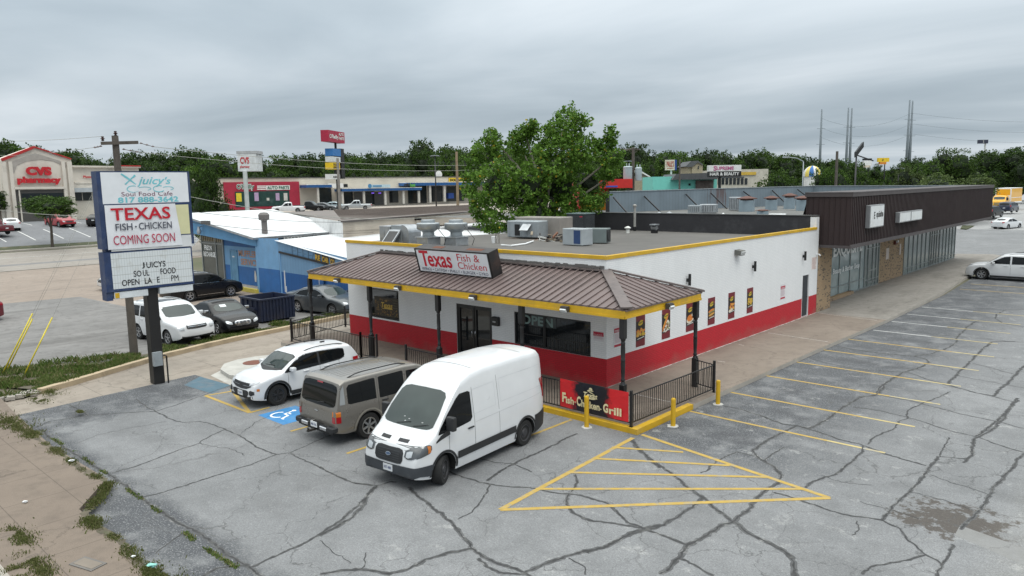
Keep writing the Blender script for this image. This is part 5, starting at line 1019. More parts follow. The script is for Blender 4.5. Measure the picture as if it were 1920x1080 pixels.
vehicle('parked_suv','long white SUV with black sills parked at the right edge by the strip mall walkway','SUV',trv,(5.15,39.85,-.15),R(180),pw,sw=[[(-1.9,1.25,1.5),(-1.6,1.16,1.6),(-1.05,1.15,1.62)],[(-.95,1.15,1.62),(-.1,1.13,1.64)],[(0,1.13,1.64),(.35,1.13,1.6),(.75,1.13,1.4),(1.1,1.13,1.2)]],wind=sym([(0,1.18,1.65),(.62,1.2,1.62),(.72,1.26,1.5)]),rear=sym([(0,1.2,1.62),(.62,1.22,1.56)]),head=[[(.62,.82,.96),(.78,.84,1.0),(.88,.9,1.0)]],tail=[[(.6,.9,1.1),(.88,.9,1.1)]],grille=sym([(0,.5,.9),(.45,.52,.9)]),mir=(.95,1.14),handles=[(-.72,1.0),(.2,1.0)],seams=[[(-1.0,.4,1.12),(-.99,.4,1.12)],[(-.05,.4,1.12),(-.04,.4,1.12)]],clad=(.03,[(-1.0,.22,.34),(1.2,.22,.34)]),extra=lambda t,c:rails(t,c,-1.9,.1,.68,.05),style=0,spokes=6)
# --- simpler far vehicles
def simple(kind,dx=.16):
    T={'sedan':dict(L=4.85,W=1.84,H=1.46,top=acc.top,wb=2.8,fo=.97,Rw=.33,clear=.18,belt=.98,tum=.19),
       'suv':dict(L=4.75,W=1.93,H=1.74,top=[(-2.37,.8),(-2.33,1.1),(-2.2,1.4),(-2.05,1.65),(-1.8,1.72),(0,1.74),(.4,1.66),(1.15,1.16),(1.3,1.1),(2.1,1.0),(2.3,.85),(2.37,.6)],wb=2.75,fo=.93,Rw=.37,clear=.26,belt=1.08,tum=.14),
       'pickup':dict(L=5.5,W=1.95,H=1.80,top=[(-2.75,.8),(-2.72,1.08),(-.75,1.10),(-.70,1.15),(-.62,1.62),(-.5,1.76),(.2,1.80),(.5,1.74),(1.0,1.25),(1.12,1.15),(2.4,1.05),(2.65,.9),(2.75,.65)],wb=3.3,fo=.95,Rw=.38,clear=.34,belt=1.12,tum=.13)}[kind]
    return Car(dx=dx,r=.12,a=.6,k=.16,e=.08,**T)
SIMPLE={k:simple(k) for k in ('sedan','suv','pickup')}
SW={'sedan':SEDW,'suv':[[(-1.8,1.2,1.5),(-1.5,1.14,1.58),(-.9,1.13,1.6)],[(-.8,1.13,1.6),(-.1,1.13,1.62)],[(0,1.13,1.62),(.3,1.13,1.56),(.95,1.14,1.2)]],'pickup':[[(-.5,1.18,1.64),(-.05,1.17,1.66)],[(.03,1.17,1.66),(.4,1.17,1.6),(.85,1.18,1.25)]]}
def far(kind,label,p,rz,pm_,cat='car',group=None,name=None):
    c=SIMPLE[kind]
    W_={'sedan':sym([(0,1.06,1.4),(.62,1.1,1.3)]),'suv':sym([(0,1.18,1.62),(.66,1.22,1.52)]),'pickup':sym([(0,1.24,1.7),(.66,1.28,1.6)])}[kind]; R_={'sedan':sym([(0,1.16,1.38),(.5,1.18,1.34)]),'suv':sym([(0,1.2,1.6),(.66,1.24,1.52)]),'pickup':sym([(0,1.22,1.68),(.6,1.25,1.6)])}[kind]
    tz={'sedan':(.85,1.0),'suv':(.95,1.25),'pickup':(.78,1.05)}[kind]
    def ex(t,c):
        if kind=='pickup': b=MB(); c.topp(b,[(-2.6,-.72,.72),(-.85,-.72,.72)],.01,rows=3); b.build('cargo_bed',underm,t)
        b=MB(); c.end(b,sym([(0,.72,.84),(.16,.72,.84)]),-1,.015,rows=1); b.build('number_plate',plate_m,t)
    return vehicle(name or {'sedan':'parked_sedan','suv':'parked_suv','pickup':'pickup_truck'}[kind],label,cat,c,(p.x,p.y,hz(p.x,p.y)+.01 if p.z==0 else p.z),rz,pm_,sw=SW[kind],wind=W_,rear=R_,head=[[(.55,.66,.8),(.82,.68,.82)]],tail=[[(.62 if kind=='sedan' else .8,*tz),(.84 if kind=='sedan' else .9,*tz)]],grille=sym([(0,.6,.78),(.4,.6,.78)]),group=group,full=False,extra=ex)
V3=lambda x,y,z=0:Vector((x,y,z))
far('sedan','white sedan mostly hidden behind the tall blue-framed pylon sign',V3(-42.8,1.1,-.16),R(-95),pw)
far('sedan','maroon car cut off by the left edge of the picture',V3(-34.9,-11.6,-.16),R(-88),pred)
far('sedan','white sedan driving away past the far end of the strip mall',V3(-4.9,100.1,-.15),R(72),pw)
def atp(px,py,D): p=at(px,py,D); return p
p=atp(1886,399,120); far('suv','dark navy SUV in front of the yellow truck',V3(p.x,p.y+2,p.z),R(84),pblue,'SUV')
p=atp(1866,408,112); far('suv','dark vehicle mostly hidden behind the far end of the brown fascia',V3(p.x-.7,p.y+1.,p.z),R(80),pk,'SUV')
# far car parks
far('pickup','dark red pickup at the left edge of the pharmacy car park',gz(3,439)+V3(.3,-1.0),R(200),pred,'pickup')
far('sedan','white sedan beside the dark red pickup in the pharmacy car park',gz(27,432)+V3(-1.5,0),R(172),pw)
far('sedan','dark sedan under the small tree at the far left',gz(8,411)+V3(-1,0),R(95),pk)
far('suv','dark red SUV left of the trunk of the small pharmacy tree',gz(30,414)+V3(-1,0),R(180),pred,'SUV')
far('suv','bright red SUV right of the trunk of the small pharmacy tree',gz(116,426)+V3(-1.5,.3),R(10),paint('car_red',(.30,.01,.02)),'SUV')
far('suv','black SUV by the pharmacy front, left of the pylon sign',gz(165,408)+V3(-1,0),R(185),pk,'SUV')
far('sedan','black sedan half hidden by the left side of the pylon sign',gz(180,423)+V3(-.6,.4),R(150),pk)
G4='cars parked in front of the plaza'
far('pickup','white pickup with a cab-high cover, leftmost in front of the plaza',gz(541,399),R(-120),pw,'pickup',G4)
far('pickup','black pickup right beside the white pickup in front of the plaza',gz(578,397)+V3(-1,1),R(40),pk,'pickup',G4)
far('sedan','dark grey sedan between the black pickup and the tall wooden pole',gz(604,396)+V3(-1,1),R(40),pgrey,'car',G4)
far('sedan','pale blue sedan just left of the tall plaza sign pole',gz(625,394)+V3(-1,1.2),R(40),psb,'car',G4)
far('pickup','silver pickup just right of the tall plaza sign pole',gz(668,394)+V3(-.5,.5),R(-125),psil,'pickup',G4)
far('suv','black SUV parked by the plaza columns',gz(713,384)+V3(-.5,1),R(62),pk,'SUV',G4)
far('sedan','pale green-silver sedan in the middle of the plaza row',gz(758,383)+V3(-.5,.5),R(-118),psb,'car',G4)
far('pickup','black pickup right of the pale sedan in the plaza row',gz(791,381)+V3(-.5,1),R(55),pk,'pickup',G4)
far('sedan','silver sedan near the lamp post in the plaza row',gz(828,380)+V3(-.5,.5),R(52),psil,'car',G4)
far('sedan','white sedan half behind the big green tree in the plaza row',gz(875,378)+V3(-.5,.5),R(55),pw,'car',G4)
# yellow box truck
p=at(1878,392,135); t=thing('box_truck','yellow box truck with a white roof parked beyond the strip mall','truck',(p.x,p.y,p.z),R(-96))
def lb(): return MB()
b=lb(); b.bevbox(-7.0,-.3,-1.22,1.22,1.15,3.75,.05,0); b.box(-7.0,-.3,-1.25,1.25,3.70,3.8,1); b.box(-.33,-.27,-1.25,1.25,1.1,3.8,1); b.box(-7.03,-.3,-1.26,1.26,1.1,1.3,1)
for y in (-1.25,1.25): b.box(-7,-.3,min(y,y*.985),max(y,y*.985),2.0,2.08,1); b.box(-.45,-.25,min(y,y*.93),max(y,y*.93),1.1,3.8,1)
b.box(-.27,-.26,-1.1,1.1,2.5,3.6,0); b.build('cargo_box',[pyel,white_paint],t)
cab=Car(2.9,2.2,2.45,[(-1.45,2.3),(-1.3,2.45),(.0,2.45),(.25,2.3),(.6,1.72),(.75,1.62),(1.3,1.5),(1.42,1.3),(1.45,.9)],20,.8,Rw=.48,clear=.5,belt=1.6,tum=.1,r=.12,a=.4,k=.12,e=.06,dx=.1)
o=cab.body('cab',pyel,t); o.location=(1.25,0,0)
for nm,fn,m in (('windscreen',lambda b:cab.end(b,sym([(0,1.74,2.28),(.85,1.78,2.22)]),1),g_wind),('grille',lambda b:cab.end(b,sym([(0,.85,1.25),(.5,.85,1.25)]),1,.02),mat('truck_grille',(.25,.2,.1),.4)),('side_window',lambda b:(cab.side(b,[(-.6,1.68,2.2),(.1,1.68,2.2),(.4,1.7,1.9)],1),cab.side(b,[(-.6,1.68,2.2),(.1,1.68,2.2),(.4,1.7,1.9)],-1)),g_car),('headlight',lambda b:(cab.end(b,[(.65,.9,1.15),(.95,.9,1.15)],1,.02),cab.end(b,[(-.95,.9,1.15),(-.65,.9,1.15)],1,.02)),lamp_clear),('front_bumper',lambda b:cab.end(b,sym([(0,.55,.75),(1.0,.55,.75)]),1,.06,rows=3),dark_plastic)):
    b=MB(); fn(b); o=b.build(nm,m,t); o.location=(1.25,0,0)
for x,y in ((1.85,.98),(1.85,-.98),(-4.9,.98),(-4.9,-.98)): wheel(t,x,y,.48,.3,1 if y>0 else -1,mat('steel_rim',(.06,.06,.065),.5),6,2,n=16)
for y in (1.3,-1.3): b=MB(); b.box(1.7,1.8,y-.12,y+.12,1.6,2.1); b.beam((1.6,y*.8,1.9),(1.75,y,1.9),.04); b.build('mirror',dark_plastic,t)
b=MB(); b.box(-7,2.2,-.4,.4,.55,1.1); b.build('chassis',underm,t)
# dumpster
dp=mat('dumpster_blue',(.008,.014,.038),.55,var=.25,scale=2,stain=(.03,.025,.03),sfac=.6)
t=thing('dumpster','dark blue open-topped dumpster with ribbed sides behind the black convertible','dumpster',(-22.6,.2,-.15))
b=MB(); X0,X1,Y0,Y1,Z=-.85,1.3,-1.0,.98,1.28
b.box(X0,X1,Y0,Y0+.05,.1,Z); b.box(X0,X1,Y1-.05,Y1,.1,Z); b.box(X0,X0+.05,Y0+.05,Y1-.05,.1,Z); b.box(X1-.05,X1,Y0+.05,Y1-.05,.1,Z); b.box(X0+.05,X1-.05,Y0+.05,Y1-.05,.1,.16)
for k in range(10): y=Y0+.12+k*.19; b.box(X1,X1+.05,y,y+.07,.12,Z-.1)
for k in range(4): x=X0+.25+k*.5; b.box(x,x+.07,Y0-.05,Y0,.12,Z-.1)
b.box(X0-.03,X1+.06,Y0-.07,Y0,Z-.09,Z+.0); b.box(X1,X1+.07,Y0-.0,Y1,Z-.09,Z); b.build('bin',dp,t)
b=MB(); b.box(X0+.4,X1-.4,Y0-.14,Y0-.05,.62,.80); b.build('fork_pocket',dp,t)
b=MB(); rr=random.Random(8)
for k in range(30): b.obox((rr.uniform(-.6,1.05),rr.uniform(-.8,.8),rr.uniform(.6,.85)),(1,rr.random(),0),(0,1,rr.random()),(0,0,1),.35,.3,.12)
b.build('rubbish',mat('rubbish',(.09,.08,.07),.8,var=.6,scale=5),t)
# ---------------- strip mall ----------------
tanb=brickmat('tan_brick_y',[(.36,.23,.12),(.42,.28,.15),(.05,.03,.02)],(.30,.24,.17),axis='y',bmp=.6)
siding=mat('brown_siding',(.038,.026,.026),.6,var=.1,scale=.6,spec=.25); cornice=mat('cornice_grey_brown',(.075,.065,.066),.6,spec=.3)
alum=mat('aluminium_frame',(.28,.31,.31),.4,metal=.5)
mall=thing('strip_mall','brown ribbed metal and tan brick strip mall with a long glass shopfront','strip mall',(-8,37,0))
b=wb(mall); SX=0.0
b.poly([(SX,18.53,-.05),(SX,20.5,-.05),(SX,20.5,3.35),(SX,18.53,3.35)],0); b.poly([(SX,20.5,-.05),(-.95,20.5,-.05),(-.95,20.5,3.35),(SX,20.5,3.35)],0)
b.poly([(-.95,31.7,0),(-.95,37.2,0),(-.95,37.2,3.35),(-.95,31.7,3.35)],0); b.box(-.93,-.68,20.5,26.3,-.02,.18,0)
b.poly([(-14.6,18.55,0),(SX,18.55,0),(SX,18.55,4.9),(-14.6,18.55,4.9)],1); b.poly([(-30,52,-.1),(-.95,52,-.1),(-.95,52,4.6),(-30,52,4.6)],1)
b.build('wall',[tanb,mat('mall_block',(.25,.22,.19),.8)],mall)
b=wb(mall); b.box(-.75,1.5,18.62,52.6,3.42,6.10,0)
k=18.75
while k<52.5: b.box(1.5,1.535,k,k+.10,3.55,5.93,0); k+=.255
for k in range(9): x=-.68+k*.27; b.box(x,x+.03,18.59,18.62,3.5,5.95,0)
b.build('fascia',siding,mall)
b=wb(mall); b.box(-.80,1.58,18.55,52.66,6.10,6.16); b.box(1.5,1.57,18.56,52.65,5.93,6.10); b.box(-.79,1.5,18.56,18.62,5.93,6.10); b.box(-.79,1.56,18.57,52.62,3.36,3.42); b.box(1.5,1.56,18.57,52.62,3.42,3.55); b.box(-.79,1.5,18.57,18.62,3.42,3.5); b.build('cornice',cornice,mall)
b=wb(mall); b.poly([(-.75,18.9,6.0),(-1.2,18.9,4.2),(-1.2,52.4,4.2),(-.75,52.4,6.0)]); b.build('fascia_back',galv,mall)
# shopfront glazing
def storefront(y0,y1,mull,label_m,kick=.0,x=-.95,z1=3.2,rail=.45,tr=None):
    b=wb(mall); w=.07
    for yy in mull: b.box(x-.03,x+.05,yy-w/2,yy+w/2,0,z1)
    b.box(x-.03,x+.05,y0,y1,z1,3.36); b.box(x-.025,x+.045,y0,y1,-.02,.08)
    b.box(x-.025,x+.045,y0,y1,rail,rail+.05)
    if tr: b.box(x-.025,x+.045,y0,y1,tr,tr+.05)
    f=b.build('window',alum,mall); b=wb(mall); b.poly([(x,y0,0),(x,y1,0),(x,y1,z1),(x,y0,z1)]); b.build('pane',label_m,f); return f
film=glassmat('pale_film_glass',(.28,.34,.345),.15)
f1=storefront(20.5,28.9,[20.55,22.6,24.4,26.2,28.0,28.85],film,rail=.62)
f2=storefront(28.9,31.7,[28.95,29.5,30.4,31.1,31.65],glass_shop,tr=2.45)
b=wb(mall); b.box(-.93,-.9,29.55,29.6,.05,2.45); 
for z in (.25,1.0): b.box(-.925,-.90,29.55,30.35,z,z+.09); b.box(-.925,-.9,30.45,31.05,z,z+.09)
b.build('door',alum,mall)
storefront(37.2,44.0,[37.25+1.13*k for k in range(7)],glassmat('grey_green_glass',(.20,.235,.23),.08),rail=.40)
storefront(44.0,47.0,[44.05,44.7,45.4,46.1,46.95],glassmat('door_glass',(.18,.19,.18),.06),tr=2.4)
storefront(47.0,52.2,[47.05+1.02*k for k in range(6)],glassmat('grey_green_glass',(.20,.235,.23),.08),rail=.40)
b=wb(mall); 
# letters on the film: big over small
b.text('EXQUISITE',(-.885,23.25,2.3),(0,1,0),(0,0,1),4.9,.85,0,bold=.035); b.text('Beauty & Barber Shop',(-.885,23.3,1.35),(0,1,0),(0,0,1),4.5,.40,0,bold=.02); 
b.build('lettering',mat('window_letter_white',(.78,.80,.80),.5),f1)
b=wb(mall)
for y0,y1,z0 in ((33.2,33.8,1.45),(36.2,36.5,1.55)): b.box(-.95,-.94,y0,y1,z0,z0+.75)
b.build('paper_notice',mat('notice_pale',(.55,.48,.44),.7),mall)
b=wb(mall); b.box(-.95,-.8,34.7,35.1,2.35,2.6,0); b.obox((-.75,34.9,2.55),(0,1,0),(1,0,.3),(0,0,1),.22,.1,.14,1); b.build('wall_lamp',[mat('rust_lamp',(.12,.03,.02),.6),mat('lamp_lens',(.5,.5,.5),.3)],mall)
wsign=mat('sign_panel_white',(.66,.68,.69),.5,var=.08,scale=1.5,stain=(.5,.5,.48),sfac=.5)
# roof and the galvanised parapet behind
def gravel():
    return mat('mall_roof_felt',(.13,.13,.125),.9,var=.25,scale=1.2,stain=(.06,.06,.06),sfac=.6)
b=wb(mall); b.poly([(-30,18.66,4.45),(-.8,18.66,4.45),(-.8,52,4.45),(-30,52,4.45)]); b.build('roof',gravel(),mall)
def panelmat(name,col,rust=True,period=.4):
    m,nt,bb=nodes(name); p=geopos(nt); s=nt.nodes.new('ShaderNodeSeparateXYZ'); link(nt,p,s.inputs[0]); h=math_(nt,'ADD',s.outputs[0],math_(nt,'MULTIPLY',s.outputs[1],.9))
    f=math_(nt,'FRACT',math_(nt,'MULTIPLY',h,1/period)); line_=ramp(nt,math_(nt,'ABSOLUTE',math_(nt,'SUBTRACT',f,.5)),[(0.,.35),(.08,0.)])
    n=tnoise(nt,p,.7,4); c=mixc(nt,n.outputs[0],tuple(v*.8 for v in col),tuple(v*1.2 for v in col)); c=mixc(nt,line_,c,tuple(v*.3 for v in col))
    fl=nt.nodes.new('ShaderNodeMath'); fl.operation='FLOOR'; link(nt,math_(nt,'MULTIPLY',h,1/(period*2.3)),fl.inputs[0]); wn=nt.nodes.new('ShaderNodeTexWhiteNoise'); wn.noise_dimensions='1D'; link(nt,fl.outputs[0],wn.inputs['W']); c=mixc(nt,math_(nt,'MULTIPLY',wn.outputs['Value'],.25),c,tuple(v*.6 for v in col))
    if rust:
        mp=nt.nodes.new('ShaderNodeMapping'); link(nt,p,mp.inputs[0]); mp.inputs['Scale'].default_value=(3.5,3.5,.2); t=tnoise(nt,mp.outputs[0],1.,4,.7)
        d=nt.nodes.new('ShaderNodeVectorMath'); d.operation='DISTANCE'; link(nt,p,d.inputs[0]); RP=at(1358,365,66); d.inputs[1].default_value=RP
        g_=math_(nt,'SUBTRACT',1.,math_(nt,'DIVIDE',d.outputs['Value'],1.9)); g_=math_(nt,'ADD',g_,math_(nt,'MULTIPLY_ADD',t.outputs[0],3.2,-1.8)); c=mixc(nt,ramp(nt,g_,[(.1,0.),(.6,.75)]),c,(.10,.045,.035))
    link(nt,c,bb.inputs['Base Color']); bb.inputs['Roughness'].default_value=.5; bb.inputs['Metallic'].default_value=.15; return m
bluegal=panelmat('blue_grey_panel',(.19,.235,.27))
Q=[at(1143,358,60),at(1335,354,66),at(1525,348,72)]; Q[0].z,Q[1].z,Q[2].z=6.15,6.2,6.25
b=wb(mall)
QQ=Q+[Vector((1.2,52.45,6.12))]
for p,q in zip(QQ,QQ[1:]):
    b.poly([(p.x,p.y,3.9),(q.x,q.y,3.9),q,p]); b.beam(p,q,.12,.06,1)
e=Q[0]; b.beam((e.x-.3,e.y,5.0),(e.x+.0,e.y,5.0),.25,2.3,2)
b.build('roof_screen',[bluegal,grey_metal,black_metal],mall)
for px0,py0,px1,py1 in ((1150,370,1175,398),(1208,368,1240,399),(1286,364,1318,396),(1333,362,1372,400),(1394,359,1412,372),(1448,357,1471,379),(1495,355,1510,366)):
    t=(px0-1143)/(1335-1143); D=60+6*t-.15; b=wb(mall); b.beam(at(px0,py0,D),at(px1,py1,D-1.6*(py1-py0)/35),.09,.09); b.build('brace',black_metal,mall)
# wall signs on the fascia
def boxsign(name,label,y0,y1,z0,z1,cat='sign'):
    o=thing(name,label,cat,(1.55,(y0+y1)/2,z0)); b=wb(o); b.bevbox(1.54,1.78,y0,y1,z0,z1,.02); b.build('cabinet',mat('sign_edge',(.30,.31,.32),.4,metal=.4),o)
    b=wb(o); b.poly([(1.784,y0+.06,z0+.06),(1.784,y1-.06,z0+.06),(1.784,y1-.06,z1-.06),(1.784,y0+.06,z1-.06)]); b.build('face',wsign,o); return o
y0=ox(1631,420,1.78).y; y1=ox(1657,420,1.78).y; zt=ox(1631,385,1.78).z; zb=ox(1633,428,1.78).z
o=boxsign('shop_sign','upright white lightbox with broken black letters on the brown fascia',y0,y1,zb,zt); b=wb(o); W_=y1-y0
b.text('E',(1.79,y0+W_*.26,zt-.72),(0,1,0),(0,0,1),W_*.08,.36,0,bold=.03); b.text('quisite',(1.79,y0+W_*.42,zt-.76),(0,1,0),(0,0,1),W_*.5,.42,0,bold=.03); b.build('lettering',black_metal,o)
y0=ox(1687,408,1.78).y; y1=ox(1708,408,1.78).y; y2=ox(1729,405,1.78).y; z0=ox(1688,418,1.78).z; z1=ox(1688,398,1.78).z
boxsign('shop_sign','blank white sign box, left one of the joined pair on the brown fascia',y0,y1-.03,z0,z1); boxsign('shop_sign','blank white sign box, right one of the joined pair on the brown fascia',y1+.03,y2,z0,z1)
# ---------------- roof equipment ----------------
def rp(px,py,z=None):
    p=g(px,py,4.15)
    for _ in range(5): p=g(px,py,rz(max(0,min(DL,p.y))) if z is None else z)
    return p
def fan(px,py,label):
    p=rp(px,py); o=thing('exhaust_fan',label,'exhaust fan',p,group='mushroom exhaust fans on the restaurant roof')
    o.scale=(.92,.92,.66); b=MB(); b.bevbox(-.40,.40,-.40,.40,0,.52,.02); b.box(-.46,.46,-.46,.46,.52,.56); b.build('curb',galv,o)
    b=MB(); b.lathe([(.40,.56),(.28,.66),(.27,.86),(.40,1.0),(.52,1.06),(.54,1.10),(.54,1.42),(.50,1.46),(.34,1.48),(.33,1.52),(.33,1.64),(.30,1.66),(0,1.67)],(0,0,0),24); b.build('hood',mat('fan_aluminium',(.36,.39,.41),.4,metal=.6,var=.12,scale=3),o)
    b=MB(); b.tube([(.3,.1,1.5),(.8,-.1,1.1),(1.2,.0,.5),(.95,.1,.05)],.015,6); b.build('cable',black_metal,o); return o
fan(804,460,'left mushroom-shaped exhaust fan behind the canopy sign'); fan(856,460,'right mushroom-shaped exhaust fan, nearer the tree')
p=rp(752,456); o=thing('air_handler','large galvanised air handler with a curved duct and tilted filter hood left of the fans','air handler',p,R(4)); o.scale=(.95,.95,.66)
b=MB(); b.bevbox(-1.05,-.30,-.4,.45,.0,1.18,.015); b.box(-1.0,-.7,-.42,-.405,.35,.9); b.build('cabinet',galv,o)
b=MB(); b.bevbox(-.28,.45,-.35,.45,.0,1.25,.015); b.build('housing',grey_metal,o)
b=MB(); b.add([(.45+.45*math.sin(R(a)),y,.78+.5*math.cos(R(a))) for y in (-.35,.45) for a in range(0,91,15)]+[(.9,-.35,0),(.9,.45,0),(.45,-.35,0),(.45,.45,0)],[(i,i+1,i+8,i+7) for i in range(6)]+[(6,14,15,13),(0,1,2,3,4,5,6,14,16),(7,8,9,10,11,12,13,15,17)],0,False); b.build('curved_duct',galv,o)
b=MB(); b.obox((.05,-.62,.55),(1,0,0),(0,.55,.83),(0,-.83,.55),.75,.95,.08,0); b.obox((.05,-.66,.51),(1,0,0),(0,.55,.83),(0,-.83,.55),.62,.8,.06,1); b.build('filter_hood',[galv,mat('filter_dark',(.07,.07,.07),.8)],o)
p=rp(1004,447); o=thing('rooftop_unit','large weathered grey rooftop unit with dented sides beneath the tree','rooftop unit',p,R(6)); o.scale=(1,1,.84)
b=MB(); b.bevbox(-1.35,.55,-.55,.7,.08,1.05,.04); 
for k in range(5): b.box(-1.2+k*.35,-1.17+k*.35,-.57,-.55,.12,1.0)
b.build('housing',grey_metal,o)
b=MB(); b.bevbox(-1.45,1.25,.3,1.5,.15,1.22,.03); b.build('rear_cabinet',mat('tan_metal',(.24,.22,.20),.6,stain=(.12,.10,.09),sfac=.6),o)
b=MB(); b.box(-.85,-.55,-.575,-.56,.2,.85); b.build('opening',black_metal,o)
b=MB(); b.obox((-.1,-.72,.70),(1,0,0),(0,-.7,-.7),(0,-.7,.7),.5,.5,.03); b.build('rain_hood',galv,o)
p=rp(1089,437); o=thing('condenser','tall black louvred condenser in front of the dark parapet','condenser',p,R(2))
b=MB(); b.bevbox(-.62,.62,-.5,.5,.03,1.08,.03,0); 
for k in range(14): b.box(-.55,.55,-.515,-.5,.1+k*.065,.13+k*.065,1); b.box(.62,.635,-.45,.45,.1+k*.065,.13+k*.065,1)
b.build('housing',[mat('condenser_black',(.02,.024,.028),.45),mat('louvre_edge',(.05,.055,.06),.4)],o); b=MB(); b.box(-.64,.64,-.52,.52,1.08,1.13); b.build('lid',mat('lid_green_grey',(.14,.19,.19),.5),o)
b=MB(); b.box(.28,.48,-.522,-.517,.92,.97); b.build('badge',nred,o)
p=rp(1083,460); o=thing('vent_unit','pale grey box unit with a blue square panel near the roof edge','rooftop unit',p,R(-4))
b=MB(); b.bevbox(-.55,.55,-.35,.35,.03,.72,.02); b.build('housing',mat('unit_pale_grey',(.33,.36,.38),.5),o); b=MB(); b.box(.10,.46,-.36,-.352,.1,.66); b.build('panel',mat('panel_blue',(.02,.05,.14),.5),o)
p=rp(1120,456); o=thing('vent_unit','grey-green box unit with a round dark fan, right of the blue-panelled unit','rooftop unit',p,R(20))
b=MB(); b.bevbox(-.62,.5,-.35,.4,.03,.66,.02); b.build('housing',mat('unit_green_grey',(.15,.18,.18),.5),o); b=MB(); b.box(.5,.51,-.3,.35,.08,.6); b.lathe([(.22,0),(.22,.02),(0,.02)],(.51,.02,.34),16,axis='x'); b.build('fan_grille',dark_plastic,o)
def vent(px,py,h,kind,label,name='roof_vent'):
    p=rp(px,py); o=thing(name,label,'roof vent',p); b=MB()
    if kind=='cap': b.lathe([(.11,0),(.10,.22),(.16,.24),(.19,.30),(.06,.38),(0,.39)],(0,0,0),14); b.build('pipe',mat('vent_white',(.60,.60,.57),.5),o)
    elif kind=='stack': b.tube([(0,0,0),(0,0,.25)],.09,12,mi=1); b.tube([(0,0,.25),(0,0,h)],.075,12); b.lathe([(.085,h-.04),(.12,h),(.12,h+.08),(.0,h+.14)],(0,0,0),12); b.build('pipe',[mat('rusty_pipe',(.34,.33,.31),.6,metal=.3,stain=(.15,.07,.04),sfac=.7),black_metal],o)
    else: b.box(-.14,.14,-.14,.14,0,.2,1); b.obox((0,0,.3),(1,0,0),(0,1,.4),(0,-.4,1),.3,.24,.2,0); b.box(-.2,.2,-.2,.2,.44,.5,0); b.build('pipe',[galv,black_metal],o)
    return o
vent(1177,437,.4,'cap','small white capped vent left of the tall rusty flue pipe'); vent(1253,433,.4,'cap','small white capped vent, right of the galvanised box vent'); vent(1190,433,1.45,'stack','tall rusty flue pipe rising above the dark parapet','flue_pipe'); vent(1227,437,.5,'box','galvanised box vent with a black base on the grey roof')
vent(1198+3,470-32,.3,'cap','tiny vent close behind the tall rusty flue pipe') if 0 else None
p=rp(931,456); o=thing('roof_bucket','small white bucket and metal bracket on the roof left of the big unit','bucket',p); b=MB(); b.lathe([(.10,0),(.13,.3),(0,.3)],(-.15,0,0),12); b.build('bucket',white_paint,o); b=MB(); b.box(.02,.06,-.1,-.06,0,.38); b.box(.22,.26,-.1,-.06,0,.38); b.box(.02,.26,-.1,-.06,.38,.42); b.build('bracket',mat('tan_metal',(.24,.22,.2),.6),o)
rr=random.Random(9); p=rp(1046,452); b=MB(p)
for k in range(90):
    q=p+Vector((rr.gauss(0,.65),rr.gauss(0,.35),rr.uniform(.0,.35)*(1 if rr.random()<.4 else .2))); a=rr.uniform(0,6.3)
    b.obox(q,(math.cos(a),math.sin(a),rr.uniform(-.4,.4)),(-math.sin(a),math.cos(a),0),(0,0,1),rr.uniform(.06,.5),rr.uniform(.02,.10),rr.uniform(.02,.09),rr.choice((0,0,1,2,3)))
tag(b.build('scrap_heap',[mat('scrap_dark',(.05,.045,.04),.8),mat('scrap_white',(.5,.5,.48),.7),mat('scrap_rust',(.16,.07,.04),.8),mat('scrap_tan',(.22,.18,.13),.8)]),'heap of loose scrap and wires beside the rooftop units','scrap',kind='stuff')
p=rp(985,457); q=rp(960,461); b=MB(p); b.tube([rp(940,461)+Vector((0,0,.04)),rp(958,463)+Vector((0,0,.05)),rp(985,459)+Vector((0,0,.04)),rp(1000,454)+Vector((0,0,.05))],.035,6); tag(b.build('loose_pipe',white_paint),'white pipe lying loose on the roof','pipe')
# vents, units on the mall roof
def mallunit(px,py,D,w,h,kind,label,rz_=.3):
    p=at(px,py,D); p.z=4.45; o=thing('roof_unit' if kind!='hood' else 'roof_hood',label,'roof unit' if kind!='hood' else 'roof hood',p,rz_); b=MB()
    if kind=='hood':
        b.box(-w*.42,w*.42,-w*.42,w*.42,0,h*.72); b.build('duct',mat('duct_blue_grey',(.22,.28,.32),.6),o); b=MB(); b.lathe([(w*.4,h*.7),(w*.4,h*.8),(w*.62,h*.81),(w*.62,h*.86),(.12,h),(0,h)],(0,0,0),4); b.build('hood',mat('rusty_hood',(.11,.05,.038),.8,stain=(.08,.05,.04),sfac=.7),o)
    else:
        b.bevbox(-w/2,w/2,-w*.4,w*.4,.05,h,.02); 
        for k in range(6): b.box(-w/2+.08+k*w/7,-w/2+.11+k*w/7,-w*.4-.012,-w*.4,.15,h-.1,1)
        b.build('housing',[grey_metal if kind=='grey' else galv if kind=='galv' else white_paint,dark_plastic],o)
    return o
for a in ((1304,400,56,1.0,.62,'grey','brown-grey louvred unit behind the dark parapet, left of the paler one'),(1329,400,56,1.2,.68,'galv','pale galvanised louvred unit behind the dark parapet'),(1378,396,60,.9,1.1,'galv','tall round-topped galvanised vent box behind the parapet'),(1400,394,58,1.25,1.2,'hood','largest rust-topped roof hood, left of the others'),
    (1446,394,60,1.0,1.15,'hood','second rust-topped roof hood from the left'),(1480,392,62,1.0,1.3,'hood','third rust-topped roof hood, beside the brown fascia'),(1505,394,58,1.1,1.15,'hood','rust-topped roof hood partly behind the corner of the brown fascia'),(1457,402,44,.95,.38,'white','low white unit behind the dark parapet near the brown fascia'),(1430,402,50,.8,.45,'hood','low squat rusty vent behind the parapet')): mallunit(*a)
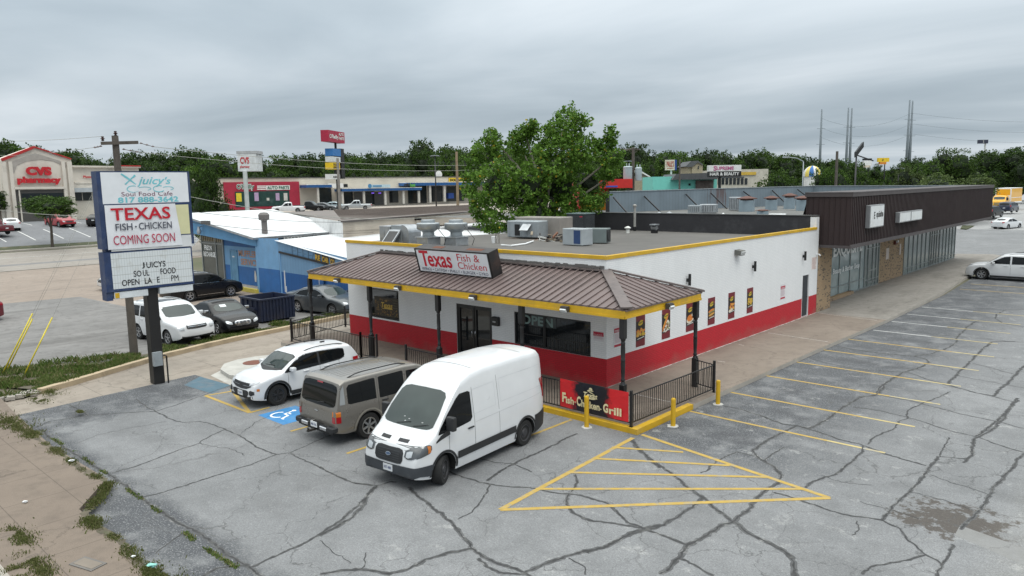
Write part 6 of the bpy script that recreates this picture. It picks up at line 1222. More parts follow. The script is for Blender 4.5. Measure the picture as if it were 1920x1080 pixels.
for px,py,D,lb in ((1236,402,50,'small capped vent behind the dark parapet, leftmost'),(1255,402,50,'small capped vent behind the dark parapet, middle'),(1356,402,46,'small white capped vent behind the dark parapet, rightmost')):
    p=at(px,py,D); p.z=4.45; b=MB(p); b.lathe([(.1,0),(.1,.2),(.2,.22),(.2,.3),(0,.42)],p,12); tag(b.build('roof_vent',galv if D>48 else white_paint),lb,'roof vent')
# ---------------- blue workshop ----------------
lblue=mat('light_blue_block',(.16,.33,.54),.7,var=.08,stain=(.17,.26,.36),sfac=.4); dblue=mat('dark_blue_block',(.025,.12,.33),.65,var=.1,stain=(.06,.12,.22),sfac=.4); mblue=mat('mid_blue_fascia',(.10,.28,.50),.6,var=.08)
wroof=mat('white_roof_coating',(.60,.61,.62),.55,var=.05,scale=.5,stain=(.52,.53,.53),sfac=.5); pblue_l=panelmat('light_blue_panel',(.16,.30,.47),False,.32); pblue_d=panelmat('dark_blue_panel',(.018,.10,.30),False,.32)
shop=thing('auto_workshop','blue two-tone workshop with a sloping white roof and faded MUFFLER SERVICE lettering','workshop',(-32,9,-.15))
CX=-32.5; FY=5.25
zs=lambda x:3.55+(CX-x)*.13   # eave height along the front
b=wb(shop)
b.poly([(CX,FY,-.15),(-29.7,FY,-.15),(-29.7,FY,1.55),(CX,FY,1.55)],1); b.poly([(CX,FY,1.55),(-29.7,FY,1.55),(-29.7,FY,3.62),(CX,FY,3.55)],0)
b.poly([(CX,FY,-.15),(CX,FY+.95,-.15),(CX,FY+.95,1.5),(CX,FY,1.5)],1); b.poly([(CX,FY,1.5),(CX,FY+.95,1.5),(CX,FY+.95,3.3),(CX,FY,3.3)],0)
b.box(CX-.28,CX-.004,FY+.004,FY+.28,-.15,2.97,0)
yb=FY+.95
b.poly([(-39.2,yb,.0),(CX,yb,.0),(CX,yb,1.3),(-39.2,yb,1.3)],1); b.poly([(-39.2,yb,1.3),(CX,yb,1.3),(CX,yb,2.72),(-39.2,yb,2.72)],0); b.poly([(-39.2,yb,2.72),(CX,yb,2.72),(CX,yb,3.6),(-39.2,yb,3.6)],1)
b.box(-46,CX-.1,FY+.05,FY+3,-.15,.0,2)
b.build('wall',[lblue,dblue,concrete],shop)
b=wb(shop)
b.poly([(-44,FY-.02,zs(-44)-1.35),(CX,FY-.02,2.98),(CX,FY-.02,3.5),(-44,FY-.02,zs(-44)-.06)],0); b.poly([(-44,FY-.04,zs(-44)-1.0),(CX+.02,FY-.04,3.25),(CX+.02,FY-.04,3.5),(-44,FY-.04,zs(-44)-.06)],0); b.build('fascia_beam',mblue,shop)
b=wb(shop); RB=13.2
b.poly([(-44.2,FY-.3,zs(-44.2)),(CX+.15,FY-.3,3.56),(CX+.15,RB,3.62),(-44.2,RB,zs(-44.2)+.05)],0); b.beam((-44.2,FY-.33,zs(-44.2)-.03),(CX+.15,FY-.33,3.53),.06,.14,1); b.beam((CX+.17,FY-.3,3.53),(CX+.17,RB,3.59),.06,.14,1)
# lower ribbed roof to the right
b.add([(-29.9,FY-.18,3.50),(-21.6,FY-.18,2.52),(-14.7,FY+1,2.2),(-14.7,14,3.2),(-32.3,13.1,3.55)],[(0,1,2),(0,2,3),(0,3,4)],0)
k=0
while k<26: y=FY-.1+k*.42; x1=-21.6; b.beam((-29.8,y,3.53),(-21.6 if k<1 else -15,y,2.56 if k<1 else 2.2),.04,.04,0) if 0 else None; k+=1
b.build('roof',[wroof,galv],shop)
b=wb(shop)
for k in range(30): y=FY+.1+k*.27; b.box(CX+.2,CX+.38,y,y+.12,3.40,3.46)
b.build('corrugated_edge',dark_plastic,shop)
b=wb(shop); zf=lambda x:3.48-(x+29.9)*.118
b.poly([(-29.7,FY-.06,-.15),(-14.8,FY-.06,-.15),(-14.8,FY-.06,1.3),(-29.7,FY-.06,1.55)],1); b.poly([(-29.7,FY-.06,1.55),(-14.8,FY-.06,1.3),(-14.8,FY-.06,2.1),(-29.7,FY-.06,3.46)],0); b.build('panel_wall',[pblue_l,pblue_d],shop)
b=wb(shop); b.poly([(-29.2,FY-.2,-.1),(-24.4,FY-.2,-.1),(-24.4,FY-.2,1.45),(-29.2,FY-.2,1.5)],1); b.poly([(-29.2,FY-.2,1.5),(-24.4,FY-.2,1.45),(-24.4,FY-.2,2.32),(-29.2,FY-.2,2.72)],0); b.beam((-29.3,FY-.24,2.78),(-23.9,FY-.24,2.33),.07,.12,2); b.box(-29.28,-29.2,FY-.24,FY-.06,-.1,2.75,3)
for x,z0,z1,w_ in ((-28.9,.2,1.6,.14),(-28.75,-.1,.6,.1),(-24.9,.6,1.3,.06)): b.box(x,x+w_,FY-.206,FY-.2,z0,z1,4)
b.build('garage_door',[pblue_l,pblue_d,black_metal,lblue,mat('peeled_paint',(.5,.52,.54),.8)],shop)
rr=random.Random(12); b=wb(shop); zb_=lambda x:2.95-(x+28.2)*.115
for k in range(4): x=-28.0+k*.62; z=zb_(x); b.box(x,x+.05,FY-.075,FY-.07,z-.25,z+.35,0); b.box(x+.1,x+.45,FY-.075,FY-.07,z+.3,z+.34,0); b.box(x+.1,x+.45,FY-.075,FY-.07,z-.02,z+.0,0)
b.stroke([(-25.75,FY-.073,zb_(-25.7)-.2),(-25.45,FY-.073,zb_(-25.5)+.35)],.05,(0,-1,0),0)
b.build('faded_lettering',mat('faded_ink',(.07,.12,.17),.7),shop)
b=wb(shop); x=-25.4
for t_,w_ in (('RE',.62),('CAR',.75),('CO',.5)):
    z=zb_(x)-.05; b.poly([(x,FY-.076,z-.2),(x+w_,FY-.076,z-.28),(x+w_,FY-.076,z+.28),(x,FY-.076,z+.36)],1); b.text(t_,(x+.04,FY-.082,z-.1),(1,0,-.1),(0,0,1),w_-.08,.34,0,bold=.04); x+=w_+.12
b.build('name_boards',[mat('board_amber',(.60,.36,.04),.6),mat('board_black',(.05,.045,.04),.6)],shop)
b=wb(shop); b.text('MUFFLER',(-37.0,yb-.02,2.02),(1,0,0),(0,0,1),2.65,.46,0,bold=.03); b.text('SERVICE',(-36.75,yb-.02,1.42),(1,0,0),(0,0,1),2.45,.46,0,bold=.03); b.build('lettering',mat('faded_orange_letters',(.42,.24,.17),.7,stain=(.16,.24,.36),sfac=.8),shop)
b=wb(shop); b.stroke([(-34.75,yb-.02,.3),(-34.73,yb-.02,.7),(-34.75,yb-.02,1.1)],[.22,.3,.12],(0,-1,0)); b.build('bare_patch',mat('bare_plaster',(.55,.53,.50),.8),shop)
b=wb(shop); b.box(-38.15,-37.2,yb-.04,yb-.01,.0,2.35); b.box(-38.3,-38.15,yb-.06,yb-.0,0,2.45); b.box(-38.15,-37.2,yb-.06,yb,2.35,2.45); d_=b.build('door',mat('door_blue',(.10,.24,.38),.6,var=.15),shop)
b=wb(shop); b.box(-37.9,-37.6,yb-.05,yb-.04,1.9,2.0); b.build('door_notice',plate_m,d_)
# glazed front office
b=wb(shop); yg=FY+.9
for x in (-39.25,-40.4,-42.7): b.box(x-.06,x+.06,yg-.05,yg+.05,.1,4.2)
for z in (.1,2.75): b.box(-42.7,-39.25,yg-.04,yg+.04,z,z+.1)
wf=b.build('window',mat('office_frame',(.25,.27,.27),.5,metal=.4),shop)
b=wb(shop); b.poly([(-42.7,yg,.1),(-39.25,yg,.1),(-39.25,yg,3.75),(-42.7,yg,4.1)]); b.build('pane',glassmat('office_glass',(.06,.075,.07),.06),wf)
b=wb(shop); b.text('FREON',(-42.25,yg-.04,2.25),(1,0,0),(0,0,1),1.25,.38,0,bold=.03); b.text('RECHARGE',(-42.45,yg-.04,1.75),(1,0,0),(0,0,1),1.95,.38,0,bold=.03); b.build('lettering',mat('window_letter_white',(.62,.66,.66),.5),wf)
b=wb(shop); 
for k in range(11): b.box(-42.5+k*.3,-42.35+k*.3,yg-.03,yg-.02,2.95,3.3)
b.build('window_graffiti',mat('tan_film',(.30,.25,.16),.6),wf)
b=wb(shop); b.poly([(-42.72,FY+.95,-.1),(-42.72,RB,-.1),(-42.72,RB,4.8),(-42.72,FY+.95,4.8)]); b.build('side_wall',lblue,shop)
b=wb(shop); b.lathe([(.0,-.28),(.14,-.22),(.17,0),(.10,.12),(.1,.3),(0,.3)],(-40.3,FY-.35,3.85),12); b.beam((-40.3,FY-.35,4.1),(-40.3,FY,4.2),.05); b.build('gas_lamp',galv,shop)
b=wb(shop); b.obox((-38.9,FY-.45,zs(-39)+.1),(1,0,0),(0,1,0),(0,0,1),.8,.35,.25); b.build('twin_flood',mat('lamp_grey2',(.10,.10,.10),.6),shop)
p=g(496,427,4.15); b=MB(p); b.lathe([(.2,-.4),(.2,.5),(.36,.56),(.38,.9),(.25,1.05),(0,1.08)],p,14); tag(b.build('roof_ventilator',mat('vent_brown_grey',(.14,.13,.125),.6)),'round grey ventilator on the white workshop roof','roof vent')
b=MB(); b.box(-36.5,-32.2,FY-.45,FY-.25,-.15,.12); struct(b.build('workshop_kerb',mat('faded_yellow_kerb',(.50,.42,.08),.8,stain=(.3,.28,.2),sfac=.6)))
# white roofs behind the restaurant
bb_=thing('storage_building','low building with white coated metal roofs behind the restaurant','building',(-26,28,0))
b=wb(bb_); pts=[g(642,434,3.4),g(640,445,3.4)]
A=[g(640,434,3.3),g(1010,470,3.3),g(1040,420,3.3),g(700,405,3.3)]
_c0=at(642,433,50.); _c1=at(900,417,66); b.add([(-32.3,13.11,3.56),(-14.7,14.01,3.21),(-14.7,30,3.4),(_c1.x,_c1.y,3.6),(_c0.x,_c0.y,3.9)],[(0,1,2),(0,2,3),(0,3,4)],0); b.add([(-14.7,14,-.1),(-14.7,30,-.1),(-14.7,30,3.4),(-14.7,14,3.2)],[(0,1,2,3)],1)
b.build('roof',[wroof,white_paint],bb_)
for (p0,p1) in (((675,439),(722,449)),((785,455),(905,437))):
    b=wb(bb_); a_,c_=g(*p0,3.2),g(*p1,3.2); b.beam(a_,c_,.25,.22); b.build('roof_edge_strip',black_metal,bb_)
# brown-roofed hall: stucco walls and a wide grey-brown metal roof
hall=thing('stucco_hall','tan stucco hall with a wide grey-brown metal roof beyond the workshop','building',at(700,425,62))
hr=mat('grey_brown_metal_roof',(.15,.125,.11),.55,var=.12,scale=.25,stain=(.21,.18,.16),sfac=.5); stuc=mat('tan_stucco',(.42,.37,.31),.85,var=.1,scale=.5,stain=(.25,.21,.17),sfac=.6,bmp=.2)
c0=at(642,413,50); c1=at(895,398,66); c2=at(560,399,64); c0.z=c1.z=c2.z=4.55; cl=at(519,398.5,78); cr=at(905,384,100); cm=at(625,394,84); 
b=wb(hall); dz=Vector((0,0,-4.7)); b.poly([c0,c1,c1+dz,c0+dz],0); b.poly([c0,c2,c2+dz,c0+dz],1); b.poly([c2,cl+Vector((0,0,-.5)),cl+dz,c2+dz],1); b.build('wall',[stuc,mat('white_block',(.66,.66,.65),.7,stain=(.5,.5,.48),sfac=.4)],hall)
b=wb(hall); up=Vector((0,0,.06)); b.poly([c0+up,c1+up,cr,cm],0); b.poly([c0+up,cm,cl,c2+up],0); b.beam(c0,c1,.3,.12,1)
nn=16
for k in range(1,nn): p=c0.lerp(cm,k/nn)+up; q=c1.lerp(cr,k/nn)+up; b.beam(p,q,.06,.06,0)
b.build('roof',[hr,mat('eave_dark',(.07,.06,.055),.7)],hall)
b=wb(hall); 
for k in range(3): p=at(775+k*6,411,57.5); b.obox(p,(1,0,0),(0,1,0),(0,0,1),.2,.2,.16)
b.build('wall_lamps',black_metal,hall)
# ---------------- tall pylon sign by the driveway ----------------
X0=-12.95; navy=mat('sign_frame_navy',(.018,.038,.105),.5,var=.2,scale=3,stain=(.10,.12,.17),sfac=.5)
py_=thing('pylon_sign','tall blue-framed pylon sign with a Texas Fish Chicken Coming Soon banner and changeable letters','sign',(-13.3,-9.3,-.15))
def V(y,z,d=0.): return (X0+d,y,z)
def rect(b,y0,y1,z0,z1,d,mi=0): b.poly([V(y0,z0,d),V(y1,z0,d),V(y1,z1,d),V(y0,z1,d)],mi)
b=wb(py_); b.bevbox(-13.5,-13.1,-9.5,-9.12,-.15,3.6,.02); b.build('pole',mat('pole_black',(.012,.011,.011),.5),py_)
b=wb(py_); b.box(-13.08,-12.92,-9.52,-9.22,.55,1.05); b.build('meter_box',grey_metal,py_)
b=wb(py_); b.tube([(-13.0,-9.05,-.15),(-13.0,-9.05,.85),(-13.0,-9.15,.9)],.03,8); b.build('conduit',black_metal,py_)
b=wb(py_); b.box(-13.42,X0,-10.86,-7.74,4.85,7.47); b.box(-13.42,X0,-10.86,-7.85,3.38,4.74); b.box(-13.36,X0-.1,-10.75,-7.85,4.74,4.85); b.box(-13.42,X0-.05,-10.86,-10.66,3.08,3.38); b.build('cabinet',navy,py_)
fw=mat('sign_face_white',(.70,.72,.75),.4,var=.05); teal=mat('teal_ink',(.16,.50,.56),.5); plum=mat('plum_ink',(.16,.05,.09),.5)
b=wb(py_); rect(b,-10.73,-7.82,6.37,7.43,.004); f_=b.build('upper_face',fw,py_)
def tx(b,t,y,z,w,h,mi=0,d=.01,**k): b.text(t,V(y,z,d),(0,1,0),(0,0,1),w,h,mi,**k)
b=wb(py_); tx(b,'juicy',-9.58,6.93,.95,.34,0,bold=.015,shear=.35); tx(b,"'s",-8.62,7.02,.20,.25,0,bold=.015,shear=.3)
arc=lambda cy,cz,ry,rz_,a0,a1:[V(cy+ry*math.cos(R(a)),cz+rz_*math.sin(R(a)),.011) for a in range(a0,a1+1,12)]
b.stroke(arc(-9.72,6.86,.20,.11,60,330),[.02+.012*math.sin(i*.2) for i in range(len(arc(0,0,1,1,60,330)))],(1,0,0)); b.stroke(arc(-9.35,6.87,.22,.06,-60,150),.022,(1,0,0)); b.stroke(arc(-8.85,6.86,.20,.11,60,330),.028,(1,0,0)); b.stroke(arc(-8.55,6.87,.2,.06,-60,150),.022,(1,0,0))
b.stroke([V(-10.08,7.38,.011),V(-9.9,7.25,.011),V(-9.62,7.02,.011)],[.05,.07,.03],(1,0,0)); b.stroke([V(-9.62,7.33,.013),V(-9.8,7.18,.013),V(-9.97,7.02,.013)],[.07,.025,.05],(1,0,0))
tx(b,'Soul Food Cafe',-10.12,6.615,1.72,.15,1); tx(b,'817 888-3642',-10.25,6.39,2.05,.20,0,bold=.03); b.build('lettering',[teal,plum],f_)
b=wb(py_); rect(b,-8.38,-7.86,5.22,6.28,.004); b.build('cream_panel',mat('sign_face_cream',(.62,.60,.36),.4,var=.05),py_)
b=wb(py_); rect(b,-10.6,-7.84,4.76,5.18,.002,0); b.poly([V(-7.84,4.72,-.006),V(-7.55,4.98,-.006),V(-7.84,5.26,-.006)],0)
for k in range(34):
    for j in range(3): b.disc(V(-10.5+k*.078,4.84+j*.10,.0),.013,mi=1,u=(0,1,0),v=(0,0,1),n=6)
for k in range(4):
    for j in range(-2+k//2,3-k//2): b.disc(V(-7.80+k*.06,4.98+j*.09,-.002),.013,mi=1,u=(0,1,0),v=(0,0,1),n=6)
b.build('bulb_panel',[mat('bulb_panel_white',(.62,.63,.64),.5),mat('socket_dark',(.06,.06,.07),.5)],py_)
# banner, slightly baggy
b=wb(py_); n=14; bf=lambda u,v:V(-10.72+u*2.36+.16*(1-v)*u+.02,6.33-1.50*(1-v)-.0+ (0 if u<.9 else .0),.026+.010*math.sin(u*9+v*4)*math.sin(v*7+u*3))
b.add([bf(i/n,j/n) for j in range(n+1) for i in range(n+1)],[(j*(n+1)+i,j*(n+1)+i+1,(j+1)*(n+1)+i+1,(j+1)*(n+1)+i) for j in range(n) for i in range(n)],0,True); ban=b.build('banner',mat('banner_white',(.70,.71,.74),.45,var=.05,bmp=.2,bscale=2),py_)
b=wb(py_); tx(b,'TEXAS',-10.53,5.80,1.98,.43,0,.062,bold=.018); tx(b,'FISH',-10.42,5.46,.55,.24,1,.062,bold=.01); b.disc(V(-9.76,5.57,.062),.03,mi=1,u=(0,1,0),v=(0,0,1)); tx(b,'CHICKEN',-9.66,5.46,1.13,.24,1,.062,bold=.01); tx(b,'COMING SOON',-10.52,4.98,2.07,.31,2,.062)
b.build('lettering',[mat('banner_red',(.47,.006,.02),.5),mat('banner_charcoal',(.05,.055,.08),.5),mat('banner_crimson',(.42,.005,.05),.5)],ban)
def trackmat():
    m,nt,bb=nodes('letter_track'); p=geopos(nt); s=nt.nodes.new('ShaderNodeSeparateXYZ'); link(nt,p,s.inputs[0]); f=math_(nt,'ABSOLUTE',math_(nt,'SUBTRACT',math_(nt,'FRACT',math_(nt,'MULTIPLY',s.outputs[1],11.5)),.5))
    c=mixc(nt,ramp(nt,f,[(0.,.8),(.10,0.)]),(.62,.65,.66),(.33,.36,.37)); f2=math_(nt,'ABSOLUTE',math_(nt,'SUBTRACT',math_(nt,'FRACT',math_(nt,'MULTIPLY_ADD',s.outputs[2],3.6,.3)),.5)); c=mixc(nt,ramp(nt,f2,[(0.,.9),(.05,0.)]),c,(.30,.30,.28))
    n=tnoise(nt,p,3.,4); c=mixc(nt,ramp(nt,n.outputs[0],[(.55,0.),(.75,.5)]),c,(.40,.38,.32)); link(nt,c,bb.inputs['Base Color']); bb.inputs['Roughness'].default_value=.5; return m
b=wb(py_); rect(b,-10.64,-7.9,3.47,4.70,.004); f_=b.build('letter_board',trackmat(),py_)
b=wb(py_); bo=.012
for t,y,z,w_ in (('J',-9.66,4.10,.10),('UICYS',-9.50,4.10,.66),('SO',-9.95,3.83,.26),('UL',-9.64,3.83,.21),('FOOD',-9.04,3.83,.54),('OPEN',-10.36,3.55,.58),('LA',-9.60,3.55,.25),('E',-9.18,3.55,.09),('PM',-8.68,3.55,.26)): tx(b,t,y,z,w_,.21,0,.012,bold=0. if t=='PM' else bo)
b.build('lettering',mat('letter_black',(.01,.01,.012),.5),f_)
for y0,y1 in ((-10.62,-9.5),(-9.1,-7.9)): b=wb(py_); b.bevbox(-13.36,X0-.02,y0,y1,3.12,3.36,.015); b.build('lower_box',mat('lower_box_white',(.60,.63,.65),.45),py_)
b=wb(py_); b.box(X0-.02,X0-.012,-10.6,-10.46,3.15,3.33); b.build('sticker',yellow_paint,py_)
# ---------------- poles and wires ----------------
def pole(name,label,x,y,z0,z1,r,m=wood,cat='utility pole',group=None,arm=None,lean=(0,0)):
    o=thing(name,label,cat,(x,y,z0),group=group); b=wb(o); b.tube([(x,y,z0),(x+lean[0]*.5,y+lean[1]*.5,(z0+z1)/2),(x+lean[0],y+lean[1],z1)],[r,r*.88,r*.75],12); b.build('shaft',m,o); return o
wp=pole('utility_pole','weathered wooden utility pole with crossarm behind the pylon sign',-18.63,-8.13,-.15,9.05,.17)
b=wb(wp); b.beam((-18.5,-8.72,8.72),(-18.5,-7.3,8.80),.11,.13); b.build('crossarm',wood,wp)
ins=mat('insulator_brown',(.06,.03,.028),.35)
def insul(o,p,q=None):
    b=wb(o); p=Vector(p)
    if q is None: b.lathe([(.03,-.05),(.07,-.02),(.03,.0),(.09,.05),(.04,.08),(.06,.13),(0,.15)],p,10)
    else:
        q=Vector(q)
        for k in range(3): r=p.lerp(q,k/2); b.lathe([(0,-.03),(.07,0),(0,.05)],r,10)
        b.beam(p,q,.02,.02)
    b.build('insulator',ins,o)
insul(wp,(-18.5,-8.65,8.86)); insul(wp,(-18.63,-8.1,9.1)); insul(wp,(-18.45,-7.2,8.76),(-18.4,-6.75,8.64)); insul(wp,(-18.45,-7.9,8.5),(-18.4,-7.4,8.4)); insul(wp,(-18.5,-8.75,8.6),(-18.55,-8.95,8.55))
tp=at(1187,352,66); tpx,tpy=tp.x,tp.y; tz=at(1187,279,66).z
tpo=pole('utility_pole','wooden utility pole with two grey transformers beyond the mall roof',tpx,tpy,-.1,tz+.1,.16)
b=wb(tpo); e0,e1=at(1160,280,66.5),at(1199,280,65.5); b.beam(e0,e1,.10,.13); b.beam(at(1180,283,66),at(1187,289,66),.05); b.beam(at(1195,283,66),at(1187,289,66),.05); b.build('crossarm',wood,tpo)
tr_m=mat('transformer_grey',(.36,.42,.44),.45,var=.08)
for px,r_,h_ in ((1177,.40,1.15),(1197,.30,1.05)):
    p=at(px,339,65.6); b=wb(tpo); b.lathe([(0,0),(r_*.95,.02),(r_,.1),(r_,h_),(r_*1.08,h_+.03),(r_*.8,h_+.12),(0,h_+.15)],p,16); 
    for dx in (-.15,.15): b.lathe([(.04,h_+.1),(.06,h_+.2),(.03,h_+.35),(0,h_+.38)],p+Vector((dx,0,0)),8)
    b.build('transformer',tr_m,tpo)
def wire(name,label,p,q,sag,r=.014,m=wire_m,n=24,parent=None):
    p,q=Vector(p),Vector(q); b=MB(p); b.tube([p.lerp(q,t/n)-Vector((0,0,sag*4*(t/n)*(1-t/n))) for t in range(n+1)],r,5,caps=False); o=b.build(name,m)
    return tag(o,label,'cable',None)
wl=mat('pale_wire',(.30,.30,.27),.6); TA=Vector((tpx,tpy,tz))
wire('power_line','upper power line from the wooden pole towards the transformer pole',(-18.4,-6.7,8.63),TA+Vector((.3,0,.1)),1.15,.011,wl)
wire('power_line','lower power line running right from the wooden pole behind the green tree',(-18.4,-7.35,8.4),TA+Vector((-.6,0,-.1)),1.25,.011,wl)
wire('power_line','power line from the top of the wooden pole to the left edge, lower one',(-18.55,-9,8.55),at(-120,275,62),.5,.009,wl)
wire('power_line','power line from the top of the wooden pole to the left edge, upper one',(-18.5,-8.65,9.0),at(-120,255,62),.3,.009,wl)
wire('communication_cable','pale cable crossing in front of the small pharmacy tree',(-18.63,-8.25,5.75),at(-60,383,70),.25,.015,wl)
wire('communication_cable','pale sagging cable right of the pylon sign towards the green tree',(-18.63,-8.0,7.2),at(1015,362,56),1.75,.015,wl)
for k,(y0,y1) in enumerate(((408,415),(427,436))):
    wire('service_wire','thin dark wire over the white workshop roof, '+('upper' if k==0 else 'lower')+' of two',(-18.63,-8.05,6.4-.45*k),at(700,y1,48),.35,.012)
gw=mat('guy_guard_yellow',(.62,.50,.03),.45)
for k,(ax,ay,gx_,gy_,tz_,lb) in enumerate(((5,700,57,587,8.4,'leftmost of three'),(12,697,66,599,8.3,'middle one of three, close beside the leftmost'),(44,706,106,597,7.0,'rightmost and shortest of three'))):
    A=g(ax,ay,-.1); T_=Vector((-18.63,-8.25,tz_)); d=(T_-A); gl=ray(gx_,gy_); 
    t_=min((i/200 for i in range(200)),key=lambda t:((A+d*t-CAM).normalized()-gl.normalized()).length); o=thing('guy_wire','yellow-sheathed guy wire anchored in the grass, '+lb,'guy wire',A,group='guy wires of the wooden pole')
    b=wb(o); b.tube([A,T_],.0045,5); b.build('cable',wl,o); b=wb(o); b.tube([A,A+d*max(.12,min(t_,.4))],.028,8); b.build('sheath',gw,o)
# ---------------- helper: things laid out on a far vertical plane ----------------
class Plane:
    def __init__(s,px0,D0,px1,D1,py=350):
        s.a=at(px0,py,D0); s.b=at(px1,py,D1); s.a.z=s.b.z=0; s.u=(s.b-s.a).normalized(); s.n=s.u.cross(Vector((0,0,1)))
        if s.n.dot(CAM-s.a)<0: s.n=-s.n
    def p(s,px,py,off=0.):
        d=ray(px,py); o=s.a+s.n*off; t=(o-CAM).dot(s.n)/d.dot(s.n); return CAM+d*t
    def quad(s,b,x0,y0,x1,y1,off,mi=0,thick=0.):
        ym=(y0+y1)/2; A=s.p(x0,ym,off);B=s.p(x1,ym,off); z0=s.p((x0+x1)/2,y1,off).z; z1=s.p((x0+x1)/2,y0,off).z
        if thick: b.obox(((A+B)/2-s.n*thick/2)*Vector((1,1,0))+Vector((0,0,(z0+z1)/2)) if 0 else Vector(((A.x+B.x)/2-s.n.x*thick/2,(A.y+B.y)/2-s.n.y*thick/2,(z0+z1)/2)),s.u,s.n,(0,0,1),(B-A).length if 0 else Vector((B.x-A.x,B.y-A.y)).length,thick,abs(z1-z0),mi)
        else: b.poly([(A.x,A.y,z0),(B.x,B.y,z0),(B.x,B.y,z1),(A.x,A.y,z1)],mi)
        return A,B,z0,z1
    def text(s,b,t,x0,y0,x1,y1,off,mi=0,**k):
        ym=(y0+y1)/2; A=s.p(x0,ym,off);B=s.p(x1,ym,off); z0=s.p((x0+x1)/2,y1,off).z; z1=s.p((x0+x1)/2,y0,off).z; u=Vector((B.x-A.x,B.y-A.y,0)); b.text(t,(A.x,A.y,z0),u,(0,0,1),u.length,z1-z0,mi,**k)
    def poly(s,b,pts,off,mi=0,thick=0.):
        P=[s.p(x,y,off) for x,y in pts]
        b.poly(P,mi)
        if thick: Q=[p-s.n*thick for p in P]; b.poly(Q[::-1],mi); b.add(P+Q,[(i,(i+1)%len(P),len(P)+(i+1)%len(P),len(P)+i) for i in range(len(P))],mi)
cvs_w=mat('cream_stucco',(.62,.57,.50),.8,var=.06,scale=.5,stain=(.36,.33,.29),sfac=.5); cvs_r=mat('roof_red',(.40,.02,.02),.5); store_dark=glassmat('store_glass',(.02,.025,.028),.08); cred=mat('sign_letter_red',(.48,.012,.02),.45)
cv=Plane(0,102,265,119); c_=cv.p(70,400); cvo=thing('pharmacy','cream stucco pharmacy with a gabled entrance, red roof edge and red lettering','pharmacy',(c_.x,c_.y,hz(c_.x,c_.y)))
b=wb(cvo); cv.quad(b,-60,311,264,420,0,0,20.); cv.poly(b,[(4,298),(66,275.5),(133,298),(141,425),(4,425)],2.,0,2.); 
cv.quad(b,136,311,264,314,.5,0,.4); cv.quad(b,-60,308,5,312,.5,0,.4); cv.quad(b,140,341,200,344,.12,0,.1); cv.quad(b,28,350,122,354.5,2.35,0,.3)
for x0,x1 in ((8,17),(22,29),(121,127),(131,140)): cv.quad(b,x0,303,x1,420,2.3,0,.25)
b.build('wall',cvs_w,cvo)
b=wb(cvo); cv.poly(b,[(14,306),(66,287),(126,306),(120,322),(116,310),(100,302),(75,299),(50,302),(32,310),(26,325),(17,325)],2.06,0); b.build('gable_recess_shade',mat('stucco_shadow_band',(.36,.33,.30),.8),cvo)  # flat darker stucco colour painted as the shade of the gable recess
b=wb(cvo); cv.poly(b,[(3,297),(60,275),(66,273.5),(66,277),(58,281),(5,302)],2.3,0,.3); cv.poly(b,[(66,274.5),(134,297),(134,299),(66,277)],2.25,0,.3); cv.quad(b,222,310,264,312,.6,0,.5); cv.quad(b,-60,298,4,308,-.5,0,8.); b.build('roof_edge',cvs_r,cvo)
b=wb(cvo); cv.quad(b,30,356,122,425,2.06,0); b.build('entrance',mat('entrance_shade',(.07,.065,.06),.7),cvo)  # flat dark sheet standing in for the shade inside the entrance
b=wb(cvo); cv.quad(b,41,362,121,380,2.1,0); b.build('window',store_dark,cvo); b=wb(cvo); cv.quad(b,141,361,172,376,.1,0); b.build('window',store_dark,cvo)
b=wb(cvo); cv.quad(b,38,356,40.5,420,2.2,0,.1); cv.quad(b,154,361,155,376,.15,0); b.build('mullion',cvs_w,cvo)
b=wb(cvo); cv.quad(b,140,352,198,360,1.,0,1.); b.build('awning',mat('awning_grey',(.42,.45,.47),.6),cvo)
b=wb(cvo); cv.text(b,'CVS',49,312.5,97,329,2.45,0,bold=.07,ext=.15); cv.text(b,'pharmacy',33,331,115,346.5,2.45,0,bold=.06,ext=.15); cv.text(b,'Photo',156,329,172,334,.2,0,bold=.04); b.build('lettering',cred,cvo)
# plaza
pz=Plane(437,140,870,175); c_=pz.p(600,385); plo=thing('shopping_plaza','long pale brick shopping plaza with a red parts store and blue metal canopies','shopping plaza',(c_.x,c_.y,hz(c_.x,c_.y)))
pbrick=mat('pale_plaza_brick',(.50,.46,.39),.85,var=.10,scale=.35,stain=(.32,.29,.24),sfac=.4,bmp=.3,bscale=3); pshade=mat('storefront_shade',(.10,.10,.095),.7); bcan=mat('blue_canopy_metal',(.015,.09,.26),.45); prd=mat('store_red',(.33,.015,.04),.6); grn=mat('logo_green',(.01,.10,.06),.5); lw=mat('lettering_white',(.68,.68,.66),.5)
b=wb(plo); pz.quad(b,380,332.5,1010,420,0,0,25.); b.build('wall',pbrick,plo)
b=wb(plo); pz.quad(b,380,331.5,1010,333,.15,0,.4); b.build('coping',mat('dark_coping',(.06,.06,.055),.6),plo)
b=wb(plo); pz.quad(b,421,341,562,391.5,.4,0,.4); b.build('store_front',prd,plo)
b=wb(plo); pz.quad(b,441,358.5,543,387,.48,0); b.build('store_window',glassmat('green_glass',(.02,.05,.045),.08),plo)
for i,(x0,y0,x1,y1,mm,nm) in enumerate(((443,362,453,378,'poster_yellow2','poster'),(477,361,485,377,'poster_lilac','poster'),(517,362,524,376,'poster_lilac','poster'),(532,362,539,376,'poster_pale','poster'),(500,371,505,376,'poster_pale','poster'))): b=wb(plo); pz.quad(b,x0,y0,x1,y1,.55,0); b.build(nm,mat(mm,{'poster_yellow2':(.62,.50,.03),'poster_lilac':(.38,.28,.42),'poster_pale':(.5,.5,.46)}[mm],.6),plo)
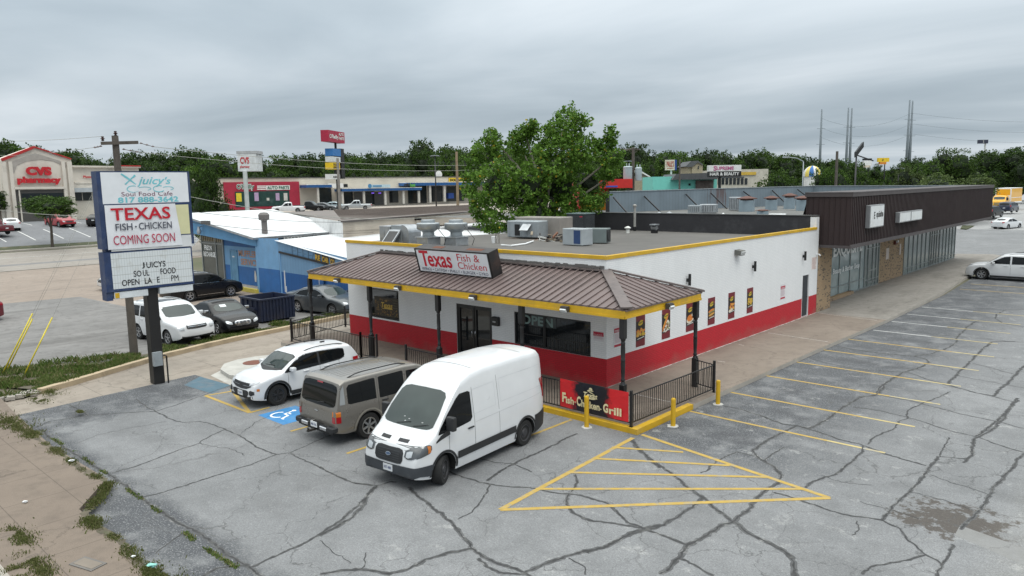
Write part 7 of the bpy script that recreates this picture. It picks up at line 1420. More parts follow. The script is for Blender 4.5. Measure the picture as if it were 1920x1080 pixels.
b=wb(plo); pz.text(b,"O'Reilly",443,344.5,477,357.5,.62,0,bold=.09); pz.text(b,"O'Reilly",443.5,345.5,476.5,356.5,.66,1,bold=.02); pz.quad(b,499,347.5,543.5,356,.6,0); pz.text(b,'AUTO PARTS',501,348.7,542,354.8,.66,1,bold=.03)
for k in range(3): pz.quad(b,482,348+k*3,499,349.8+k*3,.6,0); 
b.build('lettering',[lw,grn],plo)
for x0,y0,x1,y1 in ((575,346.5,623,351.5),(641,353,791,357.5),(762,341.5,1010,346.5)):
    b=wb(plo); pz.quad(b,x0,y0,x1,y1,3.2,0,3.2)
    for k in range(int((x1-x0)/3)): pz.quad(b,x0+k*3,y0,x0+k*3+.4,y1,3.25,0)
    b.build('canopy',bcan,plo)
    b=wb(plo); pz.quad(b,x0,y0-1,x1,y0,3.25,0,3.2); b.build('canopy_edge',lw,plo)
b=wb(plo); pz.quad(b,623,344,644,352,3.4,0,2.); pz.quad(b,643,345,652,351,3.0,1,1.5); b.build('white_awning',[lw,store_dark],plo)
for x0,x1,y0,y1 in ((598,622,352,385),(644,662,360,386),(682,702,359,383),(730,747,358,380),(765,800,348,381),(803,830,349,378),(838,870,349,377)):
    b=wb(plo); pz.quad(b,x0,y0,x1,y1,.1,0); b.build('window',store_dark,plo)
b=wb(plo)
for x,y0,y1 in ((597,351,388),(643,358,390),(683,358,386),(723,358,384),(757,358,382),(786,358,380),(807,347,380),(834,347,378)): pz.quad(b,x-1.8,y0,x+1.8,y1,2.8,0,.35); b.build('column',mat('column_cream',(.5,.48,.44),.8),plo); b=wb(plo)
b=wb(plo); pz.quad(b,664,360,682,384,.15,0); b.build('dark_bay',pshade,plo); b=wb(plo); pz.quad(b,702,360,722,384,.15,0); b.build('dark_bay',pshade,plo)  # flat dark quads painted as shade between the shop windows
b=wb(plo); pz.quad(b,690,346,732,351.5,3.4,0); pz.text(b,'Washateria',699,346.5,731,351,3.5,1,bold=.03) if 0 else pz.quad(b,699,347.5,716,350,3.5,1); b.disc(pz.p(693.5,348.7,3.6),.45,mi=1,u=pz.u,v=(0,0,1)); b.build('shop_sign',[mat('sign_pale_blue',(.42,.55,.62),.5),mat('sign_blue2',(.05,.2,.38),.5)],plo)
b=wb(plo); pz.text(b,'cric',757,343.5,768.5,350,3.5,0,bold=.06); pz.text(b,'ket',769,343.5,779,350,3.5,1,bold=.06); b.build('shop_lettering',[black_metal,mat('sign_green',(.08,.30,.05),.5)],plo)
b=wb(plo); pz.quad(b,842,333.5,892,341,.3,0,.2); pz.text(b,'DOLLAR GENERAL',844,335,890,339.8,.4,1,bold=.05); b.build('shop_sign',[mat('sign_yellow',(.68,.46,.01),.5),black_metal],plo)
for x in (699,712): b=wb(plo); pz.quad(b,x-2.5,361,x+2.5,363,.3,0); b.build('lit_sign',mat('violet_lit_sign',(.16,.08,.55),.5,emit=1.2),plo)
b=wb(plo); pz.quad(b,841,362,851,372,1.5,0,1.); b.build('drinks_machine',mat('machine_blue',(.02,.07,.3),.5),plo)
o=thing('satellite_dish','pale round satellite dish on the plaza roof edge','satellite dish',pz.p(823,333,-.5)); b=wb(o); q=pz.p(823,327,-.4); b.disc(q,.9,mi=0,u=pz.u,v=(0,0,1)); b.disc(q-pz.n*.08,.88,mi=0,u=pz.u,v=(0,0,1)); b.beam(q-pz.n*.1,pz.p(823,334,-.5),.1); b.build('dish',lw,o)
# far pole signs
def psign(name,label,D,panels,pole_px,top,bot,sidew=.6,group=None,polem=black_metal,pw_=.35,slope=0):
    base=at(pole_px,bot,D); gz0=hz(base.x,base.y); pl=Plane(pole_px-30,D-slope,pole_px+30,D+slope); o=thing(name,label,'sign',(base.x,base.y,gz0)); tz=at(pole_px,top,D).z
    b=wb(o); b.tube([(base.x,base.y,gz0-.2),(base.x,base.y,tz)],pw_/2,12); b.build('post',polem,o)
    for x0,y0,x1,y1,m,tx_ in panels:
        b=wb(o); pl.quad(b,x0,y0,x1,y1,pw_/2+.25,0,pw_+.5 if sidew is None else sidew); c=b.build('panel',[m],o)
        if tx_:
            b=wb(o); ms=[]
            for t,a0,c0_,a1_,c1_,mm in tx_:
                if mm not in ms: ms.append(mm)
                pl.text(b,t,a0,c0_,a1_,c1_,pw_/2+.29,ms.index(mm),bold=.03)
            b.build('lettering',ms,c)
    return o
psign('pole_sign','white square pharmacy pole sign above the white workshop roof',86,[(445.5,289,481,321,mat('sign_white2',(.62,.64,.65),.5),[('CVS',450,294.5,467,307,cred),('pharmacy',450,310,468,316,cred)]),(443,283,482,288.5,mat('cap_grey',(.40,.41,.42),.6),None)],466,321,425,sidew=2.,polem=mat('post_pale',(.52,.55,.54),.6),pw_=.5)
dgm=mat('sign_yellow',(.68,.46,.01),.5)
psign('pole_sign','tall red and white parts-store pole sign with smaller shop panels stacked below',112,[(616,246,646,267,mat('sign_rose_red',(.36,.012,.045),.5),[("O'Reilly",618,252,634,262,lw),('AUTO',635,249.5,644.5,255,lw),('PARTS',635,257,645,262.5,lw)]),
  (624,279,639.5,292.5,mat('sign_blue',(.03,.16,.42),.5),None),(624.3,294,638.5,303.5,mat('sign_panel_white2',(.6,.62,.62),.5),None),(624.3,305,637.5,317.5,dgm,[('DOLLAR',625.5,306.5,636.5,310.5,black_metal),('GENERAL',625.5,312,636.5,316,black_metal)]),(624.3,326.5,637.5,336,lw,[('cricket',625,329,637,333.5,black_metal)]),(640,279,646,335,black_metal,None)],635,250,395,sidew=1.2,slope=6)
psign('pole_sign','hair and beauty shop sign, pink and black lettering, above the mall roof screen',105,[(1329,309.5,1390,321,lw,[('S',1338,311,1344,320,mat('pink_ink',(.45,.12,.25),.5)),('UPREME',1344,312,1376,319,mat('pink_ink',(.45,.12,.25),.5))]),(1329,321.3,1390,331.5,black_metal,[('HAIR & BEAUTY',1331,323,1386,329,lw)])],1349,312,352,sidew=1.,pw_=.4)
psign('pole_sign','small square sign on a thin white post beside the turquoise building',122,[(1248.5,299.5,1265,319,mat('sign_cream',(.60,.52,.42),.6),[("PAUL'S",1250,302,1263.5,313,mat('ink_rust',(.35,.04,.03),.6)),('DONUTS',1251,314.5,1262.5,316.5,mat('ink_rust',(.35,.04,.03),.6)) if 0 else ("-",1251,315,1262.5,316,mat('ink_rust',(.35,.04,.03),.6))]),(1265,299.5,1269,319,mat('sign_navy2',(.02,.05,.2),.5),None)],1258,318,356,sidew=.8,polem=lw,pw_=.3)
psign('pole_sign','black and white panel sign in the trees left of the yellow sign',200,[(1620,297,1635,300.5,black_metal,None),(1620,301,1635,310,lw,None),(1622,310,1632,314,mat('sign_cream',(.6,.52,.42),.6),None)],1627,300,340,sidew=1.)
psign('pole_sign','bright yellow sign far off among the trees at the right',250,[(1647,296,1667.5,303.5,dgm,[('O',1654,297.5,1657,302,black_metal)]),(1650,303.5,1662,308,mat('sign_orange',(.55,.2,.02),.5),None)],1657,300,345,sidew=1.)
psign('billboard','dark far-off billboard above the tree tops at the right edge',330,[(1835,262,1853,269,mat('billboard_navy',(.03,.035,.06),.5),[('A',1837,263.5,1842,267.5,lw)] if 0 else None),(1843,263,1845,268,lw,None)],1844,268,320,sidew=1.,polem=lw,pw_=.8)
steel=mat('far_steel',(.17,.20,.225),.7)
for px0,py0,px1,py1,lb in ((1536.5,345,1541,205,'leftmost tall steel transmission pole, standing alone'),(1586.5,345,1591,202,'left pole of the middle steel pair'),(1594,345,1597.5,203,'right pole of the middle steel pair'),(1699,345,1706,187.5,'left pole of the tallest steel pair at the right'),(1704,345,1711.5,189,'right pole of the tallest steel pair')):
    p0=at(px0,py0,430); p1=at(px1,py1,430); o=thing('transmission_pole',lb,'pole',(p0.x,p0.y,.5),group='far steel transmission poles'); b=wb(o); b.tube([(p1.x,p1.y,.5),(p1.x,p1.y,p1.z)],[1.05,.42],8); b.build('shaft',steel,o)
    b=wb(o)
    for k in range(4):
        z=p1.z-2-9*k; 
        if k: b.beam(Vector((p1.x,p1.y,z))-CR*2.4,Vector((p1.x,p1.y,z))+CR*2.4,.18)
    b.build('arms',steel,o)
for k,(z0,z1) in enumerate(((222,212),(240,232),(258,251))):
    wire('transmission_line','thin transmission line between the far steel poles, '+('top','middle','bottom')[k],at(1541,z0,430),at(1708,z1,430),6,.06,steel); wire('transmission_line','thin transmission line right of the tallest steel poles, '+('top','middle','bottom')[k],at(1708,z1,430),at(2300,z1-30,500),10,.06,steel)
pole('utility_pole','tan wooden pole without crossarm just left of the big green tree',*at(858.5,385,104)[:2],1.5,at(858.5,285,104).z,.22,mat('tan_pole',(.27,.20,.13),.85,var=.2))
pole('utility_pole','grey wooden pole in front of the stacked plaza pole sign',*at(637.5,395,92)[:2],.5,at(637.5,297,92).z,.2,mat('grey_pole',(.24,.22,.20),.85,var=.2))
pole('utility_pole','brown wooden pole rising behind the mall roof near the big bushes',*at(1567,350,90)[:2],-.1,at(1567,284,90).z,.2)
pole('utility_pole','slim dark pole in front of the turquoise building',*at(1274,352,100)[:2],-.1,at(1274,300,100).z,.14)
def lamp(px,bot,top,D,label,kind=0,group=None):
    p=at(px,bot,D); zt=at(px,top,D).z; o=thing('street_lamp',label,'street lamp',(p.x,p.y,hz(p.x,p.y))); b=wb(o); b.tube([(p.x,p.y,hz(p.x,p.y)),(p.x,p.y,zt)],[.13,.08],8); b.build('post',black_metal if kind!=1 else grey_metal,o)
    q=Vector((p.x,p.y,zt)); b=wb(o)
    if kind==0: b.beam(q-CR*.9,q+CR*.9,.08); b.box(q.x-.5,q.x+.5,q.y-.5,q.y+.5,q.z+.02,q.z+.12)
    elif kind==1: b.tube([q,q-CR*1.+Vector((0,0,.5)),q-CR*2.6+Vector((0,0,.7))],.07,6); b.obox(q-CR*2.9+Vector((0,0,.68)),CR,CU,CF,.9,.22,.3)
    else: b.obox(q+CR*.25+Vector((0,0,.55)),(CR*.6+CU*.8),CU,CF,1.3,.55,.5); b.beam(q,q+CR*1.8-Vector((0,0,.6)),.14,.10)
    b.build('lamp_head',black_metal if kind==2 else grey_metal,o); return o
lamp(818,380,293,132,'dark twin car park lamp in front of the plaza'); lamp(1603,352,291,78,'black floodlight pole behind the mall roof with a tilted square head',2); lamp(1505,345,303,118,'curved grey street lamp left of the striped dome',1); lamp(1684,345,316,120,'dark double street lamp in front of the far trees'); lamp(1178,352,303,130,'thin pale lamp post left of the transformers',0)
# right-hand background buildings
def block(name,label,cat,D0,D1,px0,px1,yt,yb,m,depth=10.,extra=None):
    pl=Plane(px0,D0,px1,D1); c=pl.p((px0+px1)/2,yb); o=thing(name,label,cat,(c.x,c.y,max(c.z,-.2))); b=wb(o); pl.quad(b,px0,yt,px1,yb,0,0,depth); b.build('wall',m,o)
    if extra: extra(o,pl)
    return o
def ex_teal(o,pl):
    b=wb(o); pl.poly(b,[(1268,326),(1330,324),(1345,325),(1345,336),(1261,337)],1.5,0,9.); b.build('roof',mat('slate_roof',(.075,.078,.082),.6),o)
    b=wb(o); pl.quad(b,1291,344,1295,348,.1,0); b.build('window',store_dark,o)
    b=wb(o); pl.quad(b,1304,338,1338,356,.3,0); b.build('shopfront',mat('shopfront_brown',(.10,.08,.07),.7,var=.4),o)
block('turquoise_shop','turquoise low building with a dark roof beyond the grey mall screen','building',112,112,1224,1344,330.5,362,mat('turquoise_wall',(.17,.55,.47),.7,var=.05),9,ex_teal)
def ex_red(o,pl):
    b=wb(o); pl.quad(b,1090,336,1186,353,2.,0,2.); b.build('canopy',mat('awning_red',(.52,.02,.015),.5),o); b=wb(o); pl.text(b,'ELECTRONICS',1136,346.5,1158,350.5,2.05,0) if 0 else pl.quad(b,1136,348,1158,351,2.05,0); b.build('blue_strip',mat('strip_blue',(.05,.08,.4),.5),o)
    b=wb(o); pl.quad(b,1100,372,1141,400,.3,0); b.build('yellow_panel',mat('panel_yellow',(.62,.48,.02),.6),o)
    for x in (1125,1133,1139): b=wb(o); pl.quad(b,x,362,x+2.,402,.8,0,.3); b.build('column',mat('column_orange',(.60,.16,.01),.6),o)
block('red_shop','bright red shop with a wide red canopy behind the green tree','building',67,67,1085,1141,340,410,mat('shop_red',(.48,.03,.015),.6),12,ex_red)
def ex_yel(o,pl):
    b=wb(o); pl.quad(b,1388,322.5,1418,328,.2,0,.1); b.build('band',mat('band_amber',(.55,.36,.05),.6),o); b=wb(o)
    for k in range(8): pl.quad(b,1346+k*7.2,334,1351+k*7.2,346,.1,0)
    b.build('window',store_dark,o); b=wb(o); pl.quad(b,1345,331.5,1395,334,.2,0); b.build('dark_band',mat('dark_band',(.05,.055,.06),.6),o)
block('pale_store','pale flat-roofed store with an amber band behind the hair and beauty sign','building',125,125,1345,1440,317.5,362,mat('store_pale',(.48,.45,.38),.7),10,ex_yel)
block('far_warehouse','low white far-off warehouse left of the big dark tree','building',240,240,1498,1538,302,330,mat('warehouse_white',(.52,.51,.48),.7),12)
def ex_house(o,pl):
    b=wb(o); pl.poly(b,[(1287,313),(1297,302),(1309,301.5),(1318.5,308.5),(1317.5,310),(1309,304.5),(1297.5,313)],.6,0,.6); pl.poly(b,[(1286,312),(1296,302),(1310,301),(1298,313)],.5,0,8.); b.build('roof',mat('shingle_grey',(.09,.095,.10),.8),o); b=wb(o); pl.quad(b,1308.3,311.5,1310.5,317,.5,0); b.build('window',store_dark,o)
def hs(o,pl):
    b=wb(o); pl.poly(b,[(1297.5,313),(1309,304.5),(1317.5,310),(1317.5,326),(1297.5,326)],.3,0,8.); b.build('gable_wall',mat('house_tan',(.33,.29,.20),.8),o); ex_house(o,pl)
block('gabled_house','small tan gabled house with a grey roof among far trees','house',155,155,1290,1317,313,350,mat('house_tan',(.33,.29,.20),.8),8,hs)
def h2(o,pl): b=wb(o); pl.poly(b,[(1198,318),(1220,331),(1219,333),(1198,321)],.5,0,6.); b.build('roof',lw,o); b=wb(o); pl.quad(b,1211,333,1215,342,.1,0); b.build('window',store_dark,o)
block('tan_house','tan house corner with a pale sloping roof edge right of the transformers','house',125,125,1199,1218,330,360,mat('house_tan',(.33,.29,.20),.8),8,h2)
o=thing('striped_dome','blue, yellow and white striped inflatable dome above the bushes','dome',at(1523,335,150)); p=at(1523,328,150); rD=1.75; b=wb(o); V_=[];F_=[];M_=[]; nn=24
for i in range(9):
    for k in range(nn): a=2*math.pi*k/nn; e_=R(-10+100*i/8); V_.append(p+Vector((math.cos(a)*math.cos(e_),math.sin(a)*math.cos(e_),math.sin(e_)*1.05))*rD)
b.add(V_,[(i*nn+k,i*nn+(k+1)%nn,(i+1)*nn+(k+1)%nn,(i+1)*nn+k) for i in range(8) for k in range(nn)],0,True); b.m=[(0,0,1,1,2,2)[k%6] for i in range(8) for k in range(nn)]; b.build('canopy',[mat('dome_blue',(.03,.13,.36),.6),mat('dome_white',(.6,.6,.58),.6),mat('dome_yellow',(.62,.50,.10),.6)],o)
b=wb(o); b.tube([(p.x,p.y,p.z-.3),(p.x,p.y,hz(p.x,p.y))],rD*.9,20); b.build('base',mat('dome_white',(.6,.6,.58),.6),o)
# raised concrete island with a rusty cover
b=MB(); isl=[g(*q,-.0) for q in ((413,692),(420,682),(445,674),(480,668),(540,662),(600,668),(600,700),(540,700),(470,707),(430,703))]; b.prism([(p.x,p.y) for p in isl],-.2,.0); struct(b.build('concrete_island',mat('pale_concrete',(.42,.41,.38),.85,stain=(.3,.28,.25),sfac=.6,bmp=.15,bscale=60)))
p=g(475,680,0); b=MB(p); b.lathe([(.40,.0),(.40,.012),(0,.014)],p,24); tag(b.build('manhole_cover',mat('rusty_iron',(.16,.06,.04),.85,stain=(.08,.03,.025),sfac=.6)),'round rusty manhole cover on the raised concrete island','manhole cover')
b=MB(); pts=[g(*q,-.149) for q in ((395,704),(432,722),(455,712),(445,700),(413,695))]; b.poly(pts); struct(b.build('concrete_patch',mat('pale_concrete',(.42,.41,.38),.85)))
p=g(165,1058,-.03); b=MB(p); b.obox(p+Vector((0,0,.008)),(.95,.3,0),(-.3,.95,0),(0,0,1),.62,.32,.016,0); b.obox(p+Vector((0,0,.016)),(.95,.3,0),(-.3,.95,0),(0,0,1),.52,.22,.012,1); tag(b.build('meter_cover',[mat('cover_frame',(.14,.13,.12),.8),mat('cover_dirt',(.20,.17,.14),.9)]),'rectangular meter cover set in the foreground sidewalk','cover')
for (px,py,m_,lb,s_) in ((284,1062,mat('litter_teal',(.25,.55,.5),.5),'crumpled pale teal wrapper by the sidewalk edge',.09),(134,865,white_paint,'small white paper scrap on the sidewalk edge',.07),(47,942,white_paint,'white scrap of litter in the sidewalk grass',.05),(250,1045,white_paint,'tiny white scrap of litter beside the cracked asphalt',.04)):
    p=g(px,py,-.02); b=MB(p); b.obox(p+Vector((0,0,.02)),(1,.4,.1),(-.4,1,.2),(0,-.2,1),s_*2,s_,.02); b.obox(p+Vector((.03,.01,.035)),(1,-.5,.3),(.5,1,-.1),(0,0,1),s_*1.2,s_,.015); tag(b.build('litter',m_),lb,'litter')
b=MB(); b.prism([(g(*q).x,g(*q).y) for q in ((1801,430),(1806,421),(1832,418),(1838,421),(1812,431))],-.15,.0); struct(b.build('grass_island',mat('verge_grass',(.07,.095,.03),.95)))
# ---------------- foliage ----------------
def leafmat(name,dark,mid,light,yellow=0.):
    m,nt,b=nodes(name); gi=nt.nodes.new('ShaderNodeNewGeometry'); oi=nt.nodes.new('ShaderNodeObjectInfo'); p=coords(nt)
    n=tnoise(nt,p,.8,3); f=math_(nt,'ADD',math_(nt,'MULTIPLY',gi.outputs['Random Per Island'],.55),math_(nt,'MULTIPLY_ADD',n.outputs[0],.9,-.2))
    c=mixc(nt,ramp(nt,f,[(.15,0.),(.55,1.)]),dark,mid); c=mixc(nt,ramp(nt,f,[(.55,0.),(.9,1.)]),c,light)
    if yellow: c=mixc(nt,ramp(nt,gi.outputs['Random Per Island'],[(1-yellow-.002,0.),(1-yellow,.9)]),c,(.42,.30,.03))
    c=mixc(nt,1.,c,ramp(nt,oi.outputs['Random'],[(0.,.68),(1.,1.25)]),'MULTIPLY')
    link(nt,c,b.inputs['Base Color']); b.inputs['Roughness'].default_value=.55; b.inputs['Specular IOR Level'].default_value=.12
    tr=nt.nodes.new('ShaderNodeBsdfTranslucent'); link(nt,c,tr.inputs[0]); mx=nt.nodes.new('ShaderNodeMixShader'); mx.inputs[0].default_value=.25; link(nt,b.outputs[0],mx.inputs[1]); link(nt,tr.outputs[0],mx.inputs[2]); link(nt,mx.outputs[0],nt.nodes['Material Output'].inputs[0]); return m
leaf_far=leafmat('leaf_dark_green',(.014,.030,.008),(.034,.065,.014),(.065,.11,.022)); leaf_mid=leafmat('leaf_mid_green',(.024,.05,.010),(.055,.105,.018),(.10,.165,.03)); leaf_main=leafmat('leaf_bright_green',(.045,.095,.014),(.095,.185,.027),(.15,.255,.045),.012); leaf_lite=leafmat('leaf_olive_green',(.04,.06,.02),(.08,.115,.035),(.13,.17,.06))
bark=mat('bark',(.09,.075,.06),.9,var=.2,scale=5,bmp=.5,bscale=15)
def leaves(b,c,n,rad,size,rr,flat=.9,mi=0,out=None):
    for _ in range(n):
        while True:
            d=Vector((rr.uniform(-1,1),rr.uniform(-1,1),rr.uniform(-1,1)))
            if .02<d.length<1: break
        p=c+Vector((d.x*rad[0],d.y*rad[1],d.z*rad[2])); nn=Vector((rr.gauss(0,1),rr.gauss(0,1),rr.gauss(.5,1))).normalized(); u=nn.orthogonal().normalized(); a=rr.uniform(0,6.28); u=(u*math.cos(a)+nn.cross(u)*math.sin(a)); v=nn.cross(u); s_=size*rr.uniform(.6,1.25)
        b.add([p-u*s_*.5,p+v*s_*.36-u*s_*.05,p+u*s_*.5,p-v*s_*.36-u*s_*.05],[(0,1,2,3)],mi)
def ico(b,c,r,rr,mi=1,j=.18):
    bm=bmesh.new(); bmesh.ops.create_icosphere(bm,subdivisions=2,radius=1); k=len(b.v)
    vs=[]
    for v in bm.verts: q=v.co*(1+rr.uniform(-j,j)); vs.append(c+Vector((q.x*r[0],q.y*r[1],q.z*r[2])))
    bm.verts.index_update(); b.add(vs,[tuple(v.index for v in f.verts) for f in bm.faces],mi,False); bm.free()
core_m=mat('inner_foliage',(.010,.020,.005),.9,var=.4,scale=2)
def crown_unit(seed,nl=12,n_cl=46,n_leaf=9,size=.075,clr=.10,flat=1.):
    """crown about the origin, about one unit in radius"""
    rr=random.Random(seed); b=MB(); L=[]
    for i in range(nl):
        a=rr.uniform(0,6.28); rad=rr.uniform(.2,.62) if i else 0; z=rr.uniform(-.45,.5)*flat if i else .1; L.append((Vector((math.cos(a)*rad,math.sin(a)*rad,z)),rr.uniform(.28,.45)))
    for c,r in L:
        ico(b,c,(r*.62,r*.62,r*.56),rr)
        for k in range(n_cl):
            d=Vector((rr.gauss(0,1),rr.gauss(0,1),rr.gauss(.25,1))).normalized()*r*rr.uniform(.62,1.12); leaves(b,c+d,n_leaf,(clr,clr,clr*.7),size,rr)
    return b
def mk_tree(name,label,cat,p,h,w,cu,trunk_h,leafm,group=None,sq=.62,first=[None]):
    pass
_U={}
def unit(seed,leafm,**k):
    key=(seed,leafm.name)
    if key not in _U:
        b=crown_unit(seed,**k); me=b.build('crown',[leafm,core_m]); _U[key]=me.data; bpy.data.objects.remove(me)
    return _U[key]
def _trunkmesh():
    b=MB(); b.tube([(0,0,0),(.02,.01,.5),(0,0,1)],[.03,.022,.012],8); b.tube([(0,0,.45),(.12,.05,.8)],[.014,.006],6); b.tube([(0,0,.5),(-.10,-.08,.85)],[.014,.006],6); o=b.build('trunk',bark); me=o.data; bpy.data.objects.remove(o); return me
TM=_trunkmesh()
def tree(label,x,y,z,h,w,seed,leafm=leaf_far,group=None,base=.18,name='tree',cat='tree',rzv=None,**k):
    o=thing(name,label,cat,(x,y,z),group=group); rr=random.Random(seed*7+int(x*13+y))
    t=bpy.data.objects.new('trunk',TM); C.objects.link(t); t.parent=o; t.scale=(h*.9,h*.9,h*.75)
    c=bpy.data.objects.new('crown',unit(seed,leafm,**k)); C.objects.link(c); c.parent=o; c.location=(0,0,h*(base+1)/2); c.scale=(w/2,w/2,h*(1-base)/2*1.12); c.rotation_euler=(0,0,rr.uniform(0,6.28) if rzv is None else rzv); return o
prof_=[(-80,255),(0,258),(60,264),(100,272),(135,284),(190,290),(240,286),(285,279),(330,274),(385,276),(420,284),(450,290),(485,287),(520,293),(560,286),(610,287),(650,280),(700,276),(730,277),(760,283),(800,264),(840,272),(890,266),(950,270),(1050,280),(1160,266),(1200,275),(1235,270),(1262,278),(1300,271),(1335,284),(1380,280),(1410,276),(1440,274),(1465,283),(1500,288),(1560,290),(1620,305),(1680,300),(1720,292),(1760,296),(1800,290),(1860,285),(1920,282),(2000,280)]
rr=random.Random(21); k=0; GT='wooded tree line behind the buildings'
LT={0:'dark green tree in the wooded line behind the buildings',1:'mid green tree in the wooded line behind the buildings'}
px=-70
while px<2000:
    for row in (0,1,2):
        D=(215,250,185)[row]*rr.uniform(.94,1.06); 
        if px>1560: D*=1.35
        pxx=px+rr.uniform(-9,9)+(0,12,6)[row]; top=interp(prof_,pxx)+rr.uniform(-4,10)+(3,0,15)[row]
        if row==2 and (rr.random()<.25 or pxx>1560): continue
        q=at(pxx,345,D); gzv=hz(q.x,q.y) if q.x<-60 else .9; topz=at(pxx,top,D).z; h=max(7,topz-gzv); w_=h*rr.uniform(.75,1.05)
        v=0 if rr.random()<.72 else 1
        tree(LT[v],q.x,q.y,gzv,h,w_,100+k%6,(leaf_far,leaf_mid)[v],GT,base=.05); k+=1
    px+=26 if px<1560 else 30
print('far trees',k)
# underwood closing the foot of the tree line
b=MB(); r2=random.Random(5)
for i in range(120):
    pxx=-80+i*17.2; D=r2.uniform(196,235)*(1.35 if pxx>1560 else 1); q=at(pxx,345,D); z=(hz(q.x,q.y) if q.x<-60 else .9); hh=r2.uniform(3,6)
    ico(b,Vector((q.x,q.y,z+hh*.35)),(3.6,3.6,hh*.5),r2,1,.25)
    for j in range(40): d=Vector((r2.gauss(0,1),r2.gauss(0,1),abs(r2.gauss(0,1)))).normalized(); leaves(b,Vector((q.x+d.x*4.3,q.y+d.y*4.3,z+hh*.4+d.z*hh*.6)),5,(.9,.9,.6),.8,r2)
tag(b.build('underwood',[leaf_far,core_m]),'dense dark underwood at the foot of the far tree line','shrubs',kind='stuff')
# named nearer trees and bushes
def pt(px,top,bot,D,wpx,label,leafm,seed,name='tree',cat='tree',base=.05,zg=None,**kk):
    q=at(px,bot,D); z0=hz(q.x,q.y) if zg is None else zg; zt=at(px,top,D).z; zb=at(px,bot,D).z; h=zt-z0; bs=max(.03,(zb-z0)/h) if base is None else base
    return tree(label,q.x,q.y,z0,h,wpx/FPX*D,seed,leafm,None,base=bs,name=name,cat=cat,**kk)
pt(93,359,412,82,118,'small round-crowned tree in the verge in front of the pharmacy',leaf_mid,201,base=None,n_cl=90,n_leaf=10,size=.06,clr=.09)
pt(0,357,398,100,52,'small tree at the left edge in front of the pharmacy',leaf_mid,202,base=None)
pt(388,300,400,84,95,'dark tree between the pylon sign and the parts store',leaf_far,203,n_cl=90,n_leaf=10,size=.06)
pt(345,316,398,95,60,'dark tree partly hidden behind the right edge of the pylon sign',leaf_far,204)
pt(1460,313,352,90,100,'wide rounded bush behind the mall roof, left of the striped dome',leaf_mid,205,name='bush',cat='bush',n_cl=80,size=.06)
pt(1548,311,352,95,85,'dark rounded bush below the striped dome',leaf_mid,206,name='bush',cat='bush',n_cl=80,size=.06)
pt(1590,287,350,120,95,'dark rounded tree in front of the middle steel poles',leaf_mid,207,n_cl=80,size=.06)
pt(1640,312,352,92,75,'low dark bush right of the black floodlight pole',leaf_mid,208,name='bush',cat='bush')
pt(1700,305,352,120,90,'ragged bare-topped bush below the tallest steel poles',leaf_lite,209,name='bush',cat='bush')
pt(1790,318,356,110,150,'pale olive shrub mound above the far end of the brown fascia',leaf_lite,210,name='bush',cat='bush',n_cl=80,size=.06)
pt(1740,300,352,140,80,'mid green tree left of the big dark tree mass at the right',leaf_mid,211)
pt(1800,276,356,160,110,'bright-edged green tree, left part of the tall mass at the right',leaf_mid,212,n_cl=80,size=.06)
pt(1870,272,362,175,130,'tall dark tree above the yellow truck',leaf_far,213,n_cl=80,size=.06)
pt(1945,270,365,165,110,'tall dark tree cut by the right edge of the picture',leaf_far,214,n_cl=80,size=.06)
pt(1860,330,366,190,120,'low green hedge behind the yellow truck',leaf_far,215,name='bush',cat='bush')
pt(1930,332,368,185,100,'low green hedge at the right edge behind the truck',leaf_far,216,name='bush',cat='bush')
pt(1215,300,356,150,60,'dark tree behind the transformers',leaf_far,217); pt(1390,318,345,150,60,'small dark tree behind the pale store',leaf_far,218)
pt(1075,300,352,90,70,'dark tree behind the red shop canopy',leaf_far,219)
# weathered trunk of the small pharmacy tree
# big green tree behind the restaurant
q=at(1020,400,45.5); bt=thing('tree','large bright green leafy tree rising behind the restaurant roof','tree',(q.x,q.y,-.15)); rr=random.Random(77)
LB=[(1065,219,24),(1048,247,33),(1086,236,24),(921,256,18),(905,288,32),(925,275,20),(985,252,27),(968,268,24),(985,292,42),(1040,300,48),(1092,290,38),(1118,268,18),(1146,249,13),(1140,270,18),(1140,302,28),(1145,330,20),(888,335,26),(880,365,14),(930,345,46),(990,350,52),(1050,355,52),(1100,345,42),(900,385,26),(940,395,38),(1000,400,42),(1060,400,40),(1105,385,24),(922,428,20),(903,410,18),(958,432,18),(1015,422,26),(1075,415,24),(1122,375,16),(1000,240,14),(1030,262,20),(1070,265,26)]
b=wb(bt); lb_c=[]
for i,(x,y,r) in enumerate(LB):
    D=45.5+rr.uniform(-2.2,2.2)*(r/40); c=at(x,y,D); R_=r/FPX*D; lb_c.append((c,R_))
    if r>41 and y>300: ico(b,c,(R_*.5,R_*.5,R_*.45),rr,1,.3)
    n=int(9+58*(R_/1.2)**2)
    for k in range(n):
        d=Vector((rr.gauss(0,1),rr.gauss(0,1),rr.gauss(.1,1))).normalized()*R_*rr.uniform(.35,1.0)*(1.35 if rr.random()<.12 else 1); leaves(b,c+d,rr.randint(10,34),(rr.uniform(.18,.38),)*2+(rr.uniform(.15,.3),),rr.uniform(.15,.22),rr)
b.build('crown',[leaf_main,core_m],bt)
b=wb(bt); o_=Vector((q.x,q.y,0)); b.tube([o_-Vector((0,0,.15)),o_+Vector((.1,0,2)),o_+Vector((-.1,.1,4)),o_+Vector((0,0,6.5))],[.34,.28,.22,.12],10); b.build('trunk',bark,bt)
for i in (0,4,6,8,9,10,14,18,20,22,24,29,15,3):
    c,R_=lb_c[i]; s0=o_+Vector((0,0,2+min(4,max(0,c.z-4)*.6))); b=wb(bt); md=s0.lerp(c,.5)+Vector((0,0,.3)); b.tube([s0,md,c],[.12,.08,.03],6); b.build('limb',mat('pale_bark',(.20,.18,.15),.9),bt)
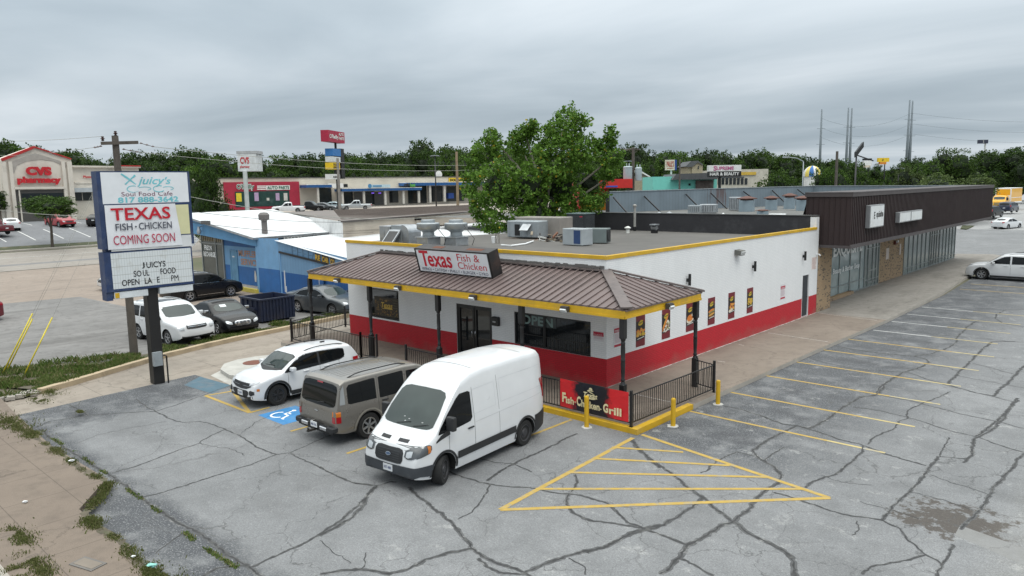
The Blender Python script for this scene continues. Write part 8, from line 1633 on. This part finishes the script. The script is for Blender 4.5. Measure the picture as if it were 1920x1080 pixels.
# ---------------- grass ----------------
grassm=leafmat('grass_blades',(.045,.075,.016),(.085,.135,.03),(.15,.19,.06)); dryg=leafmat('dry_grass_blades',(.10,.10,.04),(.17,.165,.07),(.26,.24,.13))
def blades(name,label,pts_fn,n,h0,h1,z,seed=1,mats=None,wd=.012):
    rr=random.Random(seed); b=MB()
    for _ in range(n):
        r=pts_fn(rr)
        if r is None: continue
        x,y,f=r; h=rr.uniform(h0,h1)*f; a=rr.uniform(0,6.28); w_=wd*rr.uniform(.7,1.6); l=h*rr.uniform(.2,.9); a2=rr.uniform(0,6.28); dx,dy=math.cos(a)*w_,math.sin(a)*w_; lx,ly=math.cos(a2)*l,math.sin(a2)*l
        b.add([(x-dx,y-dy,z),(x+dx,y+dy,z),(x+dx*.6+lx*.45,y+dy*.6+ly*.45,z+h*.7),(x+lx,y+ly,z+h)],[(0,1,2),(0,2,3)],0 if rr.random()<.68 else 1)
    return tag(b.build(name,mats or [grassm,dryg]),label,'grass',kind='stuff')
def offs(p,q): 
    d=Vector((q[0]-p[0],q[1]-p[1])).normalized(); return Vector((-d.y,d.x))
soil=mat('soil',(.10,.085,.06),.95,var=.3,scale=3,stain=(.05,.075,.02),sfac=.9)
LE=[]
for i,p in enumerate(KL):
    q=KL[min(i+1,len(KL)-1)]; pp=KL[max(i-1,0)]; nrm=offs(pp,q); t=i/(len(KL)-1); wdt=1.5+.25*math.sin(i*1.3)+(1.9*(1-t/.25) if t<.25 else 0)-(.5*(t-.6) if t>.6 else 0); LE.append((p[0]+nrm.x*.13,p[1]+nrm.y*.13,p[0]+nrm.x*wdt,p[1]+nrm.y*wdt))
b=MB(); n_=len(LE); b.add([(a,c,-.02) for a,c,_,_ in LE]+[(a,c,-.14) for _,_,a,c in LE],[(i,i+1,n_+i+1,n_+i) for i in range(n_-1)]); struct(b.build('soil_strip',soil))
def strip(rr):
    i=rr.randrange(n_-1); t=rr.random(); s_=rr.random(); a=LE[i];c=LE[i+1]; x0=a[0]+(c[0]-a[0])*t;y0=a[1]+(c[1]-a[1])*t;x1=a[2]+(c[2]-a[2])*t;y1=a[3]+(c[3]-a[3])*t
    x=x0+(x1-x0)*s_*1.05;y=y0+(y1-y0)*s_*1.05; v=noise.noise(Vector((x*1.1,y*1.1,0)))
    if v<-.22 or (s_>.8 and v<.1): return None
    return x,y,.55+.7*max(0,v+.3)
blades('grass','green grass growing along the beige kerb beside the auto shop',strip,26000,.07,.2,-.08,1,wd=.016)
b=MB(); b.poly([(-15.2,-13.7,-.13),(-19.,-14.2,-.13),(-20.5,-11.5,-.13),(-17.6,-8.4,-.13),(-15.6,-11.6,-.13)]); struct(b.build('soil_corner',soil))
def corner(rr):
    x=rr.uniform(-20.5,-14.9);y=rr.uniform(-14.2,-8.6)
    if x>-15.4-(y+11.5)*-.0-(max(0,y+11.5))*.6: 
        if y>-12.2: return None
    if x<-20.5+abs(y+12)*.3: return None
    if y>-9.5-(x+17.6)*.9+.0 and x>-17.6: return None
    if noise.noise(Vector((x*.9,y*.9,4)))<-.1: return None
    return x,y,1.
blades('grass','taller grass at the street end of the strip by the guy wires',corner,9000,.08,.24,-.12,2,wd=.018)
# weeds by the sidewalk and in the big joint
BL=[g(*q,-.03) for q in ((0,800),(40,806),(75,826),(110,848),(160,885),(205,905),(190,930),(160,962),(175,985),(222,1012),(280,1075),(300,1090))]
clumps=[(30,797,.9,1.1),(5,790,.8,1.1),(60,812,.5,.8),(45,1012,.4,.6),(25,1000,.3,.6),(60,1052,.35,.7),(80,1072,.35,.8),(30,1070,.3,.6),(315,1083,.45,.8),(280,1068,.3,.6),(95,735,.5,.6),(75,750,.4,.6),(150,772,.12,.6),(60,742,.3,.6)]
b=MB(); r3=random.Random(4)
for LL,zz,wd_ in ((BL,-.0275,.14),):
    Q=[]
    for p_,q_ in zip(LL,LL[1:]):
        for k in range(14): Q.append(p_.lerp(q_,k/14)+Vector((r3.gauss(0,.03),r3.gauss(0,.02),zz+.03)))
    b.stroke(Q,[wd_*r3.uniform(.3,1.5) for _ in Q],(0,0,1))
struct(b.build('soil_edge',soil))
def clump(rr):
    if rr.random()<.5:
        i=rr.randrange(len(BL)-1); p=BL[i].lerp(BL[i+1],rr.random()); v=noise.noise(p*1.6)
        if v<-.12: return None
        return p.x+rr.gauss(0,.06+.12*max(0,v)),p.y+rr.gauss(0,.05+.10*max(0,v)),.35+.9*max(0,v)
    x,y,r,f=rr.choice(clumps); p=g(x,y,-.03); a=rr.uniform(0,6.28); q=abs(rr.gauss(0,.55))*r; X=p.x+math.cos(a)*q*1.5; Y=p.y+math.sin(a)*q*.7
    if noise.noise(Vector((X*2.2,Y*2.2,1)))<-.15: return None
    return X,Y,f*.8
blades('weeds','ragged line of grass and weeds along the edge of the foreground sidewalk',clump,24000,.03,.12,-.035,3,mats=[leafmat('weed_blades',(.07,.085,.025),(.11,.135,.04),(.18,.18,.08)),dryg],wd=.010)
J=[g(*q,-.147) for q in ((73,808),(140,846),(205,893),(270,940),(332,985),(365,1015),(420,1050),(470,1082))]; mw=[(1668,548,.4),(1690,548,.3),(1725,553,.2),(1612,550,.2),(1615,548,.25),(1640,556,.3),(1665,557,.35),(1700,548,.25),(1770,515,.5),(1790,517,.4),(1560,575,.2),(1530,590,.12),(1720,560,.3),(1728,555,.3),(1735,552,.2),(1710,568,.2)]
def joint(rr):
    if rr.random()<.55:
        i=rr.randrange(len(J)-1); p=J[i].lerp(J[i+1],rr.random()); 
        if noise.noise(p*1.3)<.05: return None
        return p.x+rr.gauss(0,.03),p.y+rr.gauss(0,.03),.45
    x,y,r=rr.choice(mw); p=g(x,y,0); return p.x+rr.gauss(0,.25)*r,p.y+rr.gauss(0,.5)*r,1.2
blades('weeds','small weeds growing in the pavement joints and along the mall walkway',joint,5000,.03,.12,-.147,4)
